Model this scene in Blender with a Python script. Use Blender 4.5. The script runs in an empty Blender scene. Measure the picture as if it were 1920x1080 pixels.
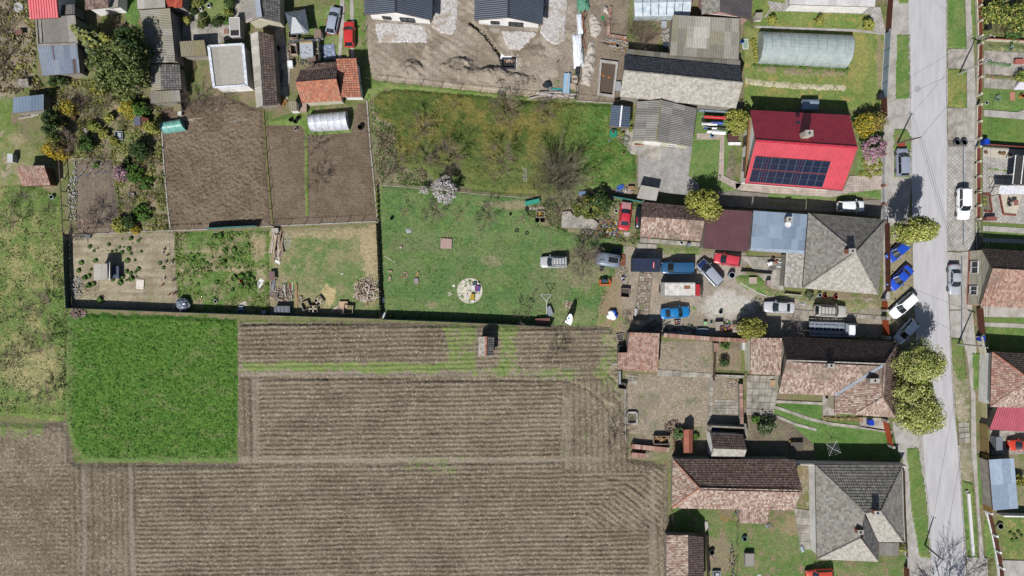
import bpy, math, random
import numpy as np
from mathutils import Vector, Matrix
# camera, sky, sun, exposure
SC=bpy.context.scene
COL=SC.collection
CH=105.0
SX=12.3
cam_d=bpy.data.cameras.new('camera')
cam_d.sensor_width=36.0
cam_d.lens=18.0*CH/(960.0/SX)
cam_d.clip_start=1.0
cam_d.clip_end=2000.0
cam=bpy.data.objects.new('camera',cam_d)
cam.location=(0,0,CH)
COL.objects.link(cam)
SC.camera=cam
SUN_EL, SUN_AZ=49.0, 205.0
world=bpy.data.worlds.new('World')
SC.world=world
world.use_nodes=True
wn=world.node_tree
for n in list(wn.nodes):
 wn.nodes.remove(n)
w_out=wn.nodes.new('ShaderNodeOutputWorld')
w_bg=wn.nodes.new('ShaderNodeBackground')
w_sky=wn.nodes.new('ShaderNodeTexSky')
w_sky.sky_type='NISHITA'
w_sky.sun_disc=False
w_sky.sun_elevation=math.radians(SUN_EL)
w_sky.sun_rotation=math.radians(SUN_AZ)
w_bg.inputs['Strength'].default_value=0.06
wn.links.new(w_sky.outputs[0],w_bg.inputs[0])
wn.links.new(w_bg.outputs[0],w_out.inputs[0])
sd=bpy.data.lights.new('sun','SUN')
sd.energy=5.0
sd.angle=math.radians(0.5)
sd.color=(1.0,0.975,0.945)
sun=bpy.data.objects.new('sun',sd)
_az, _el=math.radians(SUN_AZ), math.radians(SUN_EL)
_to_sun=Vector((math.sin(_az)*math.cos(_el),math.cos(_az)*math.cos(_el),math.sin(_el)))
sun.rotation_euler=(-_to_sun).to_track_quat('-Z','Y').to_euler()
sun.location=(0,0,60)
COL.objects.link(sun)
SC.view_settings.view_transform='Standard'
SC.view_settings.look='None'
SC.view_settings.exposure=0.55
SC.view_settings.gamma=1.0
SC.cycles.max_bounces=5
SC.cycles.transparent_max_bounces=12
# helpers
rnd=random.Random(7)
nrng=np.random.default_rng(11)
def pt(px,py,h=0.0):
 """plan read off the aerial survey, corrected for the relief displacement of a point h metres up"""
 k=(CH-h)/CH/SX
 return Vector(((px-960.0)*k,(540.0-py)*k,h))
KEXP=2.15
def lin(c):
 return c/12.92 if c<=0.04045 else((c+0.055)/1.055)**2.4
def C(hx,k=None):
 """sunlit colour in the survey -> base colour"""
 hx=hx.lstrip('#')
 k=KEXP if k is None else k
 return tuple(min(0.82,lin(int(hx[i:i+2],16)/255.0)/k)for i in(0,2,4))
def lerp(a,b,t):
 return a+(b-a)*t
_M={}
_ATTR=set()
def mat(name,c,c2=None,scale=2.0,rough=0.85,metal=0.0,bump=0.0,bscale=25.0,attr=False,spec=0.25,detail=5.0,lo=0.35,hi=0.65,trans=0.0,alpha=1.0,stretch=None,coat=0.0,sss=0.0):
 if name in _M:
  return _M[name]
 m=bpy.data.materials.new(name)
 m.use_nodes=True
 nt=m.node_tree
 bs=nt.nodes['Principled BSDF']
 bs.inputs['Roughness'].default_value=rough
 bs.inputs['Metallic'].default_value=metal
 bs.inputs['Specular IOR Level'].default_value=spec
 if coat:
  bs.inputs['Coat Weight'].default_value=coat
  bs.inputs['Coat Roughness'].default_value=0.06
 if trans:
  bs.inputs['Transmission Weight'].default_value=trans
 if alpha<1:
  bs.inputs['Alpha'].default_value=alpha
 tc=nt.nodes.new('ShaderNodeTexCoord')
 src=tc.outputs['Object']
 if stretch:
  mp=nt.nodes.new('ShaderNodeMapping')
  mp.inputs['Scale'].default_value=stretch
  nt.links.new(src,mp.inputs[0])
  src=mp.outputs[0]
 if c2 is None:
  c2=tuple(min(0.82,x*0.72)for x in c)
 nz=nt.nodes.new('ShaderNodeTexNoise')
 nz.inputs['Scale'].default_value=scale
 nz.inputs['Detail'].default_value=detail
 nz.inputs['Roughness'].default_value=0.65
 nt.links.new(src,nz.inputs['Vector'])
 rp=nt.nodes.new('ShaderNodeValToRGB')
 rp.color_ramp.elements[0].position=lo
 rp.color_ramp.elements[1].position=hi
 rp.color_ramp.elements[0].color=(*c2,1)
 rp.color_ramp.elements[1].color=(*c,1)
 nt.links.new(nz.outputs[0],rp.inputs[0])
 out=rp.outputs[0]
 if attr:
  _ATTR.add(m.name)
  at=nt.nodes.new('ShaderNodeAttribute')
  at.attribute_name='Col'
  mx=nt.nodes.new('ShaderNodeMix')
  mx.data_type='RGBA'
  mx.blend_type='MULTIPLY'
  mx.inputs['Factor'].default_value=1.0
  nt.links.new(out,mx.inputs['A'])
  nt.links.new(at.outputs['Color'],mx.inputs['B'])
  out=mx.outputs['Result']
 nt.links.new(out,bs.inputs['Base Color'])
 if bump:
  n2=nt.nodes.new('ShaderNodeTexNoise')
  n2.inputs['Scale'].default_value=bscale
  n2.inputs['Detail'].default_value=4.0
  nt.links.new(src,n2.inputs['Vector'])
  bp=nt.nodes.new('ShaderNodeBump')
  bp.inputs['Strength'].default_value=min(1.0,bump*10)
  bp.inputs['Distance'].default_value=bump
  nt.links.new(n2.outputs[0],bp.inputs['Height'])
  nt.links.new(bp.outputs[0],bs.inputs['Normal'])
 _M[name]=m
 return m
def tag(o,label=None,cat=None,group=None,kind=None):
 if label:o['label']=label
 if cat:o['category']=cat
 if group:o['group']=group
 if kind:o['kind']=kind
 return o
def worg(o):
 p=Vector((0,0,0))
 while o is not None:
  p=p+Vector(o.location)
  o=o.parent
 return p
def thing(name,loc,label,cat,group=None,rz=0.0):
 o=bpy.data.objects.new(name,None)
 o.empty_display_size=0.3
 COL.objects.link(o)
 o.location=loc
 o.rotation_euler=(0,0,rz)
 return tag(o,label,cat,group)
def copy_tree(o,parent=None):
 c=o.copy()
 COL.objects.link(c)
 c.parent=parent
 for ch in o.children:
  copy_tree(ch,c)
 return c
class MB:
 """collects faces and links them as ONE mesh object"""
 def __init__(s):
  s.v, s.f, s.mi, s.fc=[], [], [], []
  s.cur, s.col=0, None
 def face(s,pts):
  n=len(s.v)
  s.v.extend([tuple(p)for p in pts])
  s.f.append(tuple(range(n,n+len(pts))))
  s.mi.append(s.cur);s.fc.append(s.col)
  return s
 def mesh(s,vs,fs):
  n=len(s.v)
  s.v.extend([tuple(p)for p in vs])
  for f in fs:
   s.f.append(tuple(i+n for i in f))
   s.mi.append(s.cur);s.fc.append(s.col)
  return s
 def prism(s,poly,z0,z1):
  """poly: (x,y) counter-clockwise or not"""
  a=sum(poly[i][0]*poly[(i+1)%len(poly)][1]-poly[(i+1)%len(poly)][0]*poly[i][1]for i in range(len(poly)))
  if a<0:poly=poly[::-1]
  n=len(poly)
  vs=[(p[0],p[1],z0)for p in poly]+[(p[0],p[1],z1)for p in poly]
  fs=[tuple(range(n-1,-1,-1)),tuple(range(n,2*n))]
  fs+=[(i,(i+1)%n,n+(i+1)%n,n+i)for i in range(n)]
  return s.mesh(vs,fs)
 def box(s,c,size,rz=0.0,rx=0.0,ry=0.0,taper=1.0):
  hx, hy, hz=size[0]/2, size[1]/2, size[2]/2
  R=Matrix.Rotation(rz,3,'Z')@Matrix.Rotation(ry,3,'Y')@Matrix.Rotation(rx,3,'X')
  vs=[]
  for z in(-hz,hz):
   t=1.0 if z<0 else taper
   for x, y in((-hx,-hy),(hx,-hy),(hx,hy),(-hx,hy)):
    vs.append(Vector(c)+R@Vector((x*t,y*t,z)))
  return s.mesh(vs,[(3,2,1,0),(4,5,6,7),(0,1,5,4),(1,2,6,5),(2,3,7,6),(3,0,4,7)])
 def bar(s,a,b,w,h=None):
  """rectangular bar from a to b"""
  a, b=Vector(a), Vector(b)
  h=w if h is None else h
  d=b-a
  L=d.length
  if L<1e-5:return s
  d.normalize()
  up=Vector((0,0,1))if abs(d.z)<0.95 else Vector((1,0,0))
  sx=d.cross(up).normalized()*(w/2)
  sy=sx.cross(d).normalized()*(h/2)
  vs=[a-sx-sy,a+sx-sy,a+sx+sy,a-sx+sy,b-sx-sy,b+sx-sy,b+sx+sy,b-sx+sy]
  return s.mesh(vs,[(0,1,2,3),(7,6,5,4),(0,4,5,1),(1,5,6,2),(2,6,7,3),(3,7,4,0)])
 def tube(s,a,b,r0,r1=None,n=6,caps=True):
  a, b=Vector(a), Vector(b)
  r1=r0 if r1 is None else r1
  d=(b-a)
  if d.length<1e-6:return s
  d.normalize()
  up=Vector((0,0,1))if abs(d.z)<0.9 else Vector((1,0,0))
  sx=d.cross(up).normalized()
  sy=d.cross(sx)
  vs=[]
  for p, r in((a,r0),(b,r1)):
   for i in range(n):
    t=2*math.pi*i/n
    vs.append(p+sx*(r*math.cos(t))+sy*(r*math.sin(t)))
  fs=[(i,i+n,(i+1)%n+n,(i+1)%n)for i in range(n)]
  if caps:fs+=[tuple(range(n)),tuple(range(2*n-1,n-1,-1))]
  return s.mesh(vs,fs)
 def path(s,pts,r,n=5):
  for a, b in zip(pts,pts[1:]):
   s.tube(a,b,r,r,n,caps=False)
  return s
 def lathe(s,c,prof,n=12):
  """prof: (radius, z) from bottom to top about a vertical axis through c"""
  c=Vector(c)
  vs, fs=[], []
  for r, z in prof:
   for i in range(n):
    t=2*math.pi*i/n
    vs.append((c.x+r*math.cos(t),c.y+r*math.sin(t),c.z+z))
  m=len(prof)
  for j in range(m-1):
   for i in range(n):
    fs.append((j*n+i,j*n+(i+1)%n,(j+1)*n+(i+1)%n,(j+1)*n+i))
  fs.append(tuple(range(n-1,-1,-1)))
  fs.append(tuple((m-1)*n+i for i in range(n)))
  return s.mesh(vs,fs)
 def torus(s,c,R,r,n=14,m=6,flat=1.0):
  c=Vector(c)
  vs, fs=[], []
  for i in range(n):
   a=2*math.pi*i/n
   for j in range(m):
    b=2*math.pi*j/m
    q=R+r*math.cos(b)
    vs.append((c.x+q*math.cos(a),c.y+q*math.sin(a),c.z+r*flat*math.sin(b)))
  for i in range(n):
   for j in range(m):
    fs.append((i*m+j,((i+1)%n)*m+j,((i+1)%n)*m+(j+1)%m,i*m+(j+1)%m))
  return s.mesh(vs,fs)
 def blob(s,c,rx,ry,rz,jit=0.15,n=10,m=6,seed=0):
  r=random.Random(seed)
  c=Vector(c)
  vs=[c+Vector((0,0,-rz))]
  for j in range(1,m):
   ph=-math.pi/2+math.pi*j/m
   for i in range(n):
    th=2*math.pi*i/n
    q=1+r.uniform(-jit,jit)
    vs.append(c+Vector((rx*q*math.cos(ph)*math.cos(th),ry*q*math.cos(ph)*math.sin(th),rz*q*math.sin(ph))))
  vs.append(c+Vector((0,0,rz)))
  fs=[(0,1+(i+1)%n,1+i)for i in range(n)]
  for j in range(m-2):
   for i in range(n):
    a=1+j*n
    fs.append((a+i,a+(i+1)%n,a+n+(i+1)%n,a+n+i))
  L=len(vs)-1
  a=1+(m-2)*n
  fs+=[(a+i,a+(i+1)%n,L)for i in range(n)]
  return s.mesh(vs,fs)
 def data(s,name,mats,smooth=False,off=None):
  me=bpy.data.meshes.new(name)
  v=np.array(s.v,dtype=np.float64).reshape(-1,3)
  if off is not None:v=v-np.array(off)
  me.from_pydata(v.tolist(),[],s.f)
  if not isinstance(mats,(list,tuple)):mats=[mats]
  for m in mats:me.materials.append(m)
  if len(mats)>1:
   me.polygons.foreach_set('material_index',s.mi)
  if any(c is not None for c in s.fc)or any(m.name in _ATTR for m in mats):
   ca=me.color_attributes.new('Col','FLOAT_COLOR','CORNER')
   arr=[]
   for f, c in zip(s.f,s.fc):
    c=(1,1,1)if c is None else c
    arr.extend([c[0],c[1],c[2],1.0]*len(f))
   ca.data.foreach_set('color',arr)
  if smooth:
   me.polygons.foreach_set('use_smooth',[True]*len(s.f))
  me.update()
  return me
 def build(s,name,mats,parent=None,smooth=False,local=False):
  if parent is not None:
   off=None if local else worg(parent)
   me=s.data(name,mats,smooth,off)
   o=bpy.data.objects.new(name,me)
   o.parent=parent
  else:
   v=np.array(s.v)
   org=Vector(((v[:,0].min()+v[:,0].max())/2,(v[:,1].min()+v[:,1].max())/2,v[:,2].min()))
   me=s.data(name,mats,smooth,org)
   o=bpy.data.objects.new(name,me)
   o.location=org
  COL.objects.link(o)
  return o
  # vectorised value noise
def _hash(ix,iy,seed):
 h=(ix.astype(np.int64)*374761393+iy.astype(np.int64)*668265263+seed*2246822519)&0xffffffff
 h=((h^(h>>13))*1274126177)&0xffffffff
 h=(h^(h>>16))&0xffffffff
 return h.astype(np.float64)/4294967295.0
def vnoise(x,y,seed=0):
 ix, iy=np.floor(x), np.floor(y)
 fx, fy=x-ix, y-iy
 ux, uy=fx*fx*(3-2*fx), fy*fy*(3-2*fy)
 a=_hash(ix,iy,seed);b=_hash(ix+1,iy,seed);c=_hash(ix,iy+1,seed);d=_hash(ix+1,iy+1,seed)
 return(a*(1-ux)+b*ux)*(1-uy)+(c*(1-ux)+d*ux)*uy
def fbm(x,y,seed=0,octs=4,gain=0.55):
 s, a, t=0.0, 1.0, 0.0
 for o in range(octs):
  s=s+a*vnoise(x*2**o,y*2**o,seed+o*17)
  t+=a
  a*=gain
 return s/t
def inpoly(x,y,poly):
 r=np.zeros(x.shape,bool)
 n=len(poly)
 for i in range(n):
  x0, y0=poly[i];x1, y1=poly[(i+1)%n]
  if y0==y1:continue
  c=((y0>y)!=(y1>y))&(x<(x1-x0)*(y-y0)/(y1-y0)+x0)
  r^=c
 return r
def sstep(a,b,x):
 t=np.clip((x-a)/(b-a),0,1)
 return t*t*(3-2*t)
def mixc(c,d,t):
 t=np.asarray(t)[...,None]
 return np.asarray(c)*(1-t)+np.asarray(d)*t
def zone(name,poly,fn,res=0.16,ragged=3.0,z0=0.0,material=None,kind='structure',seed=1,rscale=0.12,label=None,cat=None,smooth=False,taper=3,holes=()):
 """ground sheet with real relief: fn(px, py) -> (height, rgb)"""
 P=np.array(poly,float)
 Pn=np.roll(P,-1,0)
 if abs((P[:,0]*Pn[:,1]-Pn[:,0]*P[:,1]).sum())/np.hypot(*(Pn-P).T).sum()<11:taper=0
 step=res*SX
 xs=np.arange(P[:,0].min()-ragged-step,P[:,0].max()+ragged+2*step,step)
 ys=np.arange(P[:,1].min()-ragged-step,P[:,1].max()+ragged+2*step,step)
 gx, gy=np.meshgrid(xs,ys)
 cx, cy=gx[:-1,:-1]+step/2, gy[:-1,:-1]+step/2
 if ragged:
  dx=(fbm(cx*rscale,cy*rscale,seed)-0.5)*2.6*ragged
  dy=(fbm(cx*rscale,cy*rscale,seed+5)-0.5)*2.6*ragged
 else:
  dx=dy=0
 ins=inpoly(cx+dx,cy+dy,poly)
 h, col=fn(gx,gy)
 h=np.broadcast_to(h,gx.shape).copy()
 cnt=np.zeros(gx.shape,int)
 for a in(0,1):
  for b in(0,1):
   cnt[a:a+ins.shape[0],b:b+ins.shape[1]]+=ins
 h=h+z0
 if holes:
  for hp in holes:ins&=~inpoly(cx,cy,hp)
  cnt[:]=0
  for a in(0,1):
   for b in(0,1):
    cnt[a:a+ins.shape[0],b:b+ins.shape[1]]+=ins
 if taper:
  k=(cnt==4).astype(float)
  acc=k.copy()
  for _ in range(taper):
   q=k.copy()
   q[1:-1,1:-1]=np.minimum.reduce([k[1:-1,1:-1],k[:-2,1:-1],k[2:,1:-1],k[1:-1,:-2],k[1:-1,2:]])
   k=q;acc+=k
  acc=acc/(taper+1)
  h=np.where(h>0.015,0.015+(h-0.015)*acc,h)
 edge=(cnt>0)&(cnt<4)
 h[edge]=np.minimum(h[edge],0.015)
 used=cnt>0
 idx=-np.ones(gx.shape,int)
 idx[used]=np.arange(used.sum())
 jx=gx+(nrng.random(gx.shape)-0.5)*step*0.5
 jy=gy+(nrng.random(gx.shape)-0.5)*step*0.5
 V=np.stack([(jx[used]-960)/SX,(540-jy[used])/SX,h[used]],1)
 r, c=np.nonzero(ins)
 F=np.stack([idx[r+1,c],idx[r+1,c+1],idx[r,c+1],idx[r,c]],1)
 me=bpy.data.meshes.new(name)
 me.vertices.add(len(V));me.vertices.foreach_set('co',V.ravel())
 me.loops.add(F.size);me.loops.foreach_set('vertex_index',F.ravel())
 me.polygons.add(len(F));me.polygons.foreach_set('loop_start',np.arange(0,F.size,4))
 me.polygons.foreach_set('loop_total',np.full(len(F),4))
 if smooth:
  me.polygons.foreach_set('use_smooth',np.ones(len(F),bool))
 me.update(calc_edges=True)
 ca=me.color_attributes.new('Col','FLOAT_COLOR','POINT')
 col=np.broadcast_to(col,gx.shape+(3,))[used]
 ca.data.foreach_set('color',np.concatenate([col,np.ones((len(col),1))],1).ravel())
 me.materials.append(material or MAT_GROUND)
 o=bpy.data.objects.new(name,me)
 COL.objects.link(o)
 tag(o,label,cat,None,kind)
 return o
def slab(name,poly,z1,material,z0=-0.1,kind='structure',parent=None,label=None,cat=None):
 mb=MB()
 mb.col=(1,1,1)
 mb.prism([tuple(pt(*p).xy)for p in poly],z0,z1)
 o=mb.build(name,material,parent)
 if parent is None:tag(o,label,cat,None,kind)
 return o
def slab_grid(name,quad,nu,nv,z1,material,gap=0.03,jit=0.012,z0=-0.05,piece='paving_slab',crack=0.0,tint=0.12):
 """a paved surface of separate slabs; quad corners in survey units, nu x nv slabs"""
 q=[pt(*p)for p in quad]
 base=slab(name,quad,z0+0.06,MAT_JOINT)
 org=worg(base)
 for j in range(nv):
  for i in range(nu):
   def B(u,v):
    a=q[0].lerp(q[1],u);b=q[3].lerp(q[2],u)
    return a.lerp(b,v)
   u0, u1, v0, v1=i/nu, (i+1)/nu, j/nv, (j+1)/nv
   lu=(q[1]-q[0]).length;lv=(q[3]-q[0]).length
   gu, gv=gap/2/lu, gap/2/lv
   P4=[B(u0+gu,v0+gv),B(u1-gu,v0+gv),B(u1-gu,v1-gv),B(u0+gu,v1-gv)]
   dz=rnd.uniform(-jit,jit)
   mb=MB()
   t=1-rnd.random()*tint
   mb.col=(t,t,t*rnd.uniform(0.96,1.0))
   mb.prism([tuple(p.xy)for p in P4],0.0,z1+dz)
   mb.build(piece,material,base)
 return base
 # ground materials
MAT_GROUND=mat('soil_and_grass',(1.25,)*3,(0.72,)*3,scale=5.0,rough=0.95,attr=True,spec=0.1,bump=0.03,bscale=9.0,detail=8)
MAT_JOINT=mat('joint_sand',C('#8f8676'),rough=0.95,spec=0.1)
MAT_ROAD=mat('road_surface',C('#dad8d9'),C('#c4c2c4'),scale=0.7,stretch=(2.2,.35,1),rough=0.9,detail=12,bump=0.004,bscale=60,spec=0.2,lo=0.3,hi=0.7)
MAT_CONC=mat('concrete',C('#cfcac4'),C('#a8a298'),scale=0.8,rough=0.9,detail=10,bump=0.006,bscale=40,attr=True,spec=0.2)
MAT_CONC2=mat('weathered_concrete',C('#cdc6bb'),C('#8f897f'),scale=0.9,rough=0.92,detail=12,bump=0.01,bscale=20,attr=True,spec=0.2)
MAT_KERB=mat('kerb_stone',C('#cfcbc6'),C('#9a958d'),scale=3,rough=0.9)
def brickmat(name,c1,c2,cm,bw,bh,rough=0.9,rot=0.0,off=0.5):
 if name in _M:return _M[name]
 m=bpy.data.materials.new(name);m.use_nodes=True
 nt=m.node_tree;bs=nt.nodes['Principled BSDF']
 bs.inputs['Roughness'].default_value=rough
 bs.inputs['Specular IOR Level'].default_value=0.2
 tc=nt.nodes.new('ShaderNodeTexCoord')
 mp=nt.nodes.new('ShaderNodeMapping');mp.inputs['Rotation'].default_value=(0,0,rot)
 nt.links.new(tc.outputs['Object'],mp.inputs[0])
 bt=nt.nodes.new('ShaderNodeTexBrick')
 bt.offset=off
 bt.inputs['Scale'].default_value=1.0
 bt.inputs['Color1'].default_value=(*c1,1);bt.inputs['Color2'].default_value=(*c2,1);bt.inputs['Mortar'].default_value=(*cm,1)
 bt.inputs['Brick Width'].default_value=bw;bt.inputs['Row Height'].default_value=bh
 bt.inputs['Mortar Size'].default_value=0.02
 nt.links.new(mp.outputs[0],bt.inputs['Vector'])
 nz=nt.nodes.new('ShaderNodeTexNoise');nz.inputs['Scale'].default_value=1.2;nz.inputs['Detail'].default_value=8
 nt.links.new(tc.outputs['Object'],nz.inputs['Vector'])
 rp=nt.nodes.new('ShaderNodeValToRGB')
 rp.color_ramp.elements[0].color=(0.72,0.72,0.72,1);rp.color_ramp.elements[1].color=(1.1,1.1,1.1,1)
 rp.color_ramp.elements[0].position=0.3;rp.color_ramp.elements[1].position=0.7
 nt.links.new(nz.outputs[0],rp.inputs[0])
 mx=nt.nodes.new('ShaderNodeMix');mx.data_type='RGBA';mx.blend_type='MULTIPLY';mx.inputs['Factor'].default_value=1
 nt.links.new(bt.outputs['Color'],mx.inputs['A']);nt.links.new(rp.outputs[0],mx.inputs['B'])
 nt.links.new(mx.outputs['Result'],bs.inputs['Base Color'])
 bp=nt.nodes.new('ShaderNodeBump');bp.inputs['Distance'].default_value=0.01;bp.inputs['Strength'].default_value=0.5
 bp.invert=True
 nt.links.new(bt.outputs['Fac'],bp.inputs['Height']);nt.links.new(bp.outputs[0],bs.inputs['Normal'])
 _M[name]=m
 return m
MAT_PAVE=brickmat('interlocking_pavers',C('#d6d1ca'),C('#bdb8b0'),C('#8e8980'),0.42,0.42,rot=math.radians(45),off=0.0)
MAT_PAVE2=brickmat('small_grey_pavers',C('#cfccc9'),C('#b9b5b0'),C('#95908a'),0.24,0.18)
MAT_PAVEP=brickmat('pinkish_pavers',C('#d8c9be'),C('#c9b7ab'),C('#a09488'),0.36,0.36,off=0.0)
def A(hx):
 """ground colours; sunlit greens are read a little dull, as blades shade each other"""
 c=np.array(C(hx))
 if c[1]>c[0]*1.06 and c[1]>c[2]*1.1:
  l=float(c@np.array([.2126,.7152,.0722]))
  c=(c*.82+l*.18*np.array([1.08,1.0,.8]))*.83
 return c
def grassfn(c1,c2,c3=None,f=0.02,amp=0.05,ff=0.5,patches=(),seed=3,bias=0.5,sharp=0.16,streak=None):
 c1, c2=A(c1), A(c2)
 c3=None if c3 is None else A(c3)
 pp=[(x,y,rx,ry,A(c),s)for x,y,rx,ry,c,s in patches]
 def fn(x,y):
  n=fbm(x*f,y*f,seed,6,0.72)
  t=sstep(bias-sharp,bias+sharp,n)
  col=mixc(c1,c2,t)
  if c3 is not None:
   t3=sstep(0.55,0.68,fbm(x*f*2.7,y*f*2.7,seed+31,5,0.7))
   col=col*(1-t3[...,None])+c3*t3[...,None]
  for px, py, rx, ry, c, s in pp:
   d=((x-px)/rx)**2+((y-py)/ry)**2
   d=d+(fbm(x*0.09,y*0.09,seed+77,5,0.7)-0.5)*2.4
   t=sstep(1.25,0.6,d)*s
   col=col*(1-t[...,None])+c*t[...,None]
  q=fbm(x*ff,y*ff,seed+9,3,0.7)
  col=col*(0.72+0.56*fbm(x*0.35,y*0.35,seed+3,3,0.8))[...,None]
  h=amp*q*1.3
  return h, col
 return fn
def furrow(x,y,ang,sp,amp,seed,warp=2.2):
 a=math.radians(ang)
 u=x*math.sin(a)+y*math.cos(a)
 w=x*math.cos(a)-y*math.sin(a)
 u=u+(fbm(w*0.012,u*0.03,seed,3)-0.5)*warp*3+(fbm(x*0.15,y*0.15,seed+4,3)-0.5)*warp
 s=0.5+0.5*np.sin(2*math.pi*u/sp)
 k=0.55+0.9*fbm(w*0.02,u*0.12,seed+8,3)
 return amp*s*k
def clods(x,y,amp,seed,f=0.33):
 n=fbm(x*f,y*f,seed,3,0.75)
 return amp*np.clip(n*1.6-0.3,0,1.3)
def weeds(x,y,col,h,seed,f,thr,c=('#6f9a34','#8aa94a')):
 n=fbm(x*f,y*f,seed,5,0.7)
 t=sstep(thr,thr+0.05,n)*sstep(0.42,0.62,fbm(x*0.4,y*0.4,seed+2,3))
 g=mixc(A(c[0]),A(c[1]),vnoise(x*0.3,y*0.3,seed+3))
 return col*(1-t[...,None])+g*t[...,None], h+t*0.03
 # base terrain
TRENCH=[(878,44),(882,40),(907,60),(941,103),(947,108),(967,107),(968,129),(941,128),(935,105),(902,63)]
mb=MB()
for x0, y0, x1, y1 in((-450,-450,450,-49),(-450,48,450,450),(-450,-49,-82,48),(83,-49,450,48)):
 mb.face([(x0,y0,-0.03),(x1,y0,-0.03),(x1,y1,-0.03),(x0,y1,-0.03)])
g0=mb.build('ground',mat('far_ground',C('#8c9160'),C('#9c8f79'),scale=0.15,rough=0.95,detail=10,spec=0.1,bump=0.05,bscale=3))
tag(g0,kind='structure')
zone('garden_ground',[(-60,-60),(1990,-60),(1990,1150),(-60,1150)],grassfn('#8b9455','#93856c','#71883d',f=0.022,amp=0.03,seed=21),res=0.32,ragged=0,z0=-0.02,taper=0,holes=[TRENCH])
# ploughed fields
SOIL=A('#938774');SOIL_D=A('#837764');SOIL_L=A('#beb29e')
def field_fn(x,y):
 wx=x+(fbm(x*.03,y*.03,301,4,.65)-.5)*34
 wy=y+(fbm(x*.03,y*.03,302,4,.65)-.5)*20
 n=fbm(x*0.02,y*0.02,41,6,0.75)
 col=mixc(SOIL_D,SOIL,sstep(0.35,0.65,n))
 st=sstep(0.62,0.72,fbm(x*0.55,y*0.55,43,2,0.9))
 col=mixc(col,SOIL_L,st*0.8)
 col=mixc(col,A('#6c6154'),sstep(0.6,0.74,fbm(x*0.5,y*0.5,44,2,0.9))*.6)
 H=furrow(x,y,1.0,8.6,0.17,51,1.7)
 Vv=furrow(x,y,91,11.0,0.17,53,1.7)
 D=furrow(x,y,-38,10.0,0.15,55,1.7)
 wv=np.zeros_like(x)
 wv=np.maximum(wv,sstep(492,480,x)*((y<868)&(y>696)))
 wv=np.maximum(wv,sstep(1046,1058,x)*((y>712)&(y<885)))
 wv=np.maximum(wv,((x>130)&(x<258)&(y>862))*0.9)
 wv=np.maximum(wv,sstep(1205,1222,x))
 wd=((wx-1080)*0.75+(wy-850)>130)&(x>1100)&(y<990)&(x<1240)
 wl=sstep(140,90,x)
 h=H*(1-wv)+Vv*wv
 h=np.where(wd,D,h)
 h=h*(1-0.75*wl)
 def track(u,w,d):
  return-d*np.exp(-(u/w)**2)
 wob=(fbm(x*0.02,y*0.02,60,4)-0.5)*6
 h=h+0.16
 h=h+np.where((x>250)&(x<1060),track(y-872-(x-255)*-0.012+wob,3.0,0.26),0)
 h=h+np.where((x>452)&(x<1045),track(y-706-(x-455)*0.012+wob*0.6,3.2,0.28),0)
 h=h+np.where((x>450)&(x<840),track(y-607+wob*0.3,2.6,0.24),0)
 h=h+np.where((x>970)&(x<1125),track(y-688+wob*0.3,1.8,0.14),0)
 h=h+np.where(y>868,track(x-256-(y-870)*0.03,4.0,0.14)+track(x-182-(y-870)*0.03,3.5,0.10),0)
 h=h+np.where((y>702)&(y<866),track(x-472-(y-700)*0.03,2.6,0.15),0)
 h=h+np.where((y>745)&(y<880),track(x-1054-(y-740)*-0.03,2.6,0.15),0)
 r1=np.hypot(x-1040,y-830)-118
 h=h+np.where((x>1040)&(y<800),track(r1,2.8,0.15),0)
 r2=np.hypot((x-1120),(y-1010))-118
 h=h+np.where((x>1120)&(y<1000),track(r2,3.0,0.14)+track(r2+18,3.0,0.11),0)
 fine=sstep(0.3,0.7,fbm(x*0.008,y*0.008,62,3))
 hl=np.zeros_like(x)
 for d in(np.where((x>250)&(x<1140),y-862,99),np.where((x>452)&(x<1050),y-699,99),np.where(y>868,x-246-(y-870)*.03,99),np.where(y>868,x-160,99),np.where((y>700)&(y<866),x-481,99),np.where((y>745)&(y<880),x-1064,99),np.where(y>880,x-1222,99)):
  hl=np.maximum(hl,sstep(7,2,np.abs(d+wob)))
 h=h*(1-.6*hl)+.09*hl
 col=mixc(col,A('#a4998a'),hl*.6)
 dl=sstep(.5,.62,fbm(x*.012,y*.03,63,4,.6))
 col=col*(1-.12*dl)[...,None]
 h=np.clip(h,0.0,1)+clods(x,y,0.17,61,.36)*(.75+.5*fine)
 t=np.zeros_like(x)
 def strip(d,w,s):
  return s*sstep(w,w*.3,np.abs(d))
 def rect(x0,x1,y0,y1,s):
  dx=np.maximum(x0-wx,wx-x1);dy=np.maximum(y0-wy,wy-y1)
  return s*sstep(4,-8,np.maximum(dx,dy))
 t=np.maximum(t,rect(455,880,676,700,.66));t=np.maximum(t,rect(880,1165,684,712,.45))
 t=np.maximum(t,rect(440,690,590,607,.8));t=np.maximum(t,rect(830,900,604,700,.52));t=np.maximum(t,rect(928,975,604,700,.52))
 t=np.maximum(t,rect(1120,1165,600,740,.45));t=np.maximum(t,rect(760,880,850,890,.4));t=np.maximum(t,rect(-80,90,760,826,.5));t=np.maximum(t,rect(1225,1262,860,1100,.3))
 t=np.maximum(t,.16+.1*sstep(700,800,x)*sstep(900,860,y))
 n=fbm(x*0.06,y*0.06,71,5,0.7)
 m=sstep(1.0-t-0.10,1.0-t+0.06,n*0.62+0.38*fbm(x*0.4,y*0.4,72,2))*.9
 g=mixc(A('#6f9f34'),A('#a3b062'),fbm(x*0.12,y*0.12,73,4))
 flat=np.clip(t*1.3-.36,0,1)
 h=h*(1-0.65*flat)+.1*flat+m*0.06
 col=mixc(col,A('#b3a58c'),flat*.6)
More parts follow.
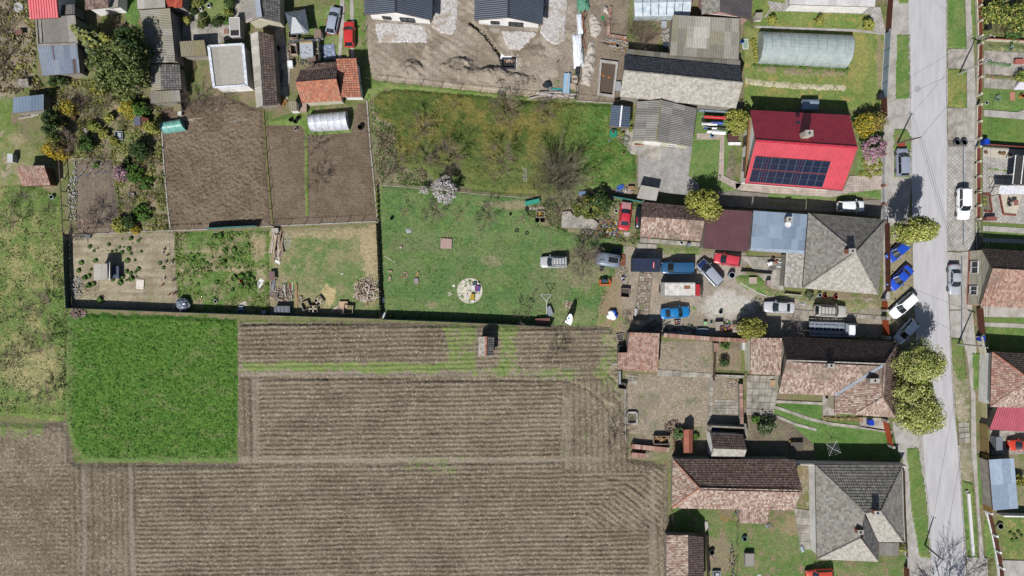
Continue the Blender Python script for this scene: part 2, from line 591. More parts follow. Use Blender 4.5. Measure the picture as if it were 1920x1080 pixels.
 path=rect(1128,1180,600,770,1.0)*sstep(0.4,0.5,fbm(x*.05,y*.05,79,3))
 col=mixc(col,A('#a99c84'),path*0.8)
 h=h*(1-0.6*path)
 col=mixc(col,g,m)
 return h, col
zone('plowed_field',[(446,600),(720,604),(1000,612),(1140,612),(1172,640),(1165,740),(1180,860),(1252,872),(1254,1150),(-60,1150),(-60,785),(60,795),(126,790),(140,868),(446,868)],field_fn,res=0.145,ragged=2.0,z0=0.02,seed=5,smooth=False,taper=4)
def crop_fn(x,y):
 n=fbm(x*0.4,y*0.4,81,3,0.8)
 h=0.03+0.4*np.clip(n-0.25,0,1)*(.7+.6*fbm(x*.05,y*.05,86,3))
 c=mixc(A('#4e8e20')*.82,A('#7cb034')*.82,sstep(0.35,0.7,fbm(x*0.35,y*0.35,83,3,0.8)))
 dry=sstep(0.55,0.72,fbm(x*0.03,y*0.06,85,6,0.75))*0.6
 c=mixc(c,A('#8f9a5c'),dry)
 edge=np.maximum(sstep(20,2,np.abs(y-866)),sstep(10,2,np.abs(x-132)))
 c=mixc(c,A('#8a9d5e'),edge*0.5)
 c=mixc(c,A('#3f7d1f'),sstep(10,3,np.abs(y-594))*0.6)
 return h, c
zone('crop_plants',[(128,586),(300,591),(446,599),(447,700),(446,866),(300,868),(158,866),(140,835),(124,790),(122,650)],crop_fn,res=0.14,ragged=4.5,z0=0.07,seed=8,kind='stuff',label='dense low green crop filling the square plot',cat='crop',smooth=False)
# meadow on the left
zone('meadow',[(-60,345),(60,345),(118,370),(128,470),(132,590),(124,660),(122,790),(60,785),(-60,765)],grassfn('#a8a470','#7c9c46','#8f9e54',f=0.03,amp=0.18,ff=0.5,seed=31,bias=0.44,sharp=.1,patches=[(60,690,60,45,'#bdb084',0.6),(45,772,90,14,'#76993c',0.8),(60,370,60,22,'#739a3f',0.7),(112,600,12,60,'#6f9a3c',0.8)]),res=0.16,z0=0.03,ragged=3,seed=12,smooth=False)
zone('rough_grass',[(-60,-40),(60,-40),(70,140),(28,180),(20,230),(125,330),(110,350),(-60,350)],grassfn('#a39a72','#7e9a45','#b0a48c',f=0.025,amp=0.07,seed=33,bias=0.5,patches=[(20,90,45,100,'#a8998a',0.75),(15,215,30,30,'#7a9c3c',0.8),(70,290,50,25,'#86974c',0.6)]),res=0.17,z0=0.03,seed=13)
# vegetable gardens upper left
def soilfn(c,c2,ang,sp,famp,camp,seed,weed=0.78):
 c, c2=A(c), A(c2)
 def fn(x,y):
  col=mixc(c,c2,sstep(0.35,0.65,fbm(x*0.03,y*0.03,seed,5,0.7)))
  col=col*(0.8+0.4*fbm(x*0.5,y*0.5,seed+1,2,0.8))[...,None]
  h=furrow(x,y,ang,sp,famp,seed+2,1.5)+clods(x,y,camp,seed+5)
  col, h=weeds(x,y,col,h,seed+7,0.06,weed)
  return h, col
 return fn
zone('dug_garden_bed',[(303,205),(330,200),(350,192),(420,178),(470,198),(492,205),(508,422),(420,428),(318,432),(308,300)],soilfn('#8a7a68','#7a6b5a',30,9,0.05,0.34,91),res=0.14,z0=0.03,ragged=2.2,seed=14,smooth=False)
zone('raked_garden_bed',[(498,236),(575,234),(580,250),(660,248),(668,195),(690,192),(704,414),(640,418),(514,424),(505,330)],soilfn('#877767','#7a6b59',3,5,0.05,0.11,95,0.86),res=0.15,z0=0.03,ragged=2,seed=15,smooth=False)
zone('weed_strip',[(571,245),(578,245),(580,330),(580,405),(573,405),(571,330)],grassfn('#739a36','#93a555',f=0.08,amp=0.12,ff=0.5,seed=16),res=0.15,z0=0.18,ragged=2,seed=16)
zone('tunnel_grass',[(558,205),(590,200),(592,246),(655,240),(662,248),(600,256),(572,252),(562,236),(505,234),(505,226)],grassfn('#6f9838','#8ba24e',f=0.08,amp=0.12,ff=0.5,seed=17),res=0.16,z0=0.14,ragged=2,seed=17)
zone('seedling_bed',[(142,304),(210,298),(216,350),(226,434),(146,438)],soilfn('#8a7d6e','#7c6f61',90,7,0.05,0.08,97,0.9),res=0.15,z0=0.05,ragged=1,seed=18)
zone('kitchen_garden',[(118,120),(200,110),(300,190),(303,260),(316,432),(228,436),(214,300),(130,300)],grassfn('#8f9a58','#a3937a','#76923c',f=0.05,amp=0.22,ff=0.4,seed=35,bias=0.46,sharp=.08),res=0.16,z0=0.04,seed=19,smooth=False)
zone('house_garden_lawn',[(232,-40),(262,-40),(260,18),(258,48),(236,42)],grassfn('#5f9434','#7ba04c',f=0.05,seed=36),res=0.2,z0=0.06,seed=20)
zone('shrub_garden_lawn',[(360,-40),(440,-40),(436,40),(400,45),(366,30)],grassfn('#7e9a48','#91a159',f=0.05,seed=37),res=0.2,z0=0.06,seed=21)
zone('small_lawn',[(118,148),(152,146),(154,168),(122,172)],grassfn('#5f9434','#7ba04c',f=0.05,seed=38),res=0.2,z0=0.09,seed=22)
zone('driveway_grass',[(576,20),(630,10),(636,-20),(690,-20),(690,60),(690,110),(626,108),(576,60)],grassfn('#739e3c','#93a55c','#a09474',f=0.05,seed=39),res=0.2,z0=0.05,seed=23)
zone('fence_grass',[(676,110),(690,118),(700,150),(790,160),(900,172),(1000,182),(1000,190),(860,178),(720,166),(690,190),(678,186)],grassfn('#76a238','#9aa85c',f=0.05,amp=0.1,seed=40),res=0.18,z0=0.10,seed=24)
# poultry run, vegetable plot, wood yard
def pen_fn(x,y):
 col=mixc(A('#b6aa90'),A('#9f947c'),sstep(0.35,0.65,fbm(x*0.03,y*0.03,101,6,0.7)))
 col=mixc(col,A('#c4b89e'),sstep(0.6,0.7,fbm(x*0.02,y*0.15,102,4))*0.6)
 col=mixc(col,A('#93966a'),sstep(0.58,0.7,fbm(x*0.06,y*0.06,103,5))*0.5)
 return furrow(x,y,1,15,0.05,104,1)+clods(x,y,0.03,105), col
zone('poultry_run',[(132,442),(325,435),(334,578),(135,576)],pen_fn,res=0.17,z0=0.05,ragged=1.5,seed=25)
zone('weedy_vegetable_plot',[(327,436),(420,433),(506,431),(506,592),(336,584)],grassfn('#6f9a3c','#a29677','#82a249',f=0.035,amp=0.12,ff=0.4,seed=106,bias=0.54,sharp=0.1,patches=[(420,506,90,4,'#b3a584',0.9),(395,472,70,3,'#b0a383',0.8),(485,465,16,28,'#b5a484',0.8),(490,520,10,30,'#b3a386',0.8)]),res=0.16,z0=0.05,ragged=2,seed=26,smooth=False)
zone('wood_yard_grass',[(504,432),(705,420),(714,596),(506,594)],grassfn('#74994c','#a09a72','#8a9c5c',f=0.05,amp=0.16,seed=107,bias=0.5,patches=[(695,470,18,70,'#c3b08c',0.85),(600,436,110,12,'#bba988',0.75),(616,558,14,24,'#d0bd8d',0.95),(520,560,30,40,'#a6977c',0.8),(560,580,80,16,'#9b9272',0.6)]),res=0.16,z0=0.05,ragged=1.5,seed=27,smooth=False)
# big lawn, orchard
zone('lawn',[(712,346),(780,352),(900,362),(1000,372),(1010,420),(1060,432),(1150,440),(1175,470),(1130,560),(1120,612),(1000,608),(850,602),(718,600),(712,440)],grassfn('#69954b','#849b5a','#7ca04e',f=0.04,amp=0.17,ff=0.5,seed=111,bias=0.5,sharp=.1,patches=[(1035,520,40,60,'#8d9468',0.5),(920,490,26,10,'#a39a7c',0.55),(850,438,150,5,'#8fa163',0.5),(790,460,60,14,'#8a9667',0.45),(1090,500,45,40,'#998f74',0.7),(1075,590,40,18,'#93956a',0.6),(1000,570,30,20,'#84955c',0.5),(810,572,12,6,'#a89c80',0.6),(715,500,5,90,'#7d8f50',0.6),(960,385,60,8,'#a89a7e',0.8)]),res=0.155,z0=0.03,ragged=2,seed=28,smooth=False)
def orchard_fn(x,y):
 f1=fbm(x*0.025,y*0.025,121,6,0.75)
 e=sstep(1000,1130,x+(y-250)*0.3)
 a=mixc(A('#877f46'),A('#627a2c'),sstep(0.36,0.58,f1))
 b=mixc(A('#568c2e'),A('#84a046'),sstep(0.4,0.62,f1))
 col=mixc(a,b,e)
 s=sstep(250,330,y)*(1-e)*0.6
 col=mixc(col,mixc(A('#8f9453'),A('#6f8a3c'),f1),s)
 dk=sstep(0.55,0.7,fbm(x*0.06,y*0.06,123,5,0.7))*0.5
 col=mixc(col,A('#4f6a22'),dk)
 col=col*(0.75+0.5*fbm(x*0.4,y*0.4,125,3,0.8))[...,None]
 h=0.02+0.34*fbm(x*0.4,y*0.4,127,3,0.8)+0.12*sstep(0.5,0.7,fbm(x*0.08,y*0.08,128,3))
 return h, col
zone('orchard_grass',[(712,172),(760,166),(820,172),(900,178),(1000,190),(1100,193),(1146,196),(1148,245),(1192,295),(1194,340),(1150,352),(1060,362),(950,366),(870,350),(830,352),(800,320),(745,310),(738,235),(705,225),(702,185)],orchard_fn,res=0.15,ragged=2.5,z0=0.04,seed=29,smooth=False)
zone('scrub_strip',[(694,190),(738,222),(745,310),(800,320),(820,345),(800,352),(712,345),(702,300)],grassfn('#8a9460','#a3967e','#7d9a4a',f=0.04,amp=0.08,seed=131),res=0.17,z0=0.05,seed=30)
# building site
def site_fn(x,y):
 n=fbm(x*0.02,y*0.02,141,6,0.7)
 col=mixc(A('#948878'),A('#ada191'),sstep(0.35,0.65,n))
 lt=sstep(150,175,y+(x-850)*-0.04)*((x>850)&(x<1010))
 col=mixc(col,A('#c9b99c'),lt*0.8)
 col=mixc(col,A('#c3b7a6'),sstep(0.58,0.7,fbm(x*0.05,y*0.05,142,5))*0.7)
 h=0.04*fbm(x*0.2,y*0.2,143,4)
 def heap(cx,cy,rx,ry,a):
  d=((x-cx)/rx)**2+((y-cy)/ry)**2+(fbm(x*0.08,y*0.08,144,4)-0.5)*1.2
  return a*sstep(1.1,0.15,d)
 h=h+heap(772,132,24,18,0.7)+heap(860,128,34,20,0.8)+heap(925,140,34,15,0.8)+heap(965,148,26,13,0.6)+heap(895,140,40,12,0.5)
 h=h+heap(1002,100,22,20,0.35)+heap(912,78,16,34,0.3)
 h=h*(0.6+0.8*fbm(x*0.3,y*0.3,145,3,.8))+0.1*fbm(x*0.4,y*0.4,146,2,.8)
 def seg(ax,ay,bx,by):
  dx, dy=bx-ax, by-ay
  t=np.clip(((x-ax)*dx+(y-ay)*dy)/(dx*dx+dy*dy),0,1)
  return np.hypot(x-ax-t*dx,y-ay-t*dy)
 h=h+0.14
 tr2=seg(968,102,1016,58)
 h=h-np.where(tr2<4,0.07,0)
 col=mixc(col,A('#8f806c'),(tr2<4)*0.8)
 h=np.where(inpoly(x,y,TRENCH),-0.75,h)
 tw=furrow(x,y,-35,14,0.07,147,6)*sstep(150,60,np.abs(x-800))+clods(x,y,.07,148,.3)
 return h+tw, col
zone('building_site_dirt',[(688,-40),(1088,-40),(1084,60),(1076,130),(1064,186),(1000,182),(900,172),(790,160),(700,150),(690,110),(686,60)],site_fn,res=0.15,ragged=1.5,z0=0.02,seed=31)
def gravel_fn(x,y):
 n=fbm(x*0.6,y*0.6,151,2,0.9)
 col=mixc(A('#e2dedb'),A('#b9b2ad'),sstep(0.4,0.7,n))
 col=mixc(col,A('#b5a48f'),sstep(0.56,0.68,fbm(x*0.05,y*0.05,152,5,0.7))*0.7)
 return 0.04+0.06*n, col
for poly in([(703,40),(805,46),(804,82),(760,84),(707,82),(703,60)],[(812,-40),(866,-40),(862,20),(858,60),(846,70),(826,66),(806,52),(810,20)],[(936,55),(1004,58),(1010,64),(975,98),(950,94),(940,70)],[(1020,-40),(1072,-40),(1064,30),(1060,80),(1040,88),(1022,78),(1010,62),(1018,30)]):
 zone('gravel',poly,gravel_fn,res=0.15,ragged=2.5,taper=1,z0=0.36,kind='stuff',seed=int(poly[0][0]),label='patch of pale crushed stone gravel around the new bungalows',cat='gravel',smooth=False)
zone('dug_up_yard',[(1096,-40),(1180,-40),(1176,60),(1170,120),(1160,190),(1082,190),(1090,100)],soilfn('#9c8f7e','#8d8070',10,30,0.03,0.08,155,0.8),res=0.16,z0=0.04,ragged=1.5,seed=32)
def sand_fn(x,y):
 n=fbm(x*0.12,y*0.12,157,4,0.7)
 return 0.15+0.5*sstep(0.3,0.75,n), mixc(A('#d9d2c6'),A('#c2b9ab'),n)
for poly in([(1102,78),(1112,72),(1118,95),(1114,140),(1106,164),(1088,158),(1092,120)],[(1103,28),(1114,24),(1128,42),(1130,56),(1118,72),(1106,68)],[(1130,10),(1142,14),(1140,28),(1130,26)]):
 zone('spoil_heap',poly,sand_fn,res=0.15,ragged=2.5,z0=0.05,kind='stuff',seed=int(poly[0][0]),label='heap of pale lumpy clay tipped in the dug-up yard',cat='soil heap',smooth=False)
 # north-east garden and the red-roofed house's plot
zone('tunnel_garden_lawn',[(1396,22),(1440,-40),(1480,-40),(1480,20),(1640,28),(1660,62),(1655,190),(1640,205),(1395,205)],grassfn('#93a64e','#7d9f40','#a89c5e',f=0.03,amp=0.07,seed=161,bias=0.5,patches=[(1610,110,20,60,'#a5a160',0.7),(1648,120,6,60,'#a39677',0.9),(1410,80,14,40,'#9c9a62',0.6)]),res=0.17,z0=0.05,ragged=1,seed=33)
zone('pale_mulch_bed',[(1398,143),(1440,148),(1530,155),(1588,155),(1590,174),(1500,172),(1420,166),(1396,160)],grassfn('#d6cdb0','#c2b695','#8f9a55',f=0.08,amp=0.05,seed=163),res=0.16,z0=0.13,ragged=1,seed=34)
zone('vegetable_rows',[(1413,118),(1500,123),(1592,130),(1592,146),(1500,146),(1411,136)],grassfn('#7d9a40','#a08f76','#8fa04c',f=0.08,amp=0.14,ff=0.45,seed=165,sharp=0.06),res=0.15,z0=0.12,ragged=1,seed=35)
zone('house_lawn',[(1304,206),(1352,210),(1385,250),(1384,272),(1372,275),(1368,300),(1360,330),(1398,352),(1375,365),(1340,362),(1300,345),(1286,335),(1290,265),(1300,255)],grassfn('#6f9c45','#86a253',f=0.04,amp=0.07,seed=167),res=0.17,z0=0.08,ragged=1,seed=36)
zone('side_lawn',[(1595,215),(1660,215),(1664,400),(1640,372),(1590,364),(1560,372),(1440,372),(1440,362),(1560,362),(1600,340),(1612,270)],grassfn('#6c9a40','#8aa35a',f=0.05,amp=0.07,seed=168),res=0.17,z0=0.07,ragged=1,seed=37)
zone('driveway_median',[(1440,377),(1570,386),(1570,392),(1440,386)],grassfn('#6c9a40','#8aa35a',f=0.05,seed=169),res=0.17,z0=0.09,ragged=0.7,seed=38)
zone('flower_gravel',[(1612,296),(1652,292),(1654,336),(1620,332),(1612,318)],grassfn('#cfc3ac','#b3a68c','#8aa04e',f=0.1,seed=170),res=0.16,z0=0.13,ragged=1,seed=39)
slab('yard_paving',[(1196,275),(1232,266),(1298,276),(1290,330),(1310,345),(1312,368),(1260,364),(1196,350)],0.14,MAT_PAVE2)
slab('terrace_paving',[(1137,236),(1190,240),(1188,262),(1232,268),(1230,284),(1196,290),(1162,288),(1163,265),(1137,262)],0.12,MAT_CONC2)
slab('garage_apron',[(1204,268),(1240,272),(1238,300),(1200,296)],0.165,MAT_CONC2)
slab('garden_path',[(1306,250),(1352,252),(1358,254),(1356,330),(1390,345),(1380,356),(1346,336),(1350,262),(1306,262)],0.15,MAT_PAVEP)
slab('house_paving',[(1378,344),(1400,344),(1580,357),(1592,330),(1652,330),(1654,355),(1590,362),(1560,370),(1440,362),(1380,356)],0.15,MAT_PAVEP)
slab('tarmac_drive',[(1310,362),(1380,358),(1440,364),(1440,373),(1568,378),(1654,374),(1656,408),(1560,398),(1440,392),(1310,384)],0.12,mat('dark_tarmac',C('#9c958b'),C('#857e74'),scale=1,rough=0.9))
slab('house_forecourt',[(1438,2),(1478,8),(1650,14),(1660,62),(1638,60),(1630,27),(1445,21)],0.14,MAT_PAVE)
slab('concrete_strip',[(1416,49),(1600,55),(1660,62),(1660,66),(1600,60),(1416,53)],0.14,MAT_CONC)
# car yard
def yard_fn(x,y):
 n=fbm(x*0.03,y*0.03,171,6,0.72)
 col=mixc(A('#a09684'),A('#b8aea0'),sstep(0.35,0.65,n))
 d=((x-1365)/55)**2+((y-570)/30)**2+(fbm(x*.06,y*.06,172,4)-.5)*1.5
 col=mixc(col,A('#d3cdc2'),sstep(1.1,0.4,d))
 brown=sstep(1190,1150,x)*sstep(500,520,y)
 col=mixc(col,A('#a08b6b'),brown*0.85)
 pink=sstep(0.5,0.6,fbm(x*0.05,y*0.05,173,4))*((x>1180)&(x<1250))
 col=mixc(col,A('#c0a994'),pink*0.7)
 col, h=weeds(x,y,col,0.05*fbm(x*0.3,y*0.3,174,3),175,0.05,0.55+0.1*sstep(1100,1200,x))
 return h, col
zone('car_yard',[(1100,470),(1180,462),(1240,466),(1320,470),(1400,475),(1400,520),(1450,548),(1500,556),(1640,560),(1655,590),(1655,632),(1470,632),(1240,628),(1170,625),(1118,612),(1108,560)],yard_fn,res=0.17,ragged=2,z0=0.05,seed=40)
zone('junk_ground',[(985,372),(1050,385),(1200,375),(1200,462),(1100,448),(1060,436),(1010,424),(990,400)],grassfn('#9a8a74','#86964e','#a59684',f=0.04,amp=0.1,seed=176),res=0.17,z0=0.05,seed=41)
zone('trailer_grass',[(1238,458),(1318,464),(1310,482),(1244,480)],grassfn('#7d9a4a','#9a9870',f=0.05,seed=177),res=0.18,z0=0.14,seed=42)
zone('flowerbed_grass',[(1374,518),(1390,512),(1442,522),(1444,545),(1500,556),(1560,562),(1500,560),(1440,556),(1400,548),(1378,532)],grassfn('#6b9c3c','#93a05c','#a09a74',f=0.05,seed=178,amp=0.09),res=0.17,z0=0.14,seed=43)
zone('driveway_weeds',[(1490,556),(1642,562),(1650,578),(1600,586),(1500,572)],grassfn('#9aa060','#a89c7e','#7d9a48',f=0.05,seed=179),res=0.18,z0=0.14,seed=44)
slab_grid('concrete_terrace',[(1388,480),(1472,484),(1468,545),(1446,541)],4,3,0.17,MAT_CONC2,gap=0.04)
slab_grid('drive_track',[(1488,580),(1652,592),(1652,600),(1488,588)],12,1,0.19,MAT_CONC2,gap=0.05)
slab_grid('shed_path',[(1200,446),(1320,455),(1318,463),(1198,455)],9,1,0.17,MAT_CONC2,gap=0.06)
slab_grid('trailer_pad',[(1194,456),(1232,458),(1230,488),(1192,486)],2,3,0.17,MAT_CONC2,gap=0.08,jit=0.02)
rb=random.Random(91)
base=slab('broken_brick_path',[(1198,512),(1224,512),(1216,600),(1188,600)],0.09,MAT_JOINT)
MAT_PIECE=mat('loose_brick',(1.0,)*3,(0.7,)*3,scale=4,rough=0.95,attr=True,spec=0.1)
for j in range(17):
 for i in range(5):
  if rb.random()<0.12:continue
  t=j/17
  x0, x1=lerp(1199,1190,t), lerp(1222,1214,t)
  p=pt(lerp(x0,x1,(i+0.5)/5)+rb.uniform(-0.6,0.6),515+j*5+rb.uniform(-0.6,0.6))
  b=MB();q=rb.uniform(0.75,1.1);k=A(rb.choice(['#c4b6a6','#b5a291','#cfc6ba','#a8988a']))*q
  b.col=tuple(k);b.box((p.x,p.y,0.12),(0.34,0.36,0.1),rb.uniform(-0.15,0.15),rb.uniform(-.06,.06))
  b.build('brick',MAT_PIECE,base)
  # lower farmyard and gardens
def cobble_fn(x,y):
 n=fbm(x*0.55,y*0.55,181,2,0.9)
 m=fbm(x*0.04,y*0.04,182,5,0.65)
 soil=mixc(A('#958b7a'),A('#a59b8a'),m)
 gr=sstep(.56,.66,fbm(x*.07,y*.07,185,5,.7))*.6
 soil=mixc(soil,A('#7f8f52'),gr)
 st=mixc(A('#c6b8a4'),A('#a08874'),fbm(x*0.9,y*0.9,183,1))
 t=sstep(0.42,0.52,m+0.04)*sstep(0.4,0.6,n)
 return 0.02+0.06*n*t, mixc(soil,st,t)
zone('cobbled_yard',[(1172,700),(1235,702),(1238,640),(1334,640),(1336,705),(1386,712),(1388,795),(1330,812),(1318,800),(1262,800),(1215,820),(1176,812)],cobble_fn,res=0.14,ragged=1,z0=0.05,seed=45,smooth=False)
zone('farmyard_soil',[(1150,640),(1174,640),(1172,820),(1262,800),(1330,800),(1330,862),(1180,862),(1150,760)],grassfn('#a39682','#8f9464','#95886f',f=0.04,amp=0.06,seed=184),res=0.17,z0=0.04,seed=46)
zone('vegetable_bed',[(1343,643),(1390,645),(1388,695),(1342,692)],soilfn('#9a8c75','#8c7e69',90,10,.04,.08,186,.7),res=0.16,z0=0.06,ragged=0.6,seed=47)
def slabs_yard(name,quad,nu,nv):
 return slab_grid(name,quad,nu,nv,0.15,MAT_CONC2,gap=0.05,jit=0.02,tint=0.25)
slabs_yard('slab_yard',[(1400,703),(1462,705),(1450,780),(1398,778)],5,6)
slabs_yard('slab_path',[(1232,692),(1334,700),(1334,708),(1232,705)],7,1)
slabs_yard('slab_walk',[(1330,706),(1338,706),(1334,790),(1326,790)],1,9)
slabs_yard('stone_patch',[(1340,748),(1384,750),(1382,776),(1338,776)],8,5)
slabs_yard('slab_corner',[(1176,702),(1196,704),(1194,720),(1178,718)],3,3)
zone('garden_lawn',[(1446,762),(1480,755),(1541,757),(1542,786),(1620,792),(1672,806),(1690,860),(1530,862),(1530,838),(1490,800),(1452,775)],grassfn('#5d9436','#7ba04c',f=0.05,amp=0.06,seed=187),res=0.17,z0=0.07,ragged=0.8,seed=48)
zone('garden_soil',[(1398,780),(1450,780),(1490,800),(1530,838),(1530,862),(1398,862)],grassfn('#8f8371','#7f7463','#87915c',f=0.05,amp=0.05,seed=188),res=0.17,z0=0.07,ragged=0.8,seed=49)
slab('garden_walk',[(1450,750),(1542,754),(1542,759),(1450,755)],0.16,MAT_CONC2)
def ribbon(name,pts,w,z,m,z0=-0.02):
 """a narrow strip along a line of points"""
 L, R=[], []
 for i, p in enumerate(pts):
  a=Vector(pts[max(0,i-1)]);b=Vector(pts[min(len(pts)-1,i+1)])
  d=(b-a).normalized();n=Vector((-d.y,d.x))*w/2
  L.append((p[0]+n.x,p[1]+n.y));R.append((p[0]-n.x,p[1]-n.y))
 return slab(name,L+R[::-1],z,m,z0)
ribbon('garden_track',[(1450,762),(1480,772),(1520,786),(1560,795),(1630,803),(1672,810)],5.5,0.18,MAT_CONC2)
ribbon('garden_track',[(1455,780),(1490,795),(1530,806)],5,0.18,MAT_CONC2)
slab('house_terrace',[(1541,741),(1566,742),(1566,778),(1542,779)],0.2,MAT_CONC2)
slab('house_terrace',[(1610,782),(1660,784),(1662,808),(1612,800)],0.18,MAT_CONC2)
zone('flower_bed',[(1543,780),(1610,782),(1610,789),(1543,788)],grassfn('#7a8a50','#958068','#b0a070',f=0.15,amp=0.15,seed=190),res=0.15,z0=0.12,ragged=0.5,seed=50)
zone('backyard_grass',[(1260,953),(1320,953),(1390,980),(1440,980),(1500,950),(1526,960),(1528,1050),(1650,1055),(1700,1040),(1700,1150),(1330,1150),(1322,1000),(1262,1000)],grassfn('#6d9640','#8b9a5a','#9b8a70',f=0.035,amp=0.07,seed=191,patches=[(1345,1040,30,40,'#9c8d76',0.85),(1365,965,14,14,'#b08a60',0.7),(1490,985,30,20,'#a99478',0.7)]),res=0.17,z0=0.05,ragged=1,seed=51)
zone('alley_grass',[(1488,862),(1526,866),(1520,960),(1490,955),(1505,920)],grassfn('#8a9050','#9a8a70','#a8a090',f=0.06,seed=192),res=0.18,z0=0.06,seed=52)
slab('pale_side_path',[(1518,868),(1531,870),(1533,1030),(1519,1030)],0.16,mat('pale_concrete',C('#e6e4e6'),C('#c9c6c8'),scale=1.2,rough=0.85))
slabs_yard('alley_slabs',[(1488,952),(1518,956),(1518,1030),(1500,1030)],2,5)
# street
ROAD_L=[(1704,-80),(1703,60),(1707,200),(1709,340),(1711,440),(1712,520),(1716,620),(1720,720),(1725,800),(1731,840),(1739,950),(1746,1060),(1752,1160)]
ROAD_R=[(1774,-80),(1774,100),(1775,260),(1775,400),(1776,520),(1781,630),(1786,720),(1790,780),(1797,850),(1803,950),(1810,1060),(1818,1160)]
slab('road',ROAD_L+ROAD_R[::-1],0.07,MAT_ROAD,z0=-0.2)
def pave_run(name,left,right,z,m):
 return slab(name,left+right[::-1],z,m,-0.1)
pave_run('sidewalk',[(1662,-60),(1664,60),(1656,190),(1655,420),(1656,560)],[(1703,-60),(1703,60),(1706,200),(1709,340),(1688,560)],0.11,MAT_CONC)
pave_run('sidewalk',[(1672,790),(1680,838),(1692,860),(1694,960),(1700,1060),(1702,1160)],[(1726,800),(1731,840),(1738,940),(1744,1030),(1746,1060),(1752,1160)],0.105,MAT_CONC)
VG=dict(f=0.05,amp=0.12)
def verge(poly,a='#6c9a3c',b='#8aa452',c=None,s=200,z=0.13,rg=0.8):
 return zone('grass_verge',poly,grassfn(a,b,c,seed=s,**VG),res=0.16,z0=z,ragged=rg*1.3,seed=s,taper=0)
verge([(1685,-60),(1703,-60),(1702,8),(1684,10)],s=201)
verge([(1680,64),(1704,65),(1706,185),(1677,188)],s=202)
verge([(1674,241),(1700,240),(1708,256),(1707,333),(1674,334)],c='#9a8a6a',s=203)
verge([(1774,-60),(1806,-60),(1812,92),(1776,90)],s=204)
verge([(1816,-60),(1826,-60),(1830,78),(1822,74)],s=205)
verge([(1776,128),(1813,131),(1813,203),(1776,200)],b='#9a9a5a',s=206)
verge([(1661,422),(1676,424),(1674,445),(1664,448)],s=207)
zone('parking_strip',[(1660,440),(1709,450),(1712,520),(1716,640),(1690,650),(1676,640),(1662,560)],grassfn('#b5a98d','#a59a7c','#8e9a5c',f=0.05,amp=0.05,seed=208),res=0.17,z0=0.12,ragged=1.5,seed=53)
verge([(1782,632),(1806,636),(1812,712),(1795,716),(1786,680)],'#7d9a48','#93985c',s=209)
zone('worn_verge',[(1786,680),(1800,690),(1816,712),(1818,790),(1800,800),(1792,770)],grassfn('#b3a990','#8f9a60','#bfb5a2',f=0.05,amp=0.05,seed=210),res=0.16,z0=0.13,ragged=1.5,seed=54)
verge([(1822,661),(1836,662),(1834,730),(1823,734)],s=211)
zone('worn_verge',[(1797,832),(1818,834),(1824,870),(1822,905),(1804,900)],grassfn('#aba28c','#9c9a78','#bfb5a2',f=0.05,amp=0.05,seed=212),res=0.16,z0=0.13,ragged=1.2,seed=55)
verge([(1803,900),(1823,905),(1828,960),(1834,1046),(1812,1042)],s=213)
verge([(1830,850),(1840,850),(1842,950),(1836,952)],s=214)
verge([(1698,838),(1722,838),(1737,930),(1744,1048),(1722,1044),(1708,960)],c='#8d9a50',s=215)
verge([(1848,960),(1856,970),(1868,1044),(1850,1044),(1844,990)],s=216)
pave_run('sidewalk',[(1807,-60),(1812,92),(1813,265),(1826,265),(1838,470)],[(1817,-60),(1824,80),(1830,200),(1834,300),(1838,470)],0.115,MAT_CONC)
pave_run('driveway_crossing',[(1776,92),(1776,128)],[(1813,92),(1813,130)],0.105,MAT_CONC2)
pave_run('driveway_crossing',[(1776,203),(1776,262)],[(1813,203),(1813,265)],0.105,MAT_CONC2)
pave_run('driveway_crossing',[(1775,264),(1775,470)],[(1826,266),(1826,470)],0.125,MAT_PAVE)
pave_run('driveway_crossing',[(1774,472),(1780,580)],[(1803,474),(1801,580)],0.13,MAT_CONC)
pave_run('sidewalk',[(1803,472),(1801,580),(1804,636),(1813,668),(1820,740),(1820,840),(1826,900),(1834,1000),(1840,1160)],[(1824,472),(1822,580),(1830,660),(1822,670),(1828,740),(1830,850),(1836,960),(1846,1060),(1850,1160)],0.12,MAT_CONC)
pave_run('driveway_crossing',[(1780,582),(1782,632)],[(1801,582),(1804,634)],0.11,MAT_CONC)
slab_grid('cracked_pavement',[(1796,792),(1816,790),(1818,830),(1797,832)],2,4,0.14,MAT_CONC2,gap=0.08,jit=0.02)
pave_run('driveway_crossing',[(1812,1044),(1816,1160)],[(1850,1046),(1856,1160)],0.11,MAT_CONC)
slab('storm_drain_channel',[(1804,275),(1806,275),(1806,460),(1804,460)],0.135,mat('blue_grey_drain',C('#6d7c8c'),rough=0.6))
slab('storm_drain_channel',[(1801,480),(1803,480),(1803,640),(1801,640)],0.14,mat('blue_grey_drain',C('#6d7c8c')))
def kerb(pts,w=0.16,z=0.17):
 b=MB()
 Q=[pt(*p)for p in pts]
 for i in range(len(Q)-1):
  n=max(1,int((Q[i+1]-Q[i]).length/1.0))
  for j in range(n):
   a=Q[i].lerp(Q[i+1],j/n);c=Q[i].lerp(Q[i+1],(j+0.985)/n)
   b.bar((a.x,a.y,z/2),(c.x,c.y,z/2),w,z)
 o=b.build('kerb',MAT_KERB);tag(o,kind='structure')
kerb([(1704.5,65),(1707,186)]);kerb([(1708.5,258),(1708.5,333)]);kerb([(1773.6,-60),(1774,90)]);kerb([(1774.6,128),(1774.8,200)])
kerb([(1780.6,632),(1785.5,718),(1790,786)]);kerb([(1796.6,834),(1803,945),(1810.5,1044)]);kerb([(1724.5,838),(1738.5,930),(1745,1048)])
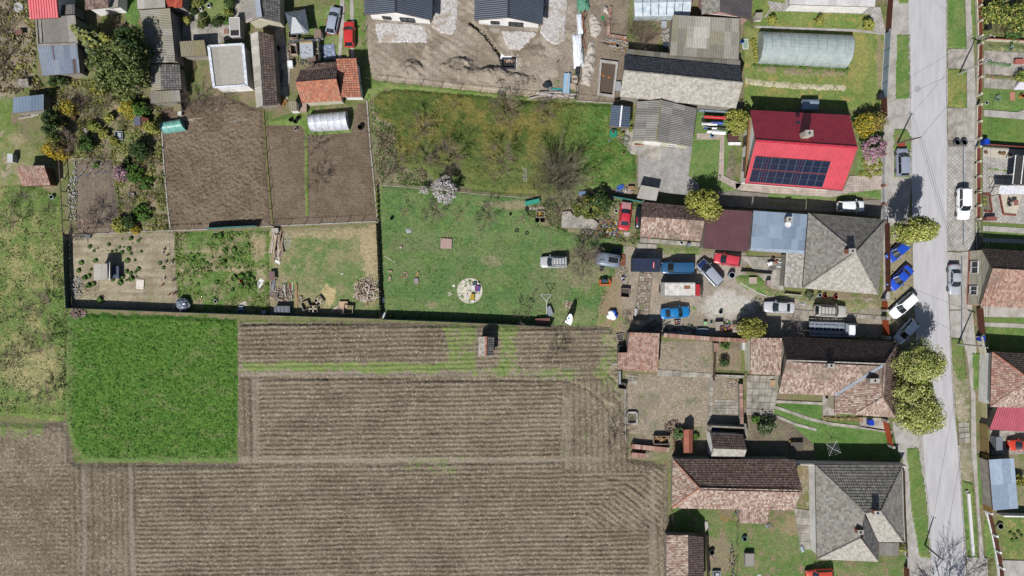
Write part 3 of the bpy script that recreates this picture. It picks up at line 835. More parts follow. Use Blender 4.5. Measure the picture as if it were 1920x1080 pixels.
# right-hand plots
zone('front_garden_scrub',[(1838,-60),(1990,-60),(1990,78),(1842,74)],grassfn('#7d8c46','#a08c68','#6a8038',f=0.05,amp=0.15,seed=221),res=0.18,z0=0.05,seed=56)
zone('front_lawn',[(1844,165),(1990,172),(1990,214),(1844,206)],grassfn('#6f9a40','#86a350',f=0.05,seed=222),res=0.18,z0=0.06,ragged=0.5,seed=57)
zone('front_lawn',[(1843,218),(1990,228),(1990,275),(1843,268)],grassfn('#7d9f42','#6c983c',f=0.05,seed=223),res=0.18,z0=0.06,ragged=0.5,seed=58)
zone('planted_strip',[(1846,81),(1990,90),(1990,102),(1846,96)],grassfn('#6a8a4a','#86986a','#b0a070',f=0.15,amp=0.2,seed=224),res=0.17,z0=0.07,ragged=0.6,seed=59)
zone('planted_strip',[(1850,115),(1896,119),(1894,128),(1850,122)],grassfn('#6f9a60','#8aa67c',f=0.1,amp=0.15,seed=225),res=0.17,z0=0.15,ragged=0.6,seed=60)
zone('planted_strip',[(1846,138),(1910,143),(1910,152),(1846,148)],grassfn('#7a8a54','#9a7f68','#6a9040',f=0.15,amp=0.15,seed=226),res=0.17,z0=0.15,ragged=0.6,seed=61)
slab('front_yard_paving',[(1844,95),(1990,104),(1990,172),(1844,165)],0.10,MAT_CONC2)
slab('garden_path',[(1844,206),(1905,211),(1940,200),(1990,200),(1990,228),(1916,224),(1844,218)],0.17,MAT_CONC)
slab('courtyard_paving',[(1842,276),(1990,285),(1990,425),(1842,415)],0.12,MAT_PAVE)
slab('pale_gravel_bed',[(1843,278),(1902,282),(1900,300),(1842,294)],0.15,mat('pale_gravel',C('#e0d8cb'),C('#c9bfae'),scale=9,rough=0.95))
zone('grass_bed',[(1851,313),(1890,318),(1890,324),(1851,319)],grassfn('#6d9a3c','#82a04c',f=0.05,seed=228),res=0.18,z0=0.14,ragged=0.4,seed=62)
slab('raised_terrace',[(1852,333),(1900,336),(1898,348),(1852,346)],0.3,mat('cream_plaster_slab',C('#dcd3c4')))
zone('front_lawn',[(1842,418),(1990,424),(1990,470),(1842,466)],grassfn('#6f983c','#86a04c',f=0.05,seed=229),res=0.18,z0=0.06,ragged=0.5,seed=63)
slab('concrete_walk',[(1842,423),(1990,433),(1990,443),(1842,433)],0.15,MAT_CONC)
slab('concrete_walk',[(1842,446),(1990,452),(1990,460),(1842,454)],0.15,MAT_CONC)
zone('front_lawn',[(1842,592),(1990,596),(1990,660),(1842,658)],grassfn('#6f983c','#86a04c',f=0.05,seed=230),res=0.18,z0=0.06,ragged=0.5,seed=64)
slab('concrete_walk',[(1842,572),(1990,580),(1990,596),(1842,594)],0.14,MAT_CONC)
slab('concrete_walk',[(1842,604),(1990,610),(1990,618),(1842,612)],0.15,MAT_CONC)
slab('narrow_walk',[(1838,660),(1858,662),(1856,800),(1842,800)],0.13,MAT_CONC)
slab('carport_floor',[(1855,806),(1990,812),(1990,850),(1858,852)],0.14,MAT_CONC2)
zone('back_garden',[(1862,850),(1990,850),(1990,960),(1905,956)],grassfn('#a09478','#8c9a5c',f=0.05,seed=231),res=0.18,z0=0.06,seed=65)
zone('front_lawn',[(1872,966),(1990,968),(1990,1050),(1884,1048)],grassfn('#8a9a4c','#76983f','#a09a66',f=0.05,seed=232),res=0.17,z0=0.07,ragged=0.5,seed=66)
slab('forecourt',[(1878,1050),(1990,1052),(1990,1160),(1886,1160)],0.14,MAT_CONC)
slab('garden_walk',[(152,60),(166,60),(172,100),(178,165),(168,170),(152,150)],0.1,MAT_CONC2)
slab('court_paving',[(344,20),(372,26),(372,45),(440,44),(440,-40),(458,-40),(462,60),(400,86),(342,84)],0.1,MAT_CONC2)
slab('wheel_track',[(638,-40),(646,-40),(646,30),(640,110),(634,110),(638,30)],0.14,MAT_CONC)
slab('wheel_track',[(656,-40),(663,-40),(664,110),(658,110)],0.14,MAT_CONC)
slab('parking_pad',[(612,36),(636,34),(637,66),(612,68)],0.13,brickmat('orange_brick_paving',C('#c07a4e'),C('#a8643c'),C('#8a6a50'),0.25,0.12))
ribbon('stepping_path',[(183,205),(200,228),(209,245),(208,270),(214,300)],5,0.14,MAT_CONC2)
slab('side_alley',[(512,45),(530,45),(545,125),(540,190),(524,190),(524,110)],0.1,MAT_CONC2)
# roofs and buildings
MAT_TILE=mat('roof_tiles',(1.0,)*3,(0.7,)*3,scale=6,rough=0.88,attr=True,spec=0.2,bump=0.006,bscale=30)
MAT_SHEET=mat('sheet_roofing',(1.0,)*3,(0.8,)*3,scale=2.5,rough=0.75,attr=True,spec=0.3)
MAT_METAL=mat('painted_metal_roofing',(1.05,)*3,(0.8,)*3,scale=0.8,rough=0.5,attr=True,spec=0.4,detail=10)
MAT_GALV=mat('galvanised_sheet',(1.0,)*3,(0.86,)*3,scale=2,rough=0.5,metal=0.35,attr=True,spec=0.5)
MAT_WOOD=mat('weathered_wood',C('#a08d78'),C('#6f604f'),scale=3,rough=0.9,stretch=(1,6,1),spec=0.2)
MAT_WHITEWALL=mat('white_render',C('#f4f2ef',1.6),C('#e0dcd6',1.7),scale=0.9,rough=0.9,spec=0.2)
MAT_CREAMWALL=mat('cream_render',C('#e8e2cc'),C('#d2c9b0'),scale=0.9,rough=0.9,spec=0.2)
MAT_GREYWALL=mat('grey_render',C('#b5afa5'),C('#938c81'),scale=0.9,rough=0.9,spec=0.2)
MAT_GLASS=mat('window_glass',(0.02,0.026,0.032),(0.015,0.02,0.025),rough=0.08,spec=0.8)
MAT_FRAME=mat('white_frame',C('#f2f2f2',1.6),rough=0.6)
MAT_DARKWOOD=mat('brown_painted_wood',C('#7a5c44'),C('#5f4633'),scale=4,rough=0.8)
def pal(*hx):
 return[np.array(C(h))for h in hx]
def dull(p,k=.32,s=.92):
 return[(c*(1-k)+float(c@np.array([.2126,.7152,.0722]))*k)*s for c in p]
P_RED=pal('#cf9079','#d8a08a','#c98169','#dcae9a','#bf8c78','#d4a592','#b57a66')
P_PINK=pal('#cfa091','#d9b0a0','#c08d7d','#b97f6e','#ddbdae','#c79a8c','#a67465')
P_RED, P_PINK=[c*np.array([1,1,.93])for c in dull(P_RED,.4,1.12)], [c*np.array([1,1.01,.92])for c in dull(P_PINK,.48,1.15)]
P_ORANGE=dull(pal('#e08a64','#d98058','#e69a76','#d4906e','#ea8a5e','#cf7b56'),.22,.95)
P_GREY=pal('#b5b0a8','#a8a39a','#c2bdb4','#9c968c','#b9b4a6','#aaa69e')
P_LGREY=pal('#cdc7bd','#c2bcb0','#d6d0c6','#b8b2a6','#c9c4b8')
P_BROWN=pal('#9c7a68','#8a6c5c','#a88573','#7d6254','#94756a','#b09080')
P_DBROWN=pal('#7d6659','#6c584e','#8a7264','#756158')  # dark tiles, and north slopes of pink roofs with shade in the colour
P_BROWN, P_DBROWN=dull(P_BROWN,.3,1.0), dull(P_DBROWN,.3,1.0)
P_GREY=[c*.88 for c in P_GREY]
P_GARAGE=pal('#98958f','#8d8a85','#a19e98')
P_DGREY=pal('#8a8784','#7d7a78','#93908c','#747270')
P_SLATE=pal('#5f6674','#5a6270','#646b7a')
P_OLIVE=pal('#a39a78','#958d6c','#aea58a')
P_CORR=pal('#aaa69a','#b5b0a4','#9c978a','#a8a28c')
P_METAL=pal('#c3cede','#b5c2d6','#ced8e6','#aebccf')
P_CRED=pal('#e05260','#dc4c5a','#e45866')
P_CRED_SHADE=pal('#c43c52','#bc384c')  # same red paint with the north slope's own shading put into the colour
P_BLUE=pal('#a9bbd0','#b3c4d8','#a0b3c9')
P_MAROON=pal('#6f4a50','#6a464c','#744e54')
PROF={'pan':[(0.02,0.0),(0.3,0.035),(0.6,0.045),(0.98,0.0)],'flat':[(0.02,0.0),(0.98,0.006)],'corr':[(0.0,0.0),(0.25,0.03),(0.5,0.085),(0.75,0.03),(1.0,0.0)],'rib':[(0.0,0.0),(0.5,0.0),(0.62,0.09),(0.86,0.09),(1.0,0.0)],'none':[(0.0,0.0),(1.0,0.0)],}
STY={'tile':('pan',0.26,0.36,0.05,0.012,'MAT_TILE'),'bigtile':('pan',0.34,0.42,0.06,0.012,'MAT_TILE'),'slate':('flat',0.36,0.34,0.025,0.006,'MAT_TILE'),'corr':('corr',0.25,1.7,0.02,0.004,'MAT_SHEET'),'tin':('corr',0.22,2.2,0.015,0.003,'MAT_GALV'),'rib':('rib',0.37,30.0,0.0,0.0,'MAT_METAL'),'mtile':('pan',0.36,0.42,0.04,0.0,'MAT_METAL'),'ntile':('pan',0.30,0.36,0.05,0.0,'MAT_METAL'),'felt':('none',1.1,4.5,0.012,0.003,'MAT_SHEET'),'tinflat':('none',0.95,1.9,0.012,0.006,'MAT_GALV'),}
def roof_slope(parent,poly,style,palette,seed=0,thick=0.12,rust=0.0,lichen=0.0,name='roof',deckmat=None):
 """poly: 3-D points, poly[0]->poly[1] is the eave. A deck plate with the covering laid on it."""
 P=[Vector(p)for p in poly]
 e=(P[1]-P[0]).normalized()
 cen=sum(P,Vector())/len(P)
 up=(cen-P[0]);up=(up-e*up.dot(e)).normalized()
 n=e.cross(up).normalized()
 if n.z<0:n=-n
 mb=MB()
 N=len(P)
 if not(N==4 and 0.85<(P[2]-P[3]).length/(P[1]-P[0]).length<1.18):
  P=[p-n*(p-P[0]).dot(n)for p in P]
 dz=0.07 if thick>.06 else .02
 top=[p-Vector((0,0,dz))for p in P];bot=[p-Vector((0,0,thick+dz))for p in P]
 vs=top+bot
 order=list(range(N))
 a=sum(P[i].x*P[(i+1)%N].y-P[(i+1)%N].x*P[i].y for i in range(N))
 if a<0:order=order[::-1]
 fs=[tuple(order),tuple(N+i for i in order[::-1])]
 for i in range(N):
  p, q=order[i], order[(i+1)%N]
  fs.append((p,N+p,N+q,q))
 mb.mesh(vs,fs)
 deck=mb.build(name,deckmat or MAT_DARKWOOD,parent)
 prof, tw, tl, step, jit, mname=STY[style]
 prof=PROF[prof]
 U=[((p-P[0]).dot(e),(p-P[0]).dot(up))for p in P]
 vmax=max(v for u,v in U)
 def interval(v):
  v=min(max(v,1e-4),vmax-1e-4)
  xs=[]
  for i in range(N):
   (u0,v0), (u1,v1)=U[i], U[(i+1)%N]
   if(v0>v)!=(v1>v):
    xs.append(u0+(u1-u0)*(v-v0)/(v1-v0))
  return(min(xs),max(xs))if len(xs)>=2 else(0,0)
 r=random.Random(seed*131+7)
 nr=max(1,round(vmax/tl));tl=vmax/nr
 umin=min(u for u,v in U);umax=max(u for u,v in U)
 mb=MB()
 k=len(prof)
 lift=n*0.012
 quad=False
 if N==4:
  wb, wt=(P[1]-P[0]).length, (P[2]-P[3]).length
  quad=0.85<wt/wb<1.18 and(U[3][0]-U[0][0])**2<(0.25*wb)**2
 ncol=max(1,round((P[1]-P[0]).length/tw))if quad else 0
 def at(u,v):
  if quad:
   return P[0].lerp(P[1],u).lerp(P[3].lerp(P[2],u),min(1,v/vmax))
  return P[0]+e*u+up*v
 for j in range(nr):
  v0, v1=j*tl, (j+1)*tl
  if quad:
   a0=a1=0.0;b0=b1=1.0;umin=0.0;tw=1.0/ncol
  else:
   a0, b0=interval(v0);a1, b1=interval(v1)
  wob=0.0 if jit==0 else r.uniform(-0.01,0.01)
  off=-0.5*tw*(j%2)if style in('slate','felt','tinflat')else 0.0
  i0=int(math.floor((min(a0,a1)-umin)/tw))-1
  i1=int(math.ceil((max(b0,b1)-umin)/tw))+1
  sheet=None
  for i in range(i0,i1):
   u0=umin+i*tw+off
   lo0, hi0=max(u0,a0), min(u0+tw,b0)
   lo1, hi1=max(u0,a1), min(u0+tw,b1)
   if hi0-lo0<1e-3*tw and hi1-lo1<1e-3*tw:continue
   if style in('corr','tin'):
    if sheet is None or i%4==0:
     sheet=palette[r.randrange(len(palette))]*r.uniform(0.9,1.08)
    col=sheet
   elif style=='rib':
    col=palette[0]
   elif style in('mtile','ntile'):
    col=palette[0]
   else:
    col=palette[r.randrange(len(palette))]*(r.uniform(0.95,1.05)if style=='slate' else r.uniform(0.88,1.1))
   if rust:
    q=float(fbm(np.array([u0*(1.3 if not quad else 8)+seed*9.1]),np.array([v0*0.25]),seed,4)[0])
    if q>1-rust:col=col*0.3+np.array(C('#8a5a40'))*0.7
   if lichen:
    q=float(fbm(np.array([u0*(0.35 if not quad else 3.5)+seed*3.7]),np.array([v0*0.35]),seed+5,4)[0])
    t=min(1,max(0,(q-0.5)*6))*lichen
    col=col*(1-t)+np.array(C('#8f8172'))*t
   dz=r.uniform(0,jit)if jit else 0
   tilt=r.uniform(-jit,jit)
   bot, topv, ris=[], [], []
   for f, hgt in prof:
    uu=u0+f*tw
    ub=min(max(uu,a0),b0)if b0>a0 else(a0+b0)/2
    ut=min(max(uu,a1),b1)if b1>a1 else(a1+b1)/2
    zb=hgt+step+dz+tilt*f
    bot.append(at(ub,v0+wob)+n*zb+lift)
    topv.append(at(ut,v1+0.02)+n*(hgt+dz*0.5)+lift)
    ris.append(at(ub,v0+wob)-n*0.004+lift)
   vs=bot+topv+ris
   fs=[]
   for q in range(k-1):
    fs.append((q,q+1,k+q+1,k+q))
    fs.append((2*k+q,2*k+q+1,q+1,q))
   mb.col=tuple(col)
   mb.mesh(vs,fs)
 o=mb.build({'tile':'roof_tiles','bigtile':'roof_tiles','slate':'roof_tiles','mtile':'roof_tiles','ntile':'roof_tiles'}.get(style,'roof_sheets'),globals()[mname],deck)
 o['kind']='stuff'
 return deck
def ridge_caps(parent,a,b,palette,r=0.11,L=0.38,seed=0,lift=0.05):
 a, b=Vector(a), Vector(b)
 n=max(1,int((b-a).length/L))
 rr=random.Random(seed+3)
 mb=MB()
 for i in range(n):
  p, q=a.lerp(b,i/n), a.lerp(b,(i+1.05)/n)
  mb.col=tuple(palette[rr.randrange(len(palette))]*rr.uniform(0.9,1.1))
  mb.tube(p+Vector((0,0,lift)),q+Vector((0,0,lift+0.01)),r*1.08,r*0.95,6)
 return mb.build('ridge_caps',MAT_TILE,parent)
def walls(parent,V,ring,gables,wallmat,over=0.35,drop=0.13,plinth=None):
 """walls under the eave ring (indices into V) and the gable triangles"""
 cen=sum((V[i]for i in ring),Vector())/len(ring)
 def inset(p):
  d=Vector((cen.x-p.x,cen.y-p.y,0))
  L=d.length
  return p+d*min(0.4,over*1.3/max(L,0.1))-Vector((0,0,drop))
 mb=MB()
 I={i:inset(V[i])for i in set(ring)|{k for g in gables for k in g}}
 n=len(ring)
 for a in range(n):
  p, q=I[ring[a]], I[ring[(a+1)%n]]
  mb.face([Vector((p.x,p.y,-0.1)),Vector((q.x,q.y,-0.1)),q,p])
 for g in gables:
  mb.face([I[k]for k in g])
 o=mb.build('wall',wallmat,parent)
 if plinth:
  b=MB()
  for a in range(n):
   p, q=I[ring[a]], I[ring[(a+1)%n]]
   b.bar((p.x,p.y,0.2),(q.x,q.y,0.2),0.1,0.5)
  b.build('plinth',plinth,parent)
 return o, I
def building(name,label,V,ring,slopes,gables=(),wallmat=None,over=0.35,cat='house',group=None,ridges=(),seed=1,plinth=None,extra_ring=None):
 """V: (px, py, h). slopes: (indices with the eave first, style, palette[, options])"""
 W=[pt(*v)for v in V]
 cen=sum((W[i]for i in ring),Vector())/len(ring)
 t=thing(name,(cen.x,cen.y,0),label,cat,group)
 wo, I=walls(t,W,ring,gables,wallmat or MAT_GREYWALL,over,plinth=plinth)
 for k, s in enumerate(slopes):
  idx, style, palette=s[:3]
  opt=s[3]if len(s)>3 else{}
  roof_slope(t,[W[i]for i in idx],style,palette,seed=seed*10+k,**opt)
 for k, rd in enumerate(ridges):
  ridge_caps(t,W[rd[0]],W[rd[1]],rd[2],seed=seed+k,**(rd[3]if len(rd)>3 else{}))
 t_I[name]=I
 return t, W, I
t_I={}
def wall_panel(parent,a,b,t0,t1,z0,z1,kind='window',out=None,fm=None,gm=None):
 """a window or door set on the wall running from a to b; out = outward direction"""
 a, b=Vector((a.x,a.y,0)), Vector((b.x,b.y,0))
 d=(b-a).normalized()
 nrm=Vector((d.y,-d.x,0))
 if out is not None and nrm.dot(Vector((out[0],out[1],0)))<0:nrm=-nrm
 p, q=a.lerp(b,t0), a.lerp(b,t1)
 mb=MB()
 w=0.09
 o=nrm*0.04
 def bar(s,e):mb.bar(s+o,e+o,w,0.12)
 P0, Q0, P1, Q1=p+Vector((0,0,z0)), q+Vector((0,0,z0)), p+Vector((0,0,z1)), q+Vector((0,0,z1))
 bar(P0,Q0);bar(P1,Q1);bar(P0,P1);bar(Q0,Q1);bar(P0.lerp(Q0,0.5),P1.lerp(Q1,0.5))
 f=mb.build(kind,fm or MAT_FRAME,parent)
 g=MB()
 oo=nrm*0.03
 g.face([P0+oo,Q0+oo,Q1+oo,P1+oo])
 g.build('pane',gm or MAT_GLASS,f)
 if kind=='window':
  s=MB();s.bar(P0+nrm*0.1-Vector((0,0,0.06)),Q0+nrm*0.1-Vector((0,0,0.06)),0.2,0.05)
  s.build('sill',MAT_GREYWALL,f)
 return f
def chimney(parent,px,py,h,sx=0.6,sy=0.6,hh=1.3,m=None,cap=True,rz=0.0):
 p=pt(px,py,h)
 mb=MB();mb.box((p.x,p.y,h-hh/2),(sx,sy,hh),rz)
 o=mb.build('chimney',m or MAT_GREYWALL,parent)
 b=MB()
 b.box((p.x,p.y,h+0.04),(sx+0.14,sy+0.14,0.09),rz)
 b.build('chimney_cap',MAT_CONC,o)
 b=MB();b.lathe((p.x,p.y,h+0.085),[(0.13,0),(0.13,0.16),(0.10,0.16),(0.10,0.02)],8)
 b.build('flue',MAT_TAR,o)
 return o
MAT_TAR=mat('black_tar',(0.015,0.015,0.016),rough=0.7)
MAT_BRICKM=mat('red_brick_masonry',C('#c07a60'),C('#98604c'),scale=6,rough=0.9)
def gable_ew(name,label,N,S,R,he,hr,stN,stS,**k):
 """ridge running left-right. N, S, R: ((x0,y0),(x1,y1)) north eave, south eave, ridge"""
 V=[(*S[0],he),(*S[1],he),(*N[1],he),(*N[0],he),(*R[0],hr),(*R[1],hr)]
 return building(name,label,V,[0,1,2,3],[((0,1,5,4),)+stS,((2,3,4,5),)+stN],gables=[(3,0,4),(1,2,5)],**k)
def gable_ns(name,label,Wt,E,R,he,hr,stW,stE,**k):
 """ridge running up-down. Wt, E, R: (top, bottom) points of west eave, east eave, ridge"""
 V=[(*Wt[1],he),(*E[1],he),(*E[0],he),(*Wt[0],he),(*R[1],hr),(*R[0],hr)]
 return building(name,label,V,[0,1,2,3],[((3,0,4,5),)+stW,((1,2,5,4),)+stE],gables=[(0,1,4),(2,3,5)],**k)
def shed_roof(name,label,Q,hs,st,over=0.2,cat='shed',wallmat=None,eave=(0,1,2,3),**k):
 """mono-pitch or flat roof on four walls. Q: SW, SE, NE, NW; hs heights"""
 V=[(*q,h)for q,h in zip(Q,hs)]
 return building(name,label,V,[0,1,2,3],[(eave,)+st],wallmat=wallmat or MAT_GREYWALL,over=over,cat=cat,**k)
 # upper left farmsteads
building('house','bright red ribbed metal roof at the top left corner',[(56,36,3.4),(110,33,3.4),(104,-30,5.2),(50,-30,5.2)],[0,1,2,3],[((0,1,2,3),'rib',P_CRED)],wallmat=MAT_WHITEWALL,seed=2)
t, W, I=shed_roof('flat_roofed_annex','flat grey felt roof between the red roof and the tin roof',[(70,84),(145,82),(140,28),(67,34)],[2.9,2.9,3.0,3.0],('felt',P_GREY),cat='building',seed=3)
b=MB()
for p, q in(((68,36),(71,83)),((76,38),(78,80)),((71,84),(144,82)),((140,29),(145,81))):
 b.bar(pt(*p,3.06),pt(*q,3.06),0.25,0.14)
b.build('parapet',MAT_GREYWALL,t)
shed_roof('tin_shed','shed with a pale corrugated tin roof streaked with rust',[(80,142),(150,137),(145,83),(70,86)],[2.3,2.3,2.6,2.6],('tin',P_METAL,dict(rust=0.36)),seed=4)
shed_roof('lean_to','small slate-grey lean-to beside the red metal roof',[(110,30),(141,28),(140,8),(113,10)],[2.4,2.4,2.7,2.7],('corr',P_DGREY),seed=5)
shed_roof('garden_shed','small shed with blue-grey sheet roof in the left garden',[(24,212),(82,206),(82,177),(25,183)],[2.1,2.1,2.4,2.4],('tin',P_BLUE),seed=6)
t, W, I=building('house','house with brown tile roof and white wall near the top left',[(160,18,3.2),(204,14,3.2),(202,-40,5.0),(158,-40,5.0)],[0,1,2,3],[((0,1,2,3),'tile',P_BROWN)],wallmat=MAT_WHITEWALL,seed=7)
shed_roof('white_annex','white walled annex beside the brown tile roof',[(204,15),(222,14),(222,-40),(204,-40)],[2.6,2.6,2.6,2.6],('felt',P_LGREY),cat='building',wallmat=MAT_WHITEWALL,seed=8)
shed_roof('long_barn','long low barn with grey asbestos roof shaded by the pine',[(284,118),(329,116),(319,15),(261,19)],[2.7,3.2,3.2,2.7],('corr',P_CORR),cat='barn',eave=(3,0,1,2),seed=9)
shed_roof('flat_roofed_garage','flat pale grey roof with white edge above the long barn',[(258,17),(310,14),(308,-40),(255,-40)],[3.0,3.0,3.0,3.0],('felt',P_LGREY),cat='garage',wallmat=MAT_WHITEWALL,seed=10)
shed_roof('porch','small red tiled porch roof beside the flat pale garage',[(311,15),(342,14),(342,-30),(310,-30)],[2.5,2.5,3.4,3.4],('tile',pal('#c8604c','#d06a54','#bd5845')),cat='porch',seed=11)
gable_ns('tiled_shed','shed with dark grey grid-tiled roof below the long barn',((285,122),(283,170)),((337,121),(341,167)),((301,120),(303,168)),2.3,3.0,('corr',P_CORR),('bigtile',P_DGREY),cat='shed',seed=12)
shed_roof('corrugated_shed','low shed with olive corrugated roof beside the bare vegetable garden',[(283,194),(339,190),(337,169),(281,171)],[2.0,2.0,2.3,2.3],('corr',P_CORR),seed=13)
shed_roof('hen_coop','tiny lean-to coop at the corner of the garden bed',[(327,209),(341,207),(339,194),(326,196)],[1.5,1.5,1.7,1.7],('corr',P_OLIVE),cat='coop',seed=14)
shed_roof('corrugated_store','small store with olive corrugated roof beside the flat garage',[(340,106),(388,104),(383,75),(337,78)],[2.3,2.3,2.6,2.6],('corr',P_OLIVE),seed=15)
t, W, I=shed_roof('flat_roofed_garage','white walled garage with flat pale roof and bright rim',[(402,164),(463,160),(456,83),(392,87)],[3.1,3.1,3.1,3.1],('felt',P_LGREY),cat='garage',wallmat=MAT_WHITEWALL,over=0.1,seed=16)
b=MB()
for i in range(4):
 b.bar(W[i]+Vector((0,0,0.1)),W[(i+1)%4]+Vector((0,0,0.1)),0.4 if i%2 else 0.25,0.22)
b.build('roof_rim',mat('white_roof_edge',C('#eceff4',1.7),C('#cdd4e0'),scale=2,rough=0.6),t)
t, W, I=gable_ns('farm_outbuilding','long narrow outbuilding with grey west slope and dark tiled east slope',((470,64),(481,202)),((512,66),(520,196)),((484,58),(493,198)),2.6,3.4,('corr',P_LGREY),('bigtile',P_DBROWN),cat='outbuilding',ridges=[(4,5,P_LGREY)],seed=17)
t, W, I=gable_ns('house','house with pale ridge strip and dark east slope near the top',((452,-40),(462,43)),((524,-40),(525,42)),((478,-40),(487,33)),3.0,4.8,('corr',P_GREY),('bigtile',P_DGREY),wallmat=MAT_CREAMWALL,seed=18)
b=MB();b.bar(W[4]+Vector((0,0,.09)),W[5]+Vector((0,0,.09)),0.75,0.06);b.build('ridge_flashing',mat('light_sheet_metal',C('#d3dbe8'),rough=0.5,metal=0.3),t)
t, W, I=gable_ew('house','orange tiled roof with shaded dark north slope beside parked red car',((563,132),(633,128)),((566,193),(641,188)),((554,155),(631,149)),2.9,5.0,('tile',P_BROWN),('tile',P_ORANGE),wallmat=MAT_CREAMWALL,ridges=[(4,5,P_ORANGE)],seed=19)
shed_roof('lean_to','brown tiled lean-to strip on the north side of the orange roof',[(564,133),(633,128),(630,117),(597,119)],[3.0,3.0,2.4,2.4],('tile',P_BROWN),eave=(2,3,0,1),seed=20)
t, W, I=building('house_wing','tall orange tiled wing at the right of the orange roofed house',[(641,182,3.2),(677,182,2.9),(668,109,2.9),(630,110,3.2)],[0,1,2,3],[((1,2,3,0),'bigtile',P_ORANGE)],wallmat=MAT_WHITEWALL,cat='house',seed=21)
# two new bungalows on the building site
P_NEW=pal('#4e5766')
for nm, dx, wx in(('left',0,None),('right',1,None)):
 if dx==0:
  Wt, E, R=((682,-70),(684,28)), ((812,-70),(810,38)), ((742,-80),(742,23));lab='new white bungalow with dark ribbed roof, the left of the pair on the building site'
  base=((703,37),(804,45))
 else:
  Wt, E, R=((890,-70),(890,38)), ((1022,-70),(1017,46)), ((955,-80),(953,33));lab='new white bungalow with dark ribbed roof, the right of the pair above the pipe trenches'
  base=((908,46),(1005,53))
 t, W, I=gable_ns('bungalow',lab,Wt,E,R,3.0,4.9,('ntile',P_NEW),('ntile',P_NEW),wallmat=MAT_WHITEWALL,over=0.55,group='new bungalows',seed=22+dx)
 a, b2=I[0], I[1]
 wall_panel(t,a,b2,0.2,0.34,1.0,1.9,out=(0,-1),fm=MAT_TAR)
 wall_panel(t,a,b2,0.5,0.74,0.5,2.0,out=(0,-1),fm=MAT_TAR)
 m=MB();m.bar(W[5]+Vector((0,0,.06)),W[4]+Vector((0,0,.06)),0.3,0.1);m.build('ridge_cap',mat('dark_ridge',C('#3d4450'),rough=0.5),t)
 m=MB();m.bar(Vector((a.x,a.y,0.15)),Vector((b2.x,b2.y,0.15)),0.1,0.3);m.build('plinth',mat('dark_plinth',C('#4a5568')),t)
 # north: barn, corrugated hall, glasshouse, houses
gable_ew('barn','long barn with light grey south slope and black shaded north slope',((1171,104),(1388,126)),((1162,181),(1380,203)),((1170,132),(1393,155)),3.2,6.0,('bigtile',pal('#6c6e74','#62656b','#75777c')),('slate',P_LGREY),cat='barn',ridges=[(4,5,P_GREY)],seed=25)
shed_roof('lean_to','narrow corrugated lean-to along the north side of the long barn',[(1173,101),(1388,126),(1388,114),(1173,92)],[2.9,2.9,2.5,2.5],('corr',P_CORR),eave=(2,3,0,1),seed=26)
t, W, I=shed_roof('corrugated_hall','hall with corrugated asbestos roof and one pale panel in the middle',[(1256,104),(1385,112),(1388,35),(1262,28)],[2.9,2.9,3.6,3.6],('corr',P_CORR),cat='shed',seed=27)
pa=[pt(1287,89,3.15),pt(1330,92,3.15),pt(1333,32,3.72),pt(1291,30,3.72)]
o=roof_slope(t,pa,'corr',P_LGREY,seed=28,thick=0.03,name='pale_roof_panel');o['label']='paler corrugated sheets in the middle of the roof'
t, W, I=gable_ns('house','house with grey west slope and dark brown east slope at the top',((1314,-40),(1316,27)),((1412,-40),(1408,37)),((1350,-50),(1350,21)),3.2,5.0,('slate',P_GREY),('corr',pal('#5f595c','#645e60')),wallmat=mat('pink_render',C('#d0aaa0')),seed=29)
b=MB();b.bar(I[0],I[1],0.06,0.06);b.build('gutter',MAT_FRAME,t)
shed_roof('house','white flat-topped house front above the trellis paved forecourt',[(1480,8),(1640,13),(1648,-60),(1482,-60)],[3.0,3.0,3.0,3.0],('felt',pal('#f0eeec','#e6e3e0')),cat='house',wallmat=MAT_WHITEWALL,over=0.4,seed=30)
# middle: garage, pavilion, red house, sheds
t, W, I=gable_ns('garage','garage with grey corrugated gable roof above the paved yard',((1195,190),(1187,263)),((1306,203),(1297,275)),((1240,187),(1230,264)),2.7,3.9,('corr',P_GARAGE),('corr',P_GARAGE),cat='garage',wallmat=MAT_CREAMWALL,ridges=[(4,5,P_OLIVE)],over=0.25,seed=31)
wall_panel(t,I[0],I[1],0.18,0.5,0.1,2.1,kind='door',out=(0,-1),gm=MAT_WHITEWALL)
wall_panel(t,I[0],I[1],0.62,0.78,0.9,1.9,out=(0,-1))
t=thing('pavilion',pt(1162,218),'glazed pavilion with blue-grey roof and white ridge beside the garage','pavilion')
V=[pt(1143,236,2.2),pt(1180,239,2.2),pt(1182,200,2.2),pt(1147,197,2.2),pt(1162,238,2.75),pt(1166,198,2.75)]
roof_slope(t,[V[3],V[0],V[4],V[5]],'corr',pal('#5f6f84'),seed=32,thick=0.05);roof_slope(t,[V[1],V[2],V[5],V[4]],'corr',pal('#5c6c80'),seed=33,thick=0.05)
b=MB();b.bar(V[4]+Vector((0,0,.08)),V[5]+Vector((0,0,.08)),0.22,0.06);b.build('ridge',MAT_FRAME,t)
for i in range(4):
 b=MB();p=V[i].lerp(V[(i+2)%4],0.06);b.bar((p.x,p.y,0),(p.x,p.y,2.15),0.14);b.build('post',MAT_WOOD,t)
b=MB();b.bar(V[0].lerp(V[2],.06)-Vector((0,0,1.4)),V[1].lerp(V[3],.06)-Vector((0,0,1.4)),0.06,1.2);b.build('front_panel',MAT_WOOD,t)
t, W, I=gable_ew('house','large house with bright red metal roof carrying solar panels',((1407,207),(1593,217)),((1397,342),(1580,356)),((1417,264),(1608,277)),4.2,8.3,('mtile',P_CRED_SHADE),('rib',P_CRED),wallmat=MAT_WHITEWALL,over=0.6,seed=34)
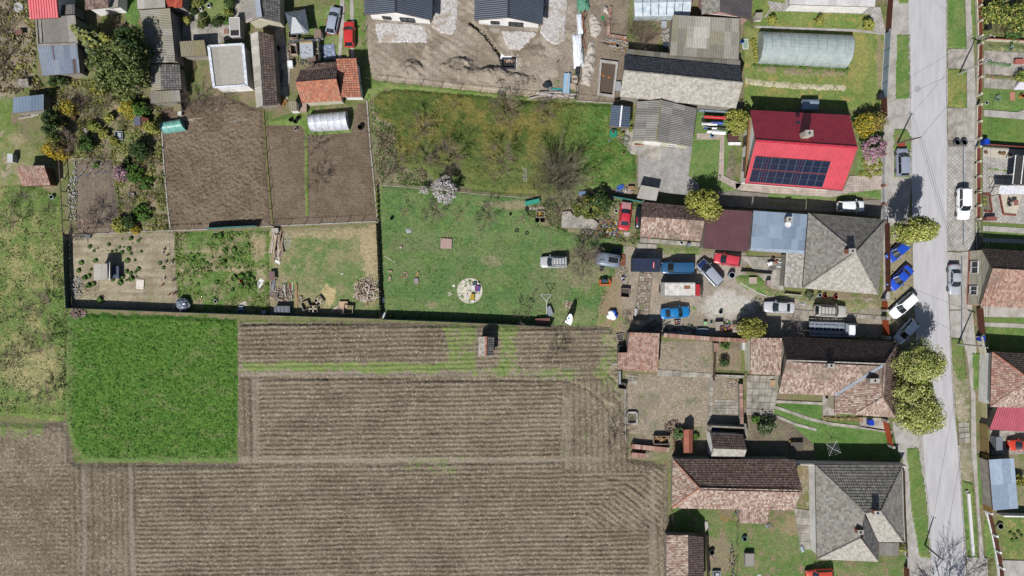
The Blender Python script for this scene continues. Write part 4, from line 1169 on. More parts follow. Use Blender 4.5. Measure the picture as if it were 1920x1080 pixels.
S0, S1, R1, R0=W[0], W[1], W[5], W[4]
def on_s(u,v,lift=0.2):
 nn=(S1-S0).cross(R0-S0).normalized()
 return(S0.lerp(S1,u)).lerp(R0.lerp(R1,u),v)+nn*lift
b=MB();b.bar(R0+Vector((0,0,.08)),R1+Vector((0,0,.08)),0.28,0.12);b.build('ridge_cap',mat('red_ridge',C('#e0485a'),rough=0.4),t)
b=MB();b.bar(S0-Vector((0,.06,.12)),S1-Vector((0,.06,.12)),0.14,0.12);b.build('gutter',mat('dark_red_gutter',C('#a03040'),rough=0.5),t)
MAT_PV=mat('solar_cells',(0.006,0.011,0.028),(0.004,0.007,0.02),scale=6,rough=0.18,spec=0.6)
MAT_PVF=mat('solar_frame',C('#565d66'),rough=0.5)
for row, (va,vb)in enumerate(((0.045,0.335),(0.365,0.65))):
 for i in range(9):
  u0, u1=0.035+i*0.083, 0.035+(i+1)*0.083-0.004
  fr=MB()
  c4=[on_s(u0,va),on_s(u1,va),on_s(u1,vb),on_s(u0,vb)]
  for k in range(4):fr.bar(c4[k],c4[(k+1)%4],0.055,0.06)
  fr.bar(c4[0].lerp(c4[3],.5),c4[1].lerp(c4[2],.5),0.055,0.03)
  f=fr.build('solar_panel',MAT_PVF,t)
  for q in range(2):
   for w in range(3):
    cb=MB()
    a0, a1=(q*.5+.02), (q*.5+.48)
    b0, b1=w/3+.015, (w+1)/3-.015
    f4=[on_s(lerp(u0,u1,x),lerp(va,vb,y),0.205)for x,y in((b0,a0),(b1,a0),(b1,a1),(b0,a1))]
    cb.face(f4);cb.build('solar_cell',MAT_PV,f)
ch=chimney(t,1517,250,9.2,1.0,0.75,2.6,MAT_CREAMWALL)
b=MB();q=pt(1497,229,6.6);b.box(q,(0.55,0.45,0.12),0.0,rx=-0.5);b.build('roof_window',MAT_GLASS,t)
b=MB()
for k in range(2):
 p=pt(1560+22*k,345,4.6)
a, b2=I[3], I[0]
wall_panel(t,a,b2,0.62,0.82,0.9,2.3,out=(-1,0),fm=MAT_DARKWOOD)
wall_panel(t,a,b2,0.28,0.42,0.1,2.2,kind='door',out=(-1,0),fm=MAT_DARKWOOD)
d=(b2-a).normalized();nn=Vector((-1,0,0))
b=MB();b.bar(Vector((a.x,a.y,2.9))+d*0.2+nn*0.22,Vector((b2.x,b2.y,2.9))-d*0.4+nn*0.22,.45,0.1);b.build('balcony',mat('tan_timber_deck',C('#b08a60'),C('#8f6c48'),scale=3,rough=0.8),t)
b=MB();b.bar(Vector((a.x,a.y,3.15))+d*0.2+nn*0.44,Vector((b2.x,b2.y,3.15))-d*0.4+nn*0.44,0.05,0.4);b.build('balcony_rail',mat('tan_rail',C('#8f6a48')),t)
shed_roof('tool_shed','small grey metal roofed shed with rust stains beside the paved yard',[(1194,371),(1230,378),(1236,353),(1202,347)],[2.1,2.1,2.3,2.3],('tinflat',P_LGREY,dict(rust=0.25)),seed=35)
t, W, I=gable_ew('outbuilding','tiled outbuilding with mossy dark north slope and pink south slope beside the red wreck',((1204,379),(1320,391)),((1200,443),(1314,452)),((1203,406),(1321,414)),2.6,4.3,('tile',P_BROWN),('tile',P_PINK,dict(lichen=0.6)),cat='outbuilding',seed=36)  # north slope in darker, browner tile tones than the south one
t, W, I=shed_roof('flat_roofed_extension','flat maroon metal roof between tiled outbuilding and blue-grey roof',[(1319,466),(1402,472),(1410,396),(1325,391)],[3.0,3.0,3.4,3.4],('rib',P_MAROON),cat='extension',seed=37)
t, W, I=shed_roof('flat_roofed_extension','flat light blue sheet metal roof joined to the grey hip roof',[(1407,468),(1508,474),(1514,402),(1413,395)],[3.2,3.2,3.4,3.4],('tinflat',P_BLUE),cat='extension',seed=38)
chimney(t,1480,412,4.5,0.7,0.7,1.2)
b=MB();p=pt(1477,421,4.1);b.lathe(p,[(0.05,-0.1),(0.42,0.02),(0.46,0.08),(0.4,0.06),(0.05,-0.02)],14);b.build('satellite_dish',MAT_FRAME,t)
b=MB();b.bar(pt(1407,467,3.2),pt(1508,473,3.2),0.5,0.12);b.build('gutter',mat('pale_blue_gutter',C('#c0d0e0'),rough=0.5),t)
building('house','house with large grey tiled pyramid hip roof and red brick chimney',[(1505,540,3.2),(1646,552,3.2),(1660,412,3.2),(1516,400,3.2),(1604,473,7.2)],[0,1,2,3],[((0,1,4),'slate',P_LGREY),((1,2,4),'slate',P_GREY),((2,3,4),'slate',P_GREY),((3,0,4),'slate',P_GREY)],wallmat=MAT_CREAMWALL,ridges=[(0,4,P_GREY),(1,4,P_GREY),(2,4,P_GREY),(3,4,P_GREY)],seed=39)
hp=bpy.data.objects[[o.name for o in COL.objects if o.get('label','').startswith('house with large grey tiled pyramid')][0]]
chimney(hp,1598,471,7.9,0.9,0.6,1.4,MAT_BRICKM)
shed_roof('lean_to','low lean-to with pale cement tiles beside the pyramid roof',[(1470,538),(1506,541),(1512,476),(1474,473)],[2.3,2.6,2.6,2.3],('slate',pal('#d6d0c8','#c3bdb4','#dcd6cc','#b8b1a6')),eave=(3,0,1,2),seed=40)
# south: L-shaped pink tiled house
V=[(1459,737,3.0),(1565,741,3.0),(1565,775,3.0),(1601,777,4.3),(1679,782,3.0),(1684,642,3.0),(1466,632,3.0),(1475,675,6.3),(1659,682,6.3),(1655,745,6.3)]
t, W, I=building('house','L-shaped house with faded pink tile roof and metal valley gutter',V,[0,1,2,3,4,5,6],[((0,1,8,7),'tile',P_PINK,dict(lichen=0.5)),((5,6,7,8),'tile',P_DBROWN),((4,5,8,9),'tile',P_BROWN),((2,1,8,9,3),'tile',P_PINK,dict(lichen=0.9)),((3,4,9),'tile',P_PINK)],gables=[(6,0,7)],wallmat=MAT_CREAMWALL,over=0.4,ridges=[(7,8,P_LGREY),(8,9,P_PINK),(4,9,P_BROWN),(3,9,P_PINK),(5,8,P_PINK)],seed=41)
b=MB();b.bar(W[1]+Vector((0,0,.16)),W[8]+Vector((-0.3,-.2,.1)),0.42,0.05);b.build('valley_gutter',mat('zinc_valley',C('#aab4be'),C('#7d8894'),scale=4,rough=0.7),t)
chimney(t,1558,686,6.9,0.9,0.5,1.3);chimney(t,1640,714,6.6,1.2,0.5,1.2)
t, W, I=shed_roof('annex','small pink tiled annex left of the L-shaped house',[(1407,701),(1464,703),(1466,634),(1408,633)],[2.6,2.6,4.0,4.0],('tile',P_PINK),cat='annex',wallmat=MAT_CREAMWALL,seed=42)
t, W, I=shed_roof('tiled_shed','pink tiled shed at the edge of the ploughed field',[(1173,695),(1233,698),(1237,625),(1180,623)],[2.3,2.3,3.4,3.4],('tile',P_RED),seed=43)
shed_roof('tiled_lean_to','low red tiled lean-to on the field side of the pink shed',[(1158,692),(1180,695),(1181,661),(1159,661)],[1.8,1.9,2.3,2.2],('tile',P_RED),seed=44)
t, W, I=gable_ew('small_outbuilding','small outbuilding with dark ribbed north slope and pale wall beside the yard',((1332,812),(1393,815)),((1333,857),(1395,858)),((1337,841),(1400,843)),2.3,3.5,('bigtile',P_DBROWN),('slate',P_LGREY),cat='outbuilding',wallmat=MAT_WHITEWALL,over=0.1,seed=45)
gable_ns('wood_shelter','narrow terracotta roofed shelter standing in the cobbled yard',((1282,806),(1282,849)),((1299,806),(1298,850)),((1292,805),(1292,849)),1.9,2.4,('felt',pal('#b8705a','#b06850')),('felt',pal('#a8644e')),cat='shelter',wallmat=MAT_DARKWOOD,over=0.15,seed=46)
V=[(1260,952,2.8),(1487,956,2.8),(1489,862,2.8),(1262,861,2.8),(1311,915,5.3),(1504,919,5.3)]
t, W, I=building('house','low house with patchy brown north slope and pale pink south slope at the bottom',V,[0,1,2,3],[((0,1,5,4),'tile',P_PINK),((2,3,4,5),'tile',P_BROWN),((3,0,4),'tile',P_PINK)],gables=[(1,2,5)],wallmat=MAT_GREYWALL,ridges=[(4,5,P_PINK),(0,4,P_ORANGE),(3,4,P_ORANGE)],seed=47)
shed_roof('porch','pale pink tiled porch roof below the low brown roofed house',[(1387,980),(1438,982),(1442,956),(1386,954)],[2.2,2.2,2.75,2.75],('tile',P_PINK),cat='porch',seed=48)
gable_ns('tiled_barn','pink and brown tiled barn roof cut by the bottom edge',((1250,1003),(1250,1110)),((1318,1006),(1320,1110)),((1290,1003),(1291,1112)),2.6,4.2,('tile',P_PINK),('tile',P_DBROWN),cat='barn',seed=49)
V=[(1532,1048,3.2),(1647,1053,3.2),(1647,1016,3.2),(1693,1016,3.2),(1691,873,3.2),(1529,872,3.2),(1622,961,7.0),(1651,958,7.0),(1613,1008,6.6)]
t, W, I=building('house','house with grey hip roof and striped shadowed north slope at the bottom right',V,[0,1,2,3,4,5],[((5,0,8,6),'slate',P_GREY),((4,5,6,7),'bigtile',P_GREY),((3,4,7),'slate',P_GREY),((0,1,8),'slate',P_LGREY),((1,2,6,8),'slate',P_DGREY),((2,3,7,6),'slate',P_LGREY)],wallmat=MAT_WHITEWALL,ridges=[(5,6,P_GREY),(4,7,P_GREY),(3,7,P_GREY),(0,8,P_GREY)],seed=50)
chimney(t,1613,998,7.2,0.7,0.5,1.0,MAT_BRICKM);chimney(t,1645,962,7.8,0.8,0.5,1.2,MAT_BRICKM)
shed_roof('porch','flat grey porch roof in the corner of the bottom right house',[(1648,1042),(1685,1042),(1686,1018),(1648,1018)],[2.6]*4,('felt',P_GREY),cat='porch',seed=51)
# right-hand side of the street
t, W, I=gable_ew('house','cream gabled house with faded red roof on the right side of the street',((1842,467),(1990,476)),((1838,573),(1990,582)),((1861,504),(2010,512)),3.4,6.2,('tile',P_DBROWN),('tile',P_RED,dict(lichen=0.4)),wallmat=MAT_CREAMWALL,over=0.15,ridges=[(4,5,P_RED)],plinth=mat('pink_plinth',C('#d58a78')),seed=52)
wall_panel(t,I[3],I[0],0.2,0.42,0.9,2.4,out=(-1,0));wall_panel(t,I[3],I[0],0.66,0.82,0.9,2.4,out=(-1,0))
V=[(1857,762,3.2),(1990,766,3.2),(1990,668,3.2),(1860,660,3.2),(1932,712,6.0),(1995,714,6.0)]
building('house','orange-pink hip roofed house at the right edge below the gabled house',V,[0,1,2,3],[((3,0,4),'tile',P_RED),((0,1,5,4),'tile',P_PINK),((2,3,4,5),'tile',P_DBROWN)],gables=[(1,2,5)],wallmat=MAT_WHITEWALL,ridges=[(3,4,P_ORANGE),(0,4,P_RED)],seed=53)
shed_roof('carport','carport with pinkish red ribbed roof over the orange car',[(1855,805),(1990,814),(1990,764),(1873,757)],[2.6,2.6,3.0,3.0],('rib',pal('#cf6a78','#cc6674')),cat='carport',seed=54)
shed_roof('garage','garage with flat light blue metal roof at the right edge',[(1862,957),(1909,953),(1901,859),(1854,862)],[2.5,2.5,2.7,2.7],('felt',P_BLUE),cat='garage',seed=55)
t=thing('entrance_canopy',pt(1910,315),'dark curved entrance canopy with white ribs at the right edge','canopy')
for k in range(7):
 pass
arc=[pt(lerp(1904,1998,i/6),291+2*(i/6),2.6+0.8*math.sin(math.pi*i/12))for i in range(7)]
arc2=[pt(lerp(1898,1992,i/6),345,2.4+0.8*math.sin(math.pi*i/12))for i in range(7)]
b=MB()
for i in range(6):b.face([arc2[i],arc2[i+1],arc[i+1],arc[i]])
b.build('canopy_sheet',mat('smoked_polycarbonate',C('#4a4846'),rough=0.3,spec=0.5),t)
for i in range(0,7,1):
 b=MB();b.bar(arc[i]+Vector((0,0,.05)),arc2[i]+Vector((0,0,.05)),0.12,0.06);b.build('rib',MAT_FRAME,t)
for p in(arc[0],arc2[0]):
 b=MB();b.bar((p.x+.3,p.y,0),(p.x+.3,p.y,p.z),0.1);b.build('post',MAT_FRAME,t)
t=thing('glazed_canopy',pt(1910,354),'white ribbed glass canopy over the patio at the right edge','canopy')
q=[pt(1873,364,2.4),pt(1990,366,2.4),pt(1990,350,2.7),pt(1875,348,2.7)]
b=MB();b.face(q);b.build('glass_sheet',mat('milky_glass',C('#e8e8ec',1.8),C('#c9cdd4'),scale=4,rough=0.3),t)
for i in range(16):
 b=MB();b.bar(q[0].lerp(q[1],i/15)+Vector((0,0,.04)),q[3].lerp(q[2],i/15)+Vector((0,0,.04)),0.08,0.06);b.build('rib',MAT_FRAME,t)
for p in(q[0],q[3]):
 b=MB();b.bar((p.x+.1,p.y,0),(p.x+.1,p.y,p.z),0.1);b.build('post',MAT_DARKWOOD,t)
 # small huts in the gardens and fields
t, W, I=shed_roof('garden_hut','small red tiled hut in the meadow at the left edge',[(42,349),(95,347),(83,310),(31,312)],[1.9,1.9,2.7,2.7],('tile',P_RED,dict(lichen=0.3)),seed=56,wallmat=MAT_DARKWOOD)
t, W, I=shed_roof('hen_house','pale roofed hen house in the middle of the poultry run',[(176,526),(202,524),(201,494),(176,496)],[2.2,2.2,2.4,2.4],('felt',P_LGREY),cat='hen house',wallmat=MAT_WOOD,over=0.1,seed=57)
b=MB();q=pt(214,510,0.8);b.box((q.x,q.y,0.5),(1.6,1.8,1.0));b.build('annex_box',mat('dark_tarp',C('#5f6a7d')),t)
b=MB();q=pt(204,508,2.0);b.box((q.x,q.y,2.0),(0.35,2.6,0.06));b.build('roof_board',MAT_FRAME,t)
t, W, I=gable_ns('field_hut','little tiled field hut with orange ridge between the ploughed strips',((898,632),(897,668)),((926,632),(925,667)),((912,631),(911,667)),1.9,2.8,('slate',pal('#c9c2b8','#b5a89c','#d6cec4')),('bigtile',P_DGREY),cat='hut',wallmat=MAT_WOOD,over=0.2,ridges=[(4,5,P_ORANGE,dict(r=0.16))],seed=58)
shed_roof('playhouse','tiny grey roofed playhouse on the lawn beside the big house',[(1416,37),(1430,36),(1430,23),(1417,24)],[1.0,1.0,1.3,1.3],('felt',P_GREY),cat='playhouse',wallmat=MAT_WHITEWALL,over=0.05,seed=59)
t, W, I=gable_ew('metal_hutch','small grey metal roofed hutch in the shade north of the red roof',((1504,187),(1536,187)),((1503,205),(1534,205)),((1503,190),(1536,190)),1.4,1.6,('tinflat',P_BLUE),('tinflat',P_BLUE),cat='hutch',over=0.1,seed=60)
gable_ns('rabbit_hutch','little hutch with grey and red roof halves in the left garden',((251,217),(252,235)),((279,222),(278,236)),((262,218),(264,235)),1.2,1.7,('felt',P_SLATE),('felt',pal('#8a4a3c')),cat='hutch',wallmat=MAT_DARKWOOD,over=0.1,seed=61)
# vehicles
MAT_CARGLASS=mat('car_glass',(0.012,0.016,0.018),(0.01,0.013,0.015),rough=0.05,spec=0.9)
MAT_TYRE=mat('tyre_rubber',(0.018,0.018,0.019),rough=0.85)
MAT_RIM=mat('wheel_rim',C('#b5b8bd'),rough=0.4,metal=0.7)
MAT_LAMP=mat('headlamp_glass',C('#e4e8ee',1.6),rough=0.15,spec=0.7)
MAT_TAIL=mat('tail_lamp',C('#c02028'),rough=0.25,spec=0.6)
MAT_BLACKP=mat('black_plastic',(0.02,0.02,0.022),rough=0.6)
def paint(hx,k=None):
 c=C(hx,k)
 return mat('car_paint_'+hx.strip('#'),c,tuple(x*0.94 for x in c),scale=1.2,rough=0.32,spec=0.5,coat=0.6)
CAR={'sedan':(4.5,1.75,1.42,-0.33,-0.19,0.06,0.21,0.92,0.72,0.92,0.95),'hatch':(4.0,1.70,1.46,-0.475,-0.37,0.08,0.25,0.93,0.76,0.95,0.93),'wagon':(4.6,1.78,1.50,-0.482,-0.42,0.07,0.22,0.94,0.76,0.95,0.94),'suv':(4.6,1.85,1.75,-0.482,-0.43,0.08,0.21,1.08,0.95,1.10,1.08),'van':(4.9,1.90,1.90,-0.487,-0.45,0.15,0.28,1.10,0.90,1.10,1.10),'mpv':(4.5,1.80,1.65,-0.48,-0.42,0.13,0.30,1.00,0.82,1.02,1.00),}
def wheel(root,x,y,r=0.31,w=0.2):
 o=MB()
 n=16
 def cyl(mb,rad,ya,yb):
  vs=[(x+rad*math.cos(2*math.pi*i/n),yy,r+rad*math.sin(2*math.pi*i/n))for yy in(ya,yb)for i in range(n)]
  mb.mesh(vs,[(i,(i+1)%n,n+(i+1)%n,n+i)for i in range(n)]+[tuple(range(n))[::-1],tuple(range(n,2*n))])
 cyl(o,r,y-w/2,y+w/2)
 t=o.build('wheel',MAT_TYRE,root,local=True)
 q=MB();cyl(q,r*0.62,y-w/2-0.012,y+w/2+0.012);q.build('rim',MAT_RIM,t,local=True)
def loft(mb,secs):
 k=len(secs[0])
 vs=[p for s in secs for p in s]
 fs=[]
 for j in range(len(secs)-1):
  for i in range(k-1):
   fs.append((j*k+i,j*k+i+1,(j+1)*k+i+1,(j+1)*k+i))
 fs.append(tuple(range(k))[::-1]);fs.append(tuple((len(secs)-1)*k+i for i in range(k)))
 mb.mesh(vs,fs)
def car(px,py,heading,kind,color,label,name='parked_car',L=None,group=None,rack=False,roofcol=None,hoodcol=None,k=None,sunroof=False,z=0.1):
 cl, W, H, rb, rr, fr, fb, belt, hf, hr, bz=CAR[kind]
 L=L or cl
 p=pt(px,py,0.8)
 root=thing(name,(p.x,p.y,z),label,'van' if kind=='van' else 'car',group,math.radians(heading))
 pm=paint(color,k)
 S=[-1,-0.975,-0.93,-0.8,-0.62,-0.4,-0.1,0.15,0.36,0.5,0.65,0.8,0.9,0.955,0.985,1.0]
 def top(s):
  x=s*0.5
  if x<=rb+0.01:return lerp(bz-0.10,bz,min(1,(s+1)/0.1))
  if x>=fb-0.03:
   t=max(0.0,(x-fb+0.03)/(0.5-fb+0.03))
   return lerp(hr,hf,t**1.6)-0.12*max(0,(s-0.95)/0.05)
  return belt
 def hw(s):
  a=abs(s)
  w=W/2*(1-0.05*a**3)
  if s>0:w*=1-0.07*max(0,(s-0.5)/0.5)**2
  if a>0.9:w*=1-0.30*((a-0.9)/0.1)**2.2
  return w
 secs=[]
 for s in S:
  w, zt=hw(s), top(s)
  zb=0.2+0.12*max(0,(abs(s)-0.9)/0.1)
  half=[(w*0.9,zb),(w,zb+0.18),(w*1.0,zt*0.62),(w*0.965,zt-0.08),(w*0.90,zt-0.015),(w*0.6,zt+0.02),(0,zt+0.035)]
  sec=[(s*L/2,y,zz)for y,zz in half]+[(s*L/2,-y,zz)for y,zz in half[::-1][1:]]
  secs.append(sec)
 mb=MB();loft(mb,secs)
 body=mb.build('body',pm,root,smooth=True,local=True)
 n=9
 wb_, wr_=W/2*0.90, W/2*0.70
 def edge(x,w,z,bulge,crown):
  return[Vector((x+bulge*(1-(2*i/(n-1)-1)**2),w*(1-2*i/(n-1)),z+crown*(1-(2*i/(n-1)-1)**2)))for i in range(n)]
 zb=belt-0.02
 FB, FR=edge(fb*L,wb_*0.97,zb+0.02,0.16,0.03), edge(fr*L,wr_,H-0.06,0.10,0.05)
 RB, RR=edge(rb*L,wb_*0.93,zb+0.02,-0.08,0.02), edge(rr*L,wr_*0.97,H-0.07,-0.05,0.05)
 g=MB()
 for i in range(n-1):g.face([FB[i],FB[i+1],FR[i+1],FR[i]])
 g.build('windscreen',MAT_CARGLASS,root,smooth=True,local=True)
 g=MB()
 for i in range(n-1):g.face([RB[i+1],RB[i],RR[i],RR[i+1]])
 g.build('rear_window',MAT_CARGLASS,root,smooth=True,local=True)
 for s, i in((1,0),(-1,n-1)):
  g=MB()
  m=4
  for j in range(m):
   a, b=j/m, (j+1)/m
   g.face([FB[i].lerp(RB[i],a),FB[i].lerp(RB[i],b),FR[i].lerp(RR[i],b),FR[i].lerp(RR[i],a)][::s])
  g.build('side_window',MAT_CARGLASS,root,local=True)
 rows=7
 g=MB()
 G=[]
 for j in range(rows):
  t=j/(rows-1)
  G.append([FR[i].lerp(RR[i],t)+Vector((0,0,0.05*math.sin(math.pi*t)))for i in range(n)])
 for j in range(rows-1):
  for i in range(n-1):g.face([G[j][i],G[j][i+1],G[j+1][i+1],G[j+1][i]])
 for i in(0,n-1):
  g.bar(FB[i],FR[i],0.07,0.05);g.bar(RB[i],RR[i],0.13,0.06)
  g.bar(FR[i],RR[i],0.09,0.07)
  g.bar(FB[i].lerp(RB[i],0.45),FR[i].lerp(RR[i],0.42),0.06,0.05)
 ro=g.build('roof',paint(roofcol)if roofcol else pm,root,smooth=False,local=True)
 if hoodcol:
  g=MB();hx=[s for s in S if s/2>fb+0.02 and s<0.97]
  gg=[[Vector((s*L/2,hw(s)*q,top(s)+0.045-0.03*abs(q)))for q in(-0.8,-0.4,0,0.4,0.8)]for s in hx]
  for j in range(len(gg)-1):
   for i in range(4):g.face([gg[j][i],gg[j+1][i],gg[j+1][i+1],gg[j][i+1]])
  g.build('bonnet',paint(hoodcol),root,smooth=True,local=True)
 if rack:
  for s in(-1,1):
   g=MB();g.bar((rr*L*0.9,s*wr_*0.86,H+0.08),(fr*L,s*wr_*0.86,H+0.06),0.05,0.05);g.build('roof_rail',MAT_BLACKP,root,local=True)
  for q in range(5):
   x=lerp(rr*L*0.85,fr*L*0.8,q/4)
   g=MB();g.bar((x,-wr_*0.86,H+0.1),(x,wr_*0.86,H+0.1),0.06,0.04);g.build('roof_bar',MAT_BLACKP,root,local=True)
 if sunroof:
  x0, x1=fr*L-0.25, fr*L-0.9
  g=MB();g.box(((x0+x1)/2,0,H+0.035),(abs(x0-x1),wr_*1.2,0.03));g.build('sunroof',MAT_CARGLASS,root,local=True)
 for s in(-1,1):
  for x in(-0.30*L,0.32*L):wheel(root,x,s*(W/2-0.1),0.31 if kind not in('suv','van')else 0.35)
  g=MB();g.box((0.465*L,s*W*0.33,hf-0.07),(0.14,W*0.17,0.14),s*-0.35);g.build('headlight',MAT_LAMP,root,local=True)
  g=MB();g.box((-0.485*L,s*W*0.37,bz-0.16),(0.10,W*0.12,0.22),s*0.25);g.build('tail_light',MAT_TAIL,root,local=True)
  g=MB();g.box((fb*L-0.32,s*(W/2+0.09),belt+0.06),(0.12,0.22,0.14),s*-0.2,taper=0.85);g.build('mirror',pm,root,local=True)
 g=MB();g.box((0.488*L,0,0.48),(0.06,W*0.62,0.2));g.build('grille',MAT_BLACKP,root,local=True)
 return root
car(625,38,79,'hatch','#b4bed0','silver hatchback on the brick pad left of the red hatchback',L=4.1)
car(655,64,91,'hatch','#e8413c','red hatchback on the twin concrete tracks',L=3.9)
car(1692,304,91,'mpv','#a9b0c4','silver car on the grass verge below the wooden pole',L=4.2)
car(1806,382,-90,'suv','#f4f4f6','white car on the patterned paving',L=4.8,k=1.5)
car(1790,524,-90,'sedan','#c6cad2','silver saloon parked on the street below the white car',L=4.6)
G_ST='cars parked aslant in front of the walls'
car(1685,470,221,'hatch','#2456d0','blue hatchback half under the street conifer',L=4.1,group=G_ST)
car(1688,521,226,'sedan','#2a5ce0','blue saloon parked aslant between blue hatchback and white estate',L=4.3,group=G_ST)
car(1694,573,222,'wagon','#f6f6f6','white estate car parked aslant in the sun',L=4.7,k=1.5,group=G_ST)
car(1699,621,228,'hatch','#eef0f4','white hatchback parked aslant in the shade of round trees',L=4.2,k=1.6,group=G_ST)
car(1595,387,1,'hatch','#eef0f2','white car on the shaded drive below the red roof',L=4.1,k=1.6)
car(1461,576,178,'sedan','#dadce0','silver saloon facing left beside the dead bush',L=4.6)
car(1556,583,-3,'suv','#d3cfc6','silver off-roader with roof bars on the yard drive',L=4.8,rack=True)
car(1039,491,181,'wagon','#cfcfd0','silver estate car with ladder rack standing on the lawn',L=4.2,rack=True)
car(1270,502,181,'van','#2f6490','dark teal blue van behind the navy trailer',L=4.9)
car(1331,512,132,'mpv','#b4bac8','silver people carrier with navy bonnet parked aslant in the yard',L=4.6,hoodcol='#28346a')
car(1364,487,171,'hatch','#e84a58','faded red hatchback below the maroon roof',L=4.0)
car(1266,586,5,'sedan','#1f8ad0','bright blue saloon at the bottom of the car yard',L=4.4)
car(1172,405,84,'sedan','#e03848','red saloon with faded pink bonnet among the junk',L=4.3,hoodcol='#d39a9a')
car(1537,1078,184,'hatch','#e25038','orange-red car cut by the bottom edge',L=4.2)
car(1916,834,182,'hatch','#ea4a2e','orange car half under the pinkish carport roof',L=4.1)
def truck(px,py,heading,label,cabcol,name='box_truck'):
 p=pt(px,py,1.0)
 root=thing(name,(p.x,p.y,0.1),label,'truck',None,math.radians(heading))
 pm=paint(cabcol)
 return root, pm
def cab(root,pm,x0,x1,W,H,hood):
 """forward cab: body, windscreen, side windows"""
 S=[(x0,0.3,H*0.55,1.0),(x0+0.05,0.3,H*0.6,1.0),(x1-hood,0.3,H*0.55,1.0),(x1-0.15,0.3,H*0.48,0.96),(x1,0.4,H*0.42,0.80)]
 secs=[]
 for x, zb, zt, f in S:
  w=W/2*f
  half=[(w*.92,zb),(w,zb+.2),(w,zt-.1),(w*.93,zt),(0,zt+.03)]
  secs.append([(x,y,z)for y,z in half]+[(x,-y,z)for y,z in half[::-1][1:]])
 mb=MB();loft(mb,secs);mb.build('cab_body',pm,root,smooth=True,local=True)
 zb=H*0.55
 a=[Vector((x1-hood*.35,y*W*.45,zb))for y in(1,.5,0,-.5,-1)];b=[Vector((x1-hood-.25,y*W*.40,H))for y in(1,.5,0,-.5,-1)]
 for i, q in enumerate((0,.08,.11,.08,0)):a[i].x+=q;b[i].x+=q*.7
 g=MB()
 for i in range(4):g.face([a[i],a[i+1],b[i+1],b[i]])
 g.build('windscreen',MAT_CARGLASS,root,smooth=True,local=True)
 for s, i in((1,0),(-1,4)):
  r0=Vector((x0+.1,s*W*.46,zb));r1=Vector((x0+.1,s*W*.40,H))
  g=MB();g.face([a[i],r0,r1,b[i]][::s]);g.build('side_window',MAT_CARGLASS,root,local=True)
  g=MB();g.box((x1-hood*.4,s*(W/2+.12),H*.62),(.1,.22,.3));g.build('mirror',MAT_BLACKP,root,local=True)
  g=MB();g.box((x1-.06,s*W*.32,H*.33),(.12,.3,.16));g.build('headlight',MAT_LAMP,root,local=True)
 g=MB();R0=[Vector((x0+.05,v.y,H))for v in b]
 for i in range(4):g.face([b[i],b[i+1],R0[i+1],R0[i]])
 g.face([R0[0],R0[4],Vector((x0+.05,-W*.46,zb)),Vector((x0+.05,W*.46,zb))])
 g.build('roof',pm,root,local=True)
root, pm=truck(1278,543,0,'truck with long white box body and red cab in the car yard','#c83038')
cab(root,pm,1.75,3.2,1.95,2.1,0.55)
g=MB();g.box((-0.75,0,1.55),(4.7,2.15,2.1));g.build('cargo_box',mat('white_box_body',C('#e8e4de',1.8),C('#cfc8bd'),scale=1.5,rough=0.6),root,local=True)
for s in(-1,1):
 g=MB();g.bar((-3.1,s*1.0,2.62),(1.6,s*1.0,2.62),0.16,0.05);g.build('roof_edge_rail',mat('grey_trim',C('#a5a5a4'),rough=0.5),root,local=True)
g=MB();g.box((-3.02,0,2.615),(0.2,2.1,0.04));g.build('rear_roof_edge',mat('grey_trim',C('#a5a5a4')),root,local=True)
g=MB();g.box((0.4,0.35,2.612),(0.9,0.5,0.02));g.build('rust_patch',mat('rust',C('#a87850'),C('#8a5a3c'),rough=0.9),root,local=True)
g=MB();g.box((-0.2,0,0.42),(6.2,0.9,0.16));g.build('chassis',MAT_BLACKP,root,local=True)
for x in(-1.9,2.45):
 for s in(-1,1):wheel(root,x,s*0.88,0.36,0.24)
root, pm=truck(1561,618,-2,'white flatbed lorry with slatted empty loading deck','#eef0f4',name='flatbed_lorry')
cab(root,pm,1.9,3.75,2.05,2.1,0.7)
MAT_DECK=mat('grey_deck_metal',C('#b5bcc8'),C('#8d96a5'),scale=3,rough=0.55,metal=0.3)
for s in(-1,1):
 g=MB();g.bar((-3.6,s*0.95,1.0),(1.75,s*0.95,1.0),0.28,0.14);g.build('side_rail',MAT_DECK,root,local=True)
 g=MB();g.bar((-3.6,s*0.42,0.98),(1.75,s*0.42,0.98),0.5,0.1);g.build('deck_plate',MAT_DECK,root,local=True)
for i in range(9):
 x=-3.4+i*0.62
 g=MB();g.bar((x,-0.95,1.06),(x,0.95,1.06),0.16 if i%2 else 0.1,0.05);g.build('deck_slat',MAT_DECK,root,local=True)
g=MB();g.bar((1.72,-1.0,1.35),(1.72,1.0,1.35),0.1,0.7);g.build('headboard',MAT_DECK,root,local=True)
g=MB();g.box((0,0,0.5),(7.0,0.8,0.2));g.build('chassis',MAT_BLACKP,root,local=True)
for x in(-2.1,2.75):
 for s in(-1,1):wheel(root,x,s*0.9,0.36,0.24)
p=pt(1212,497,2.0)
root=thing('box_trailer',(p.x,p.y,0.1),'navy blue covered trailer with small red badge, left of the teal van','trailer',None,math.radians(-1))
g=MB();g.box((0,0,1.25),(4.2,2.0,1.7),taper=0.985);g.build('tarpaulin_body',mat('navy_tarpaulin',C('#22304f'),C('#1a2744'),scale=2,rough=0.5,spec=0.4),root,local=True)
badge=MB()
n=18
out=[(1.05+0.13*math.cos(a),(0.36 if math.sin(a)>=0 else-0.36)+0.13*math.sin(a),2.106)for a in[2*math.pi*i/n for i in range(n)]]
badge.face(out);bo=badge.build('badge',mat('red_badge',C('#d8202c'),rough=0.5),root,local=True)
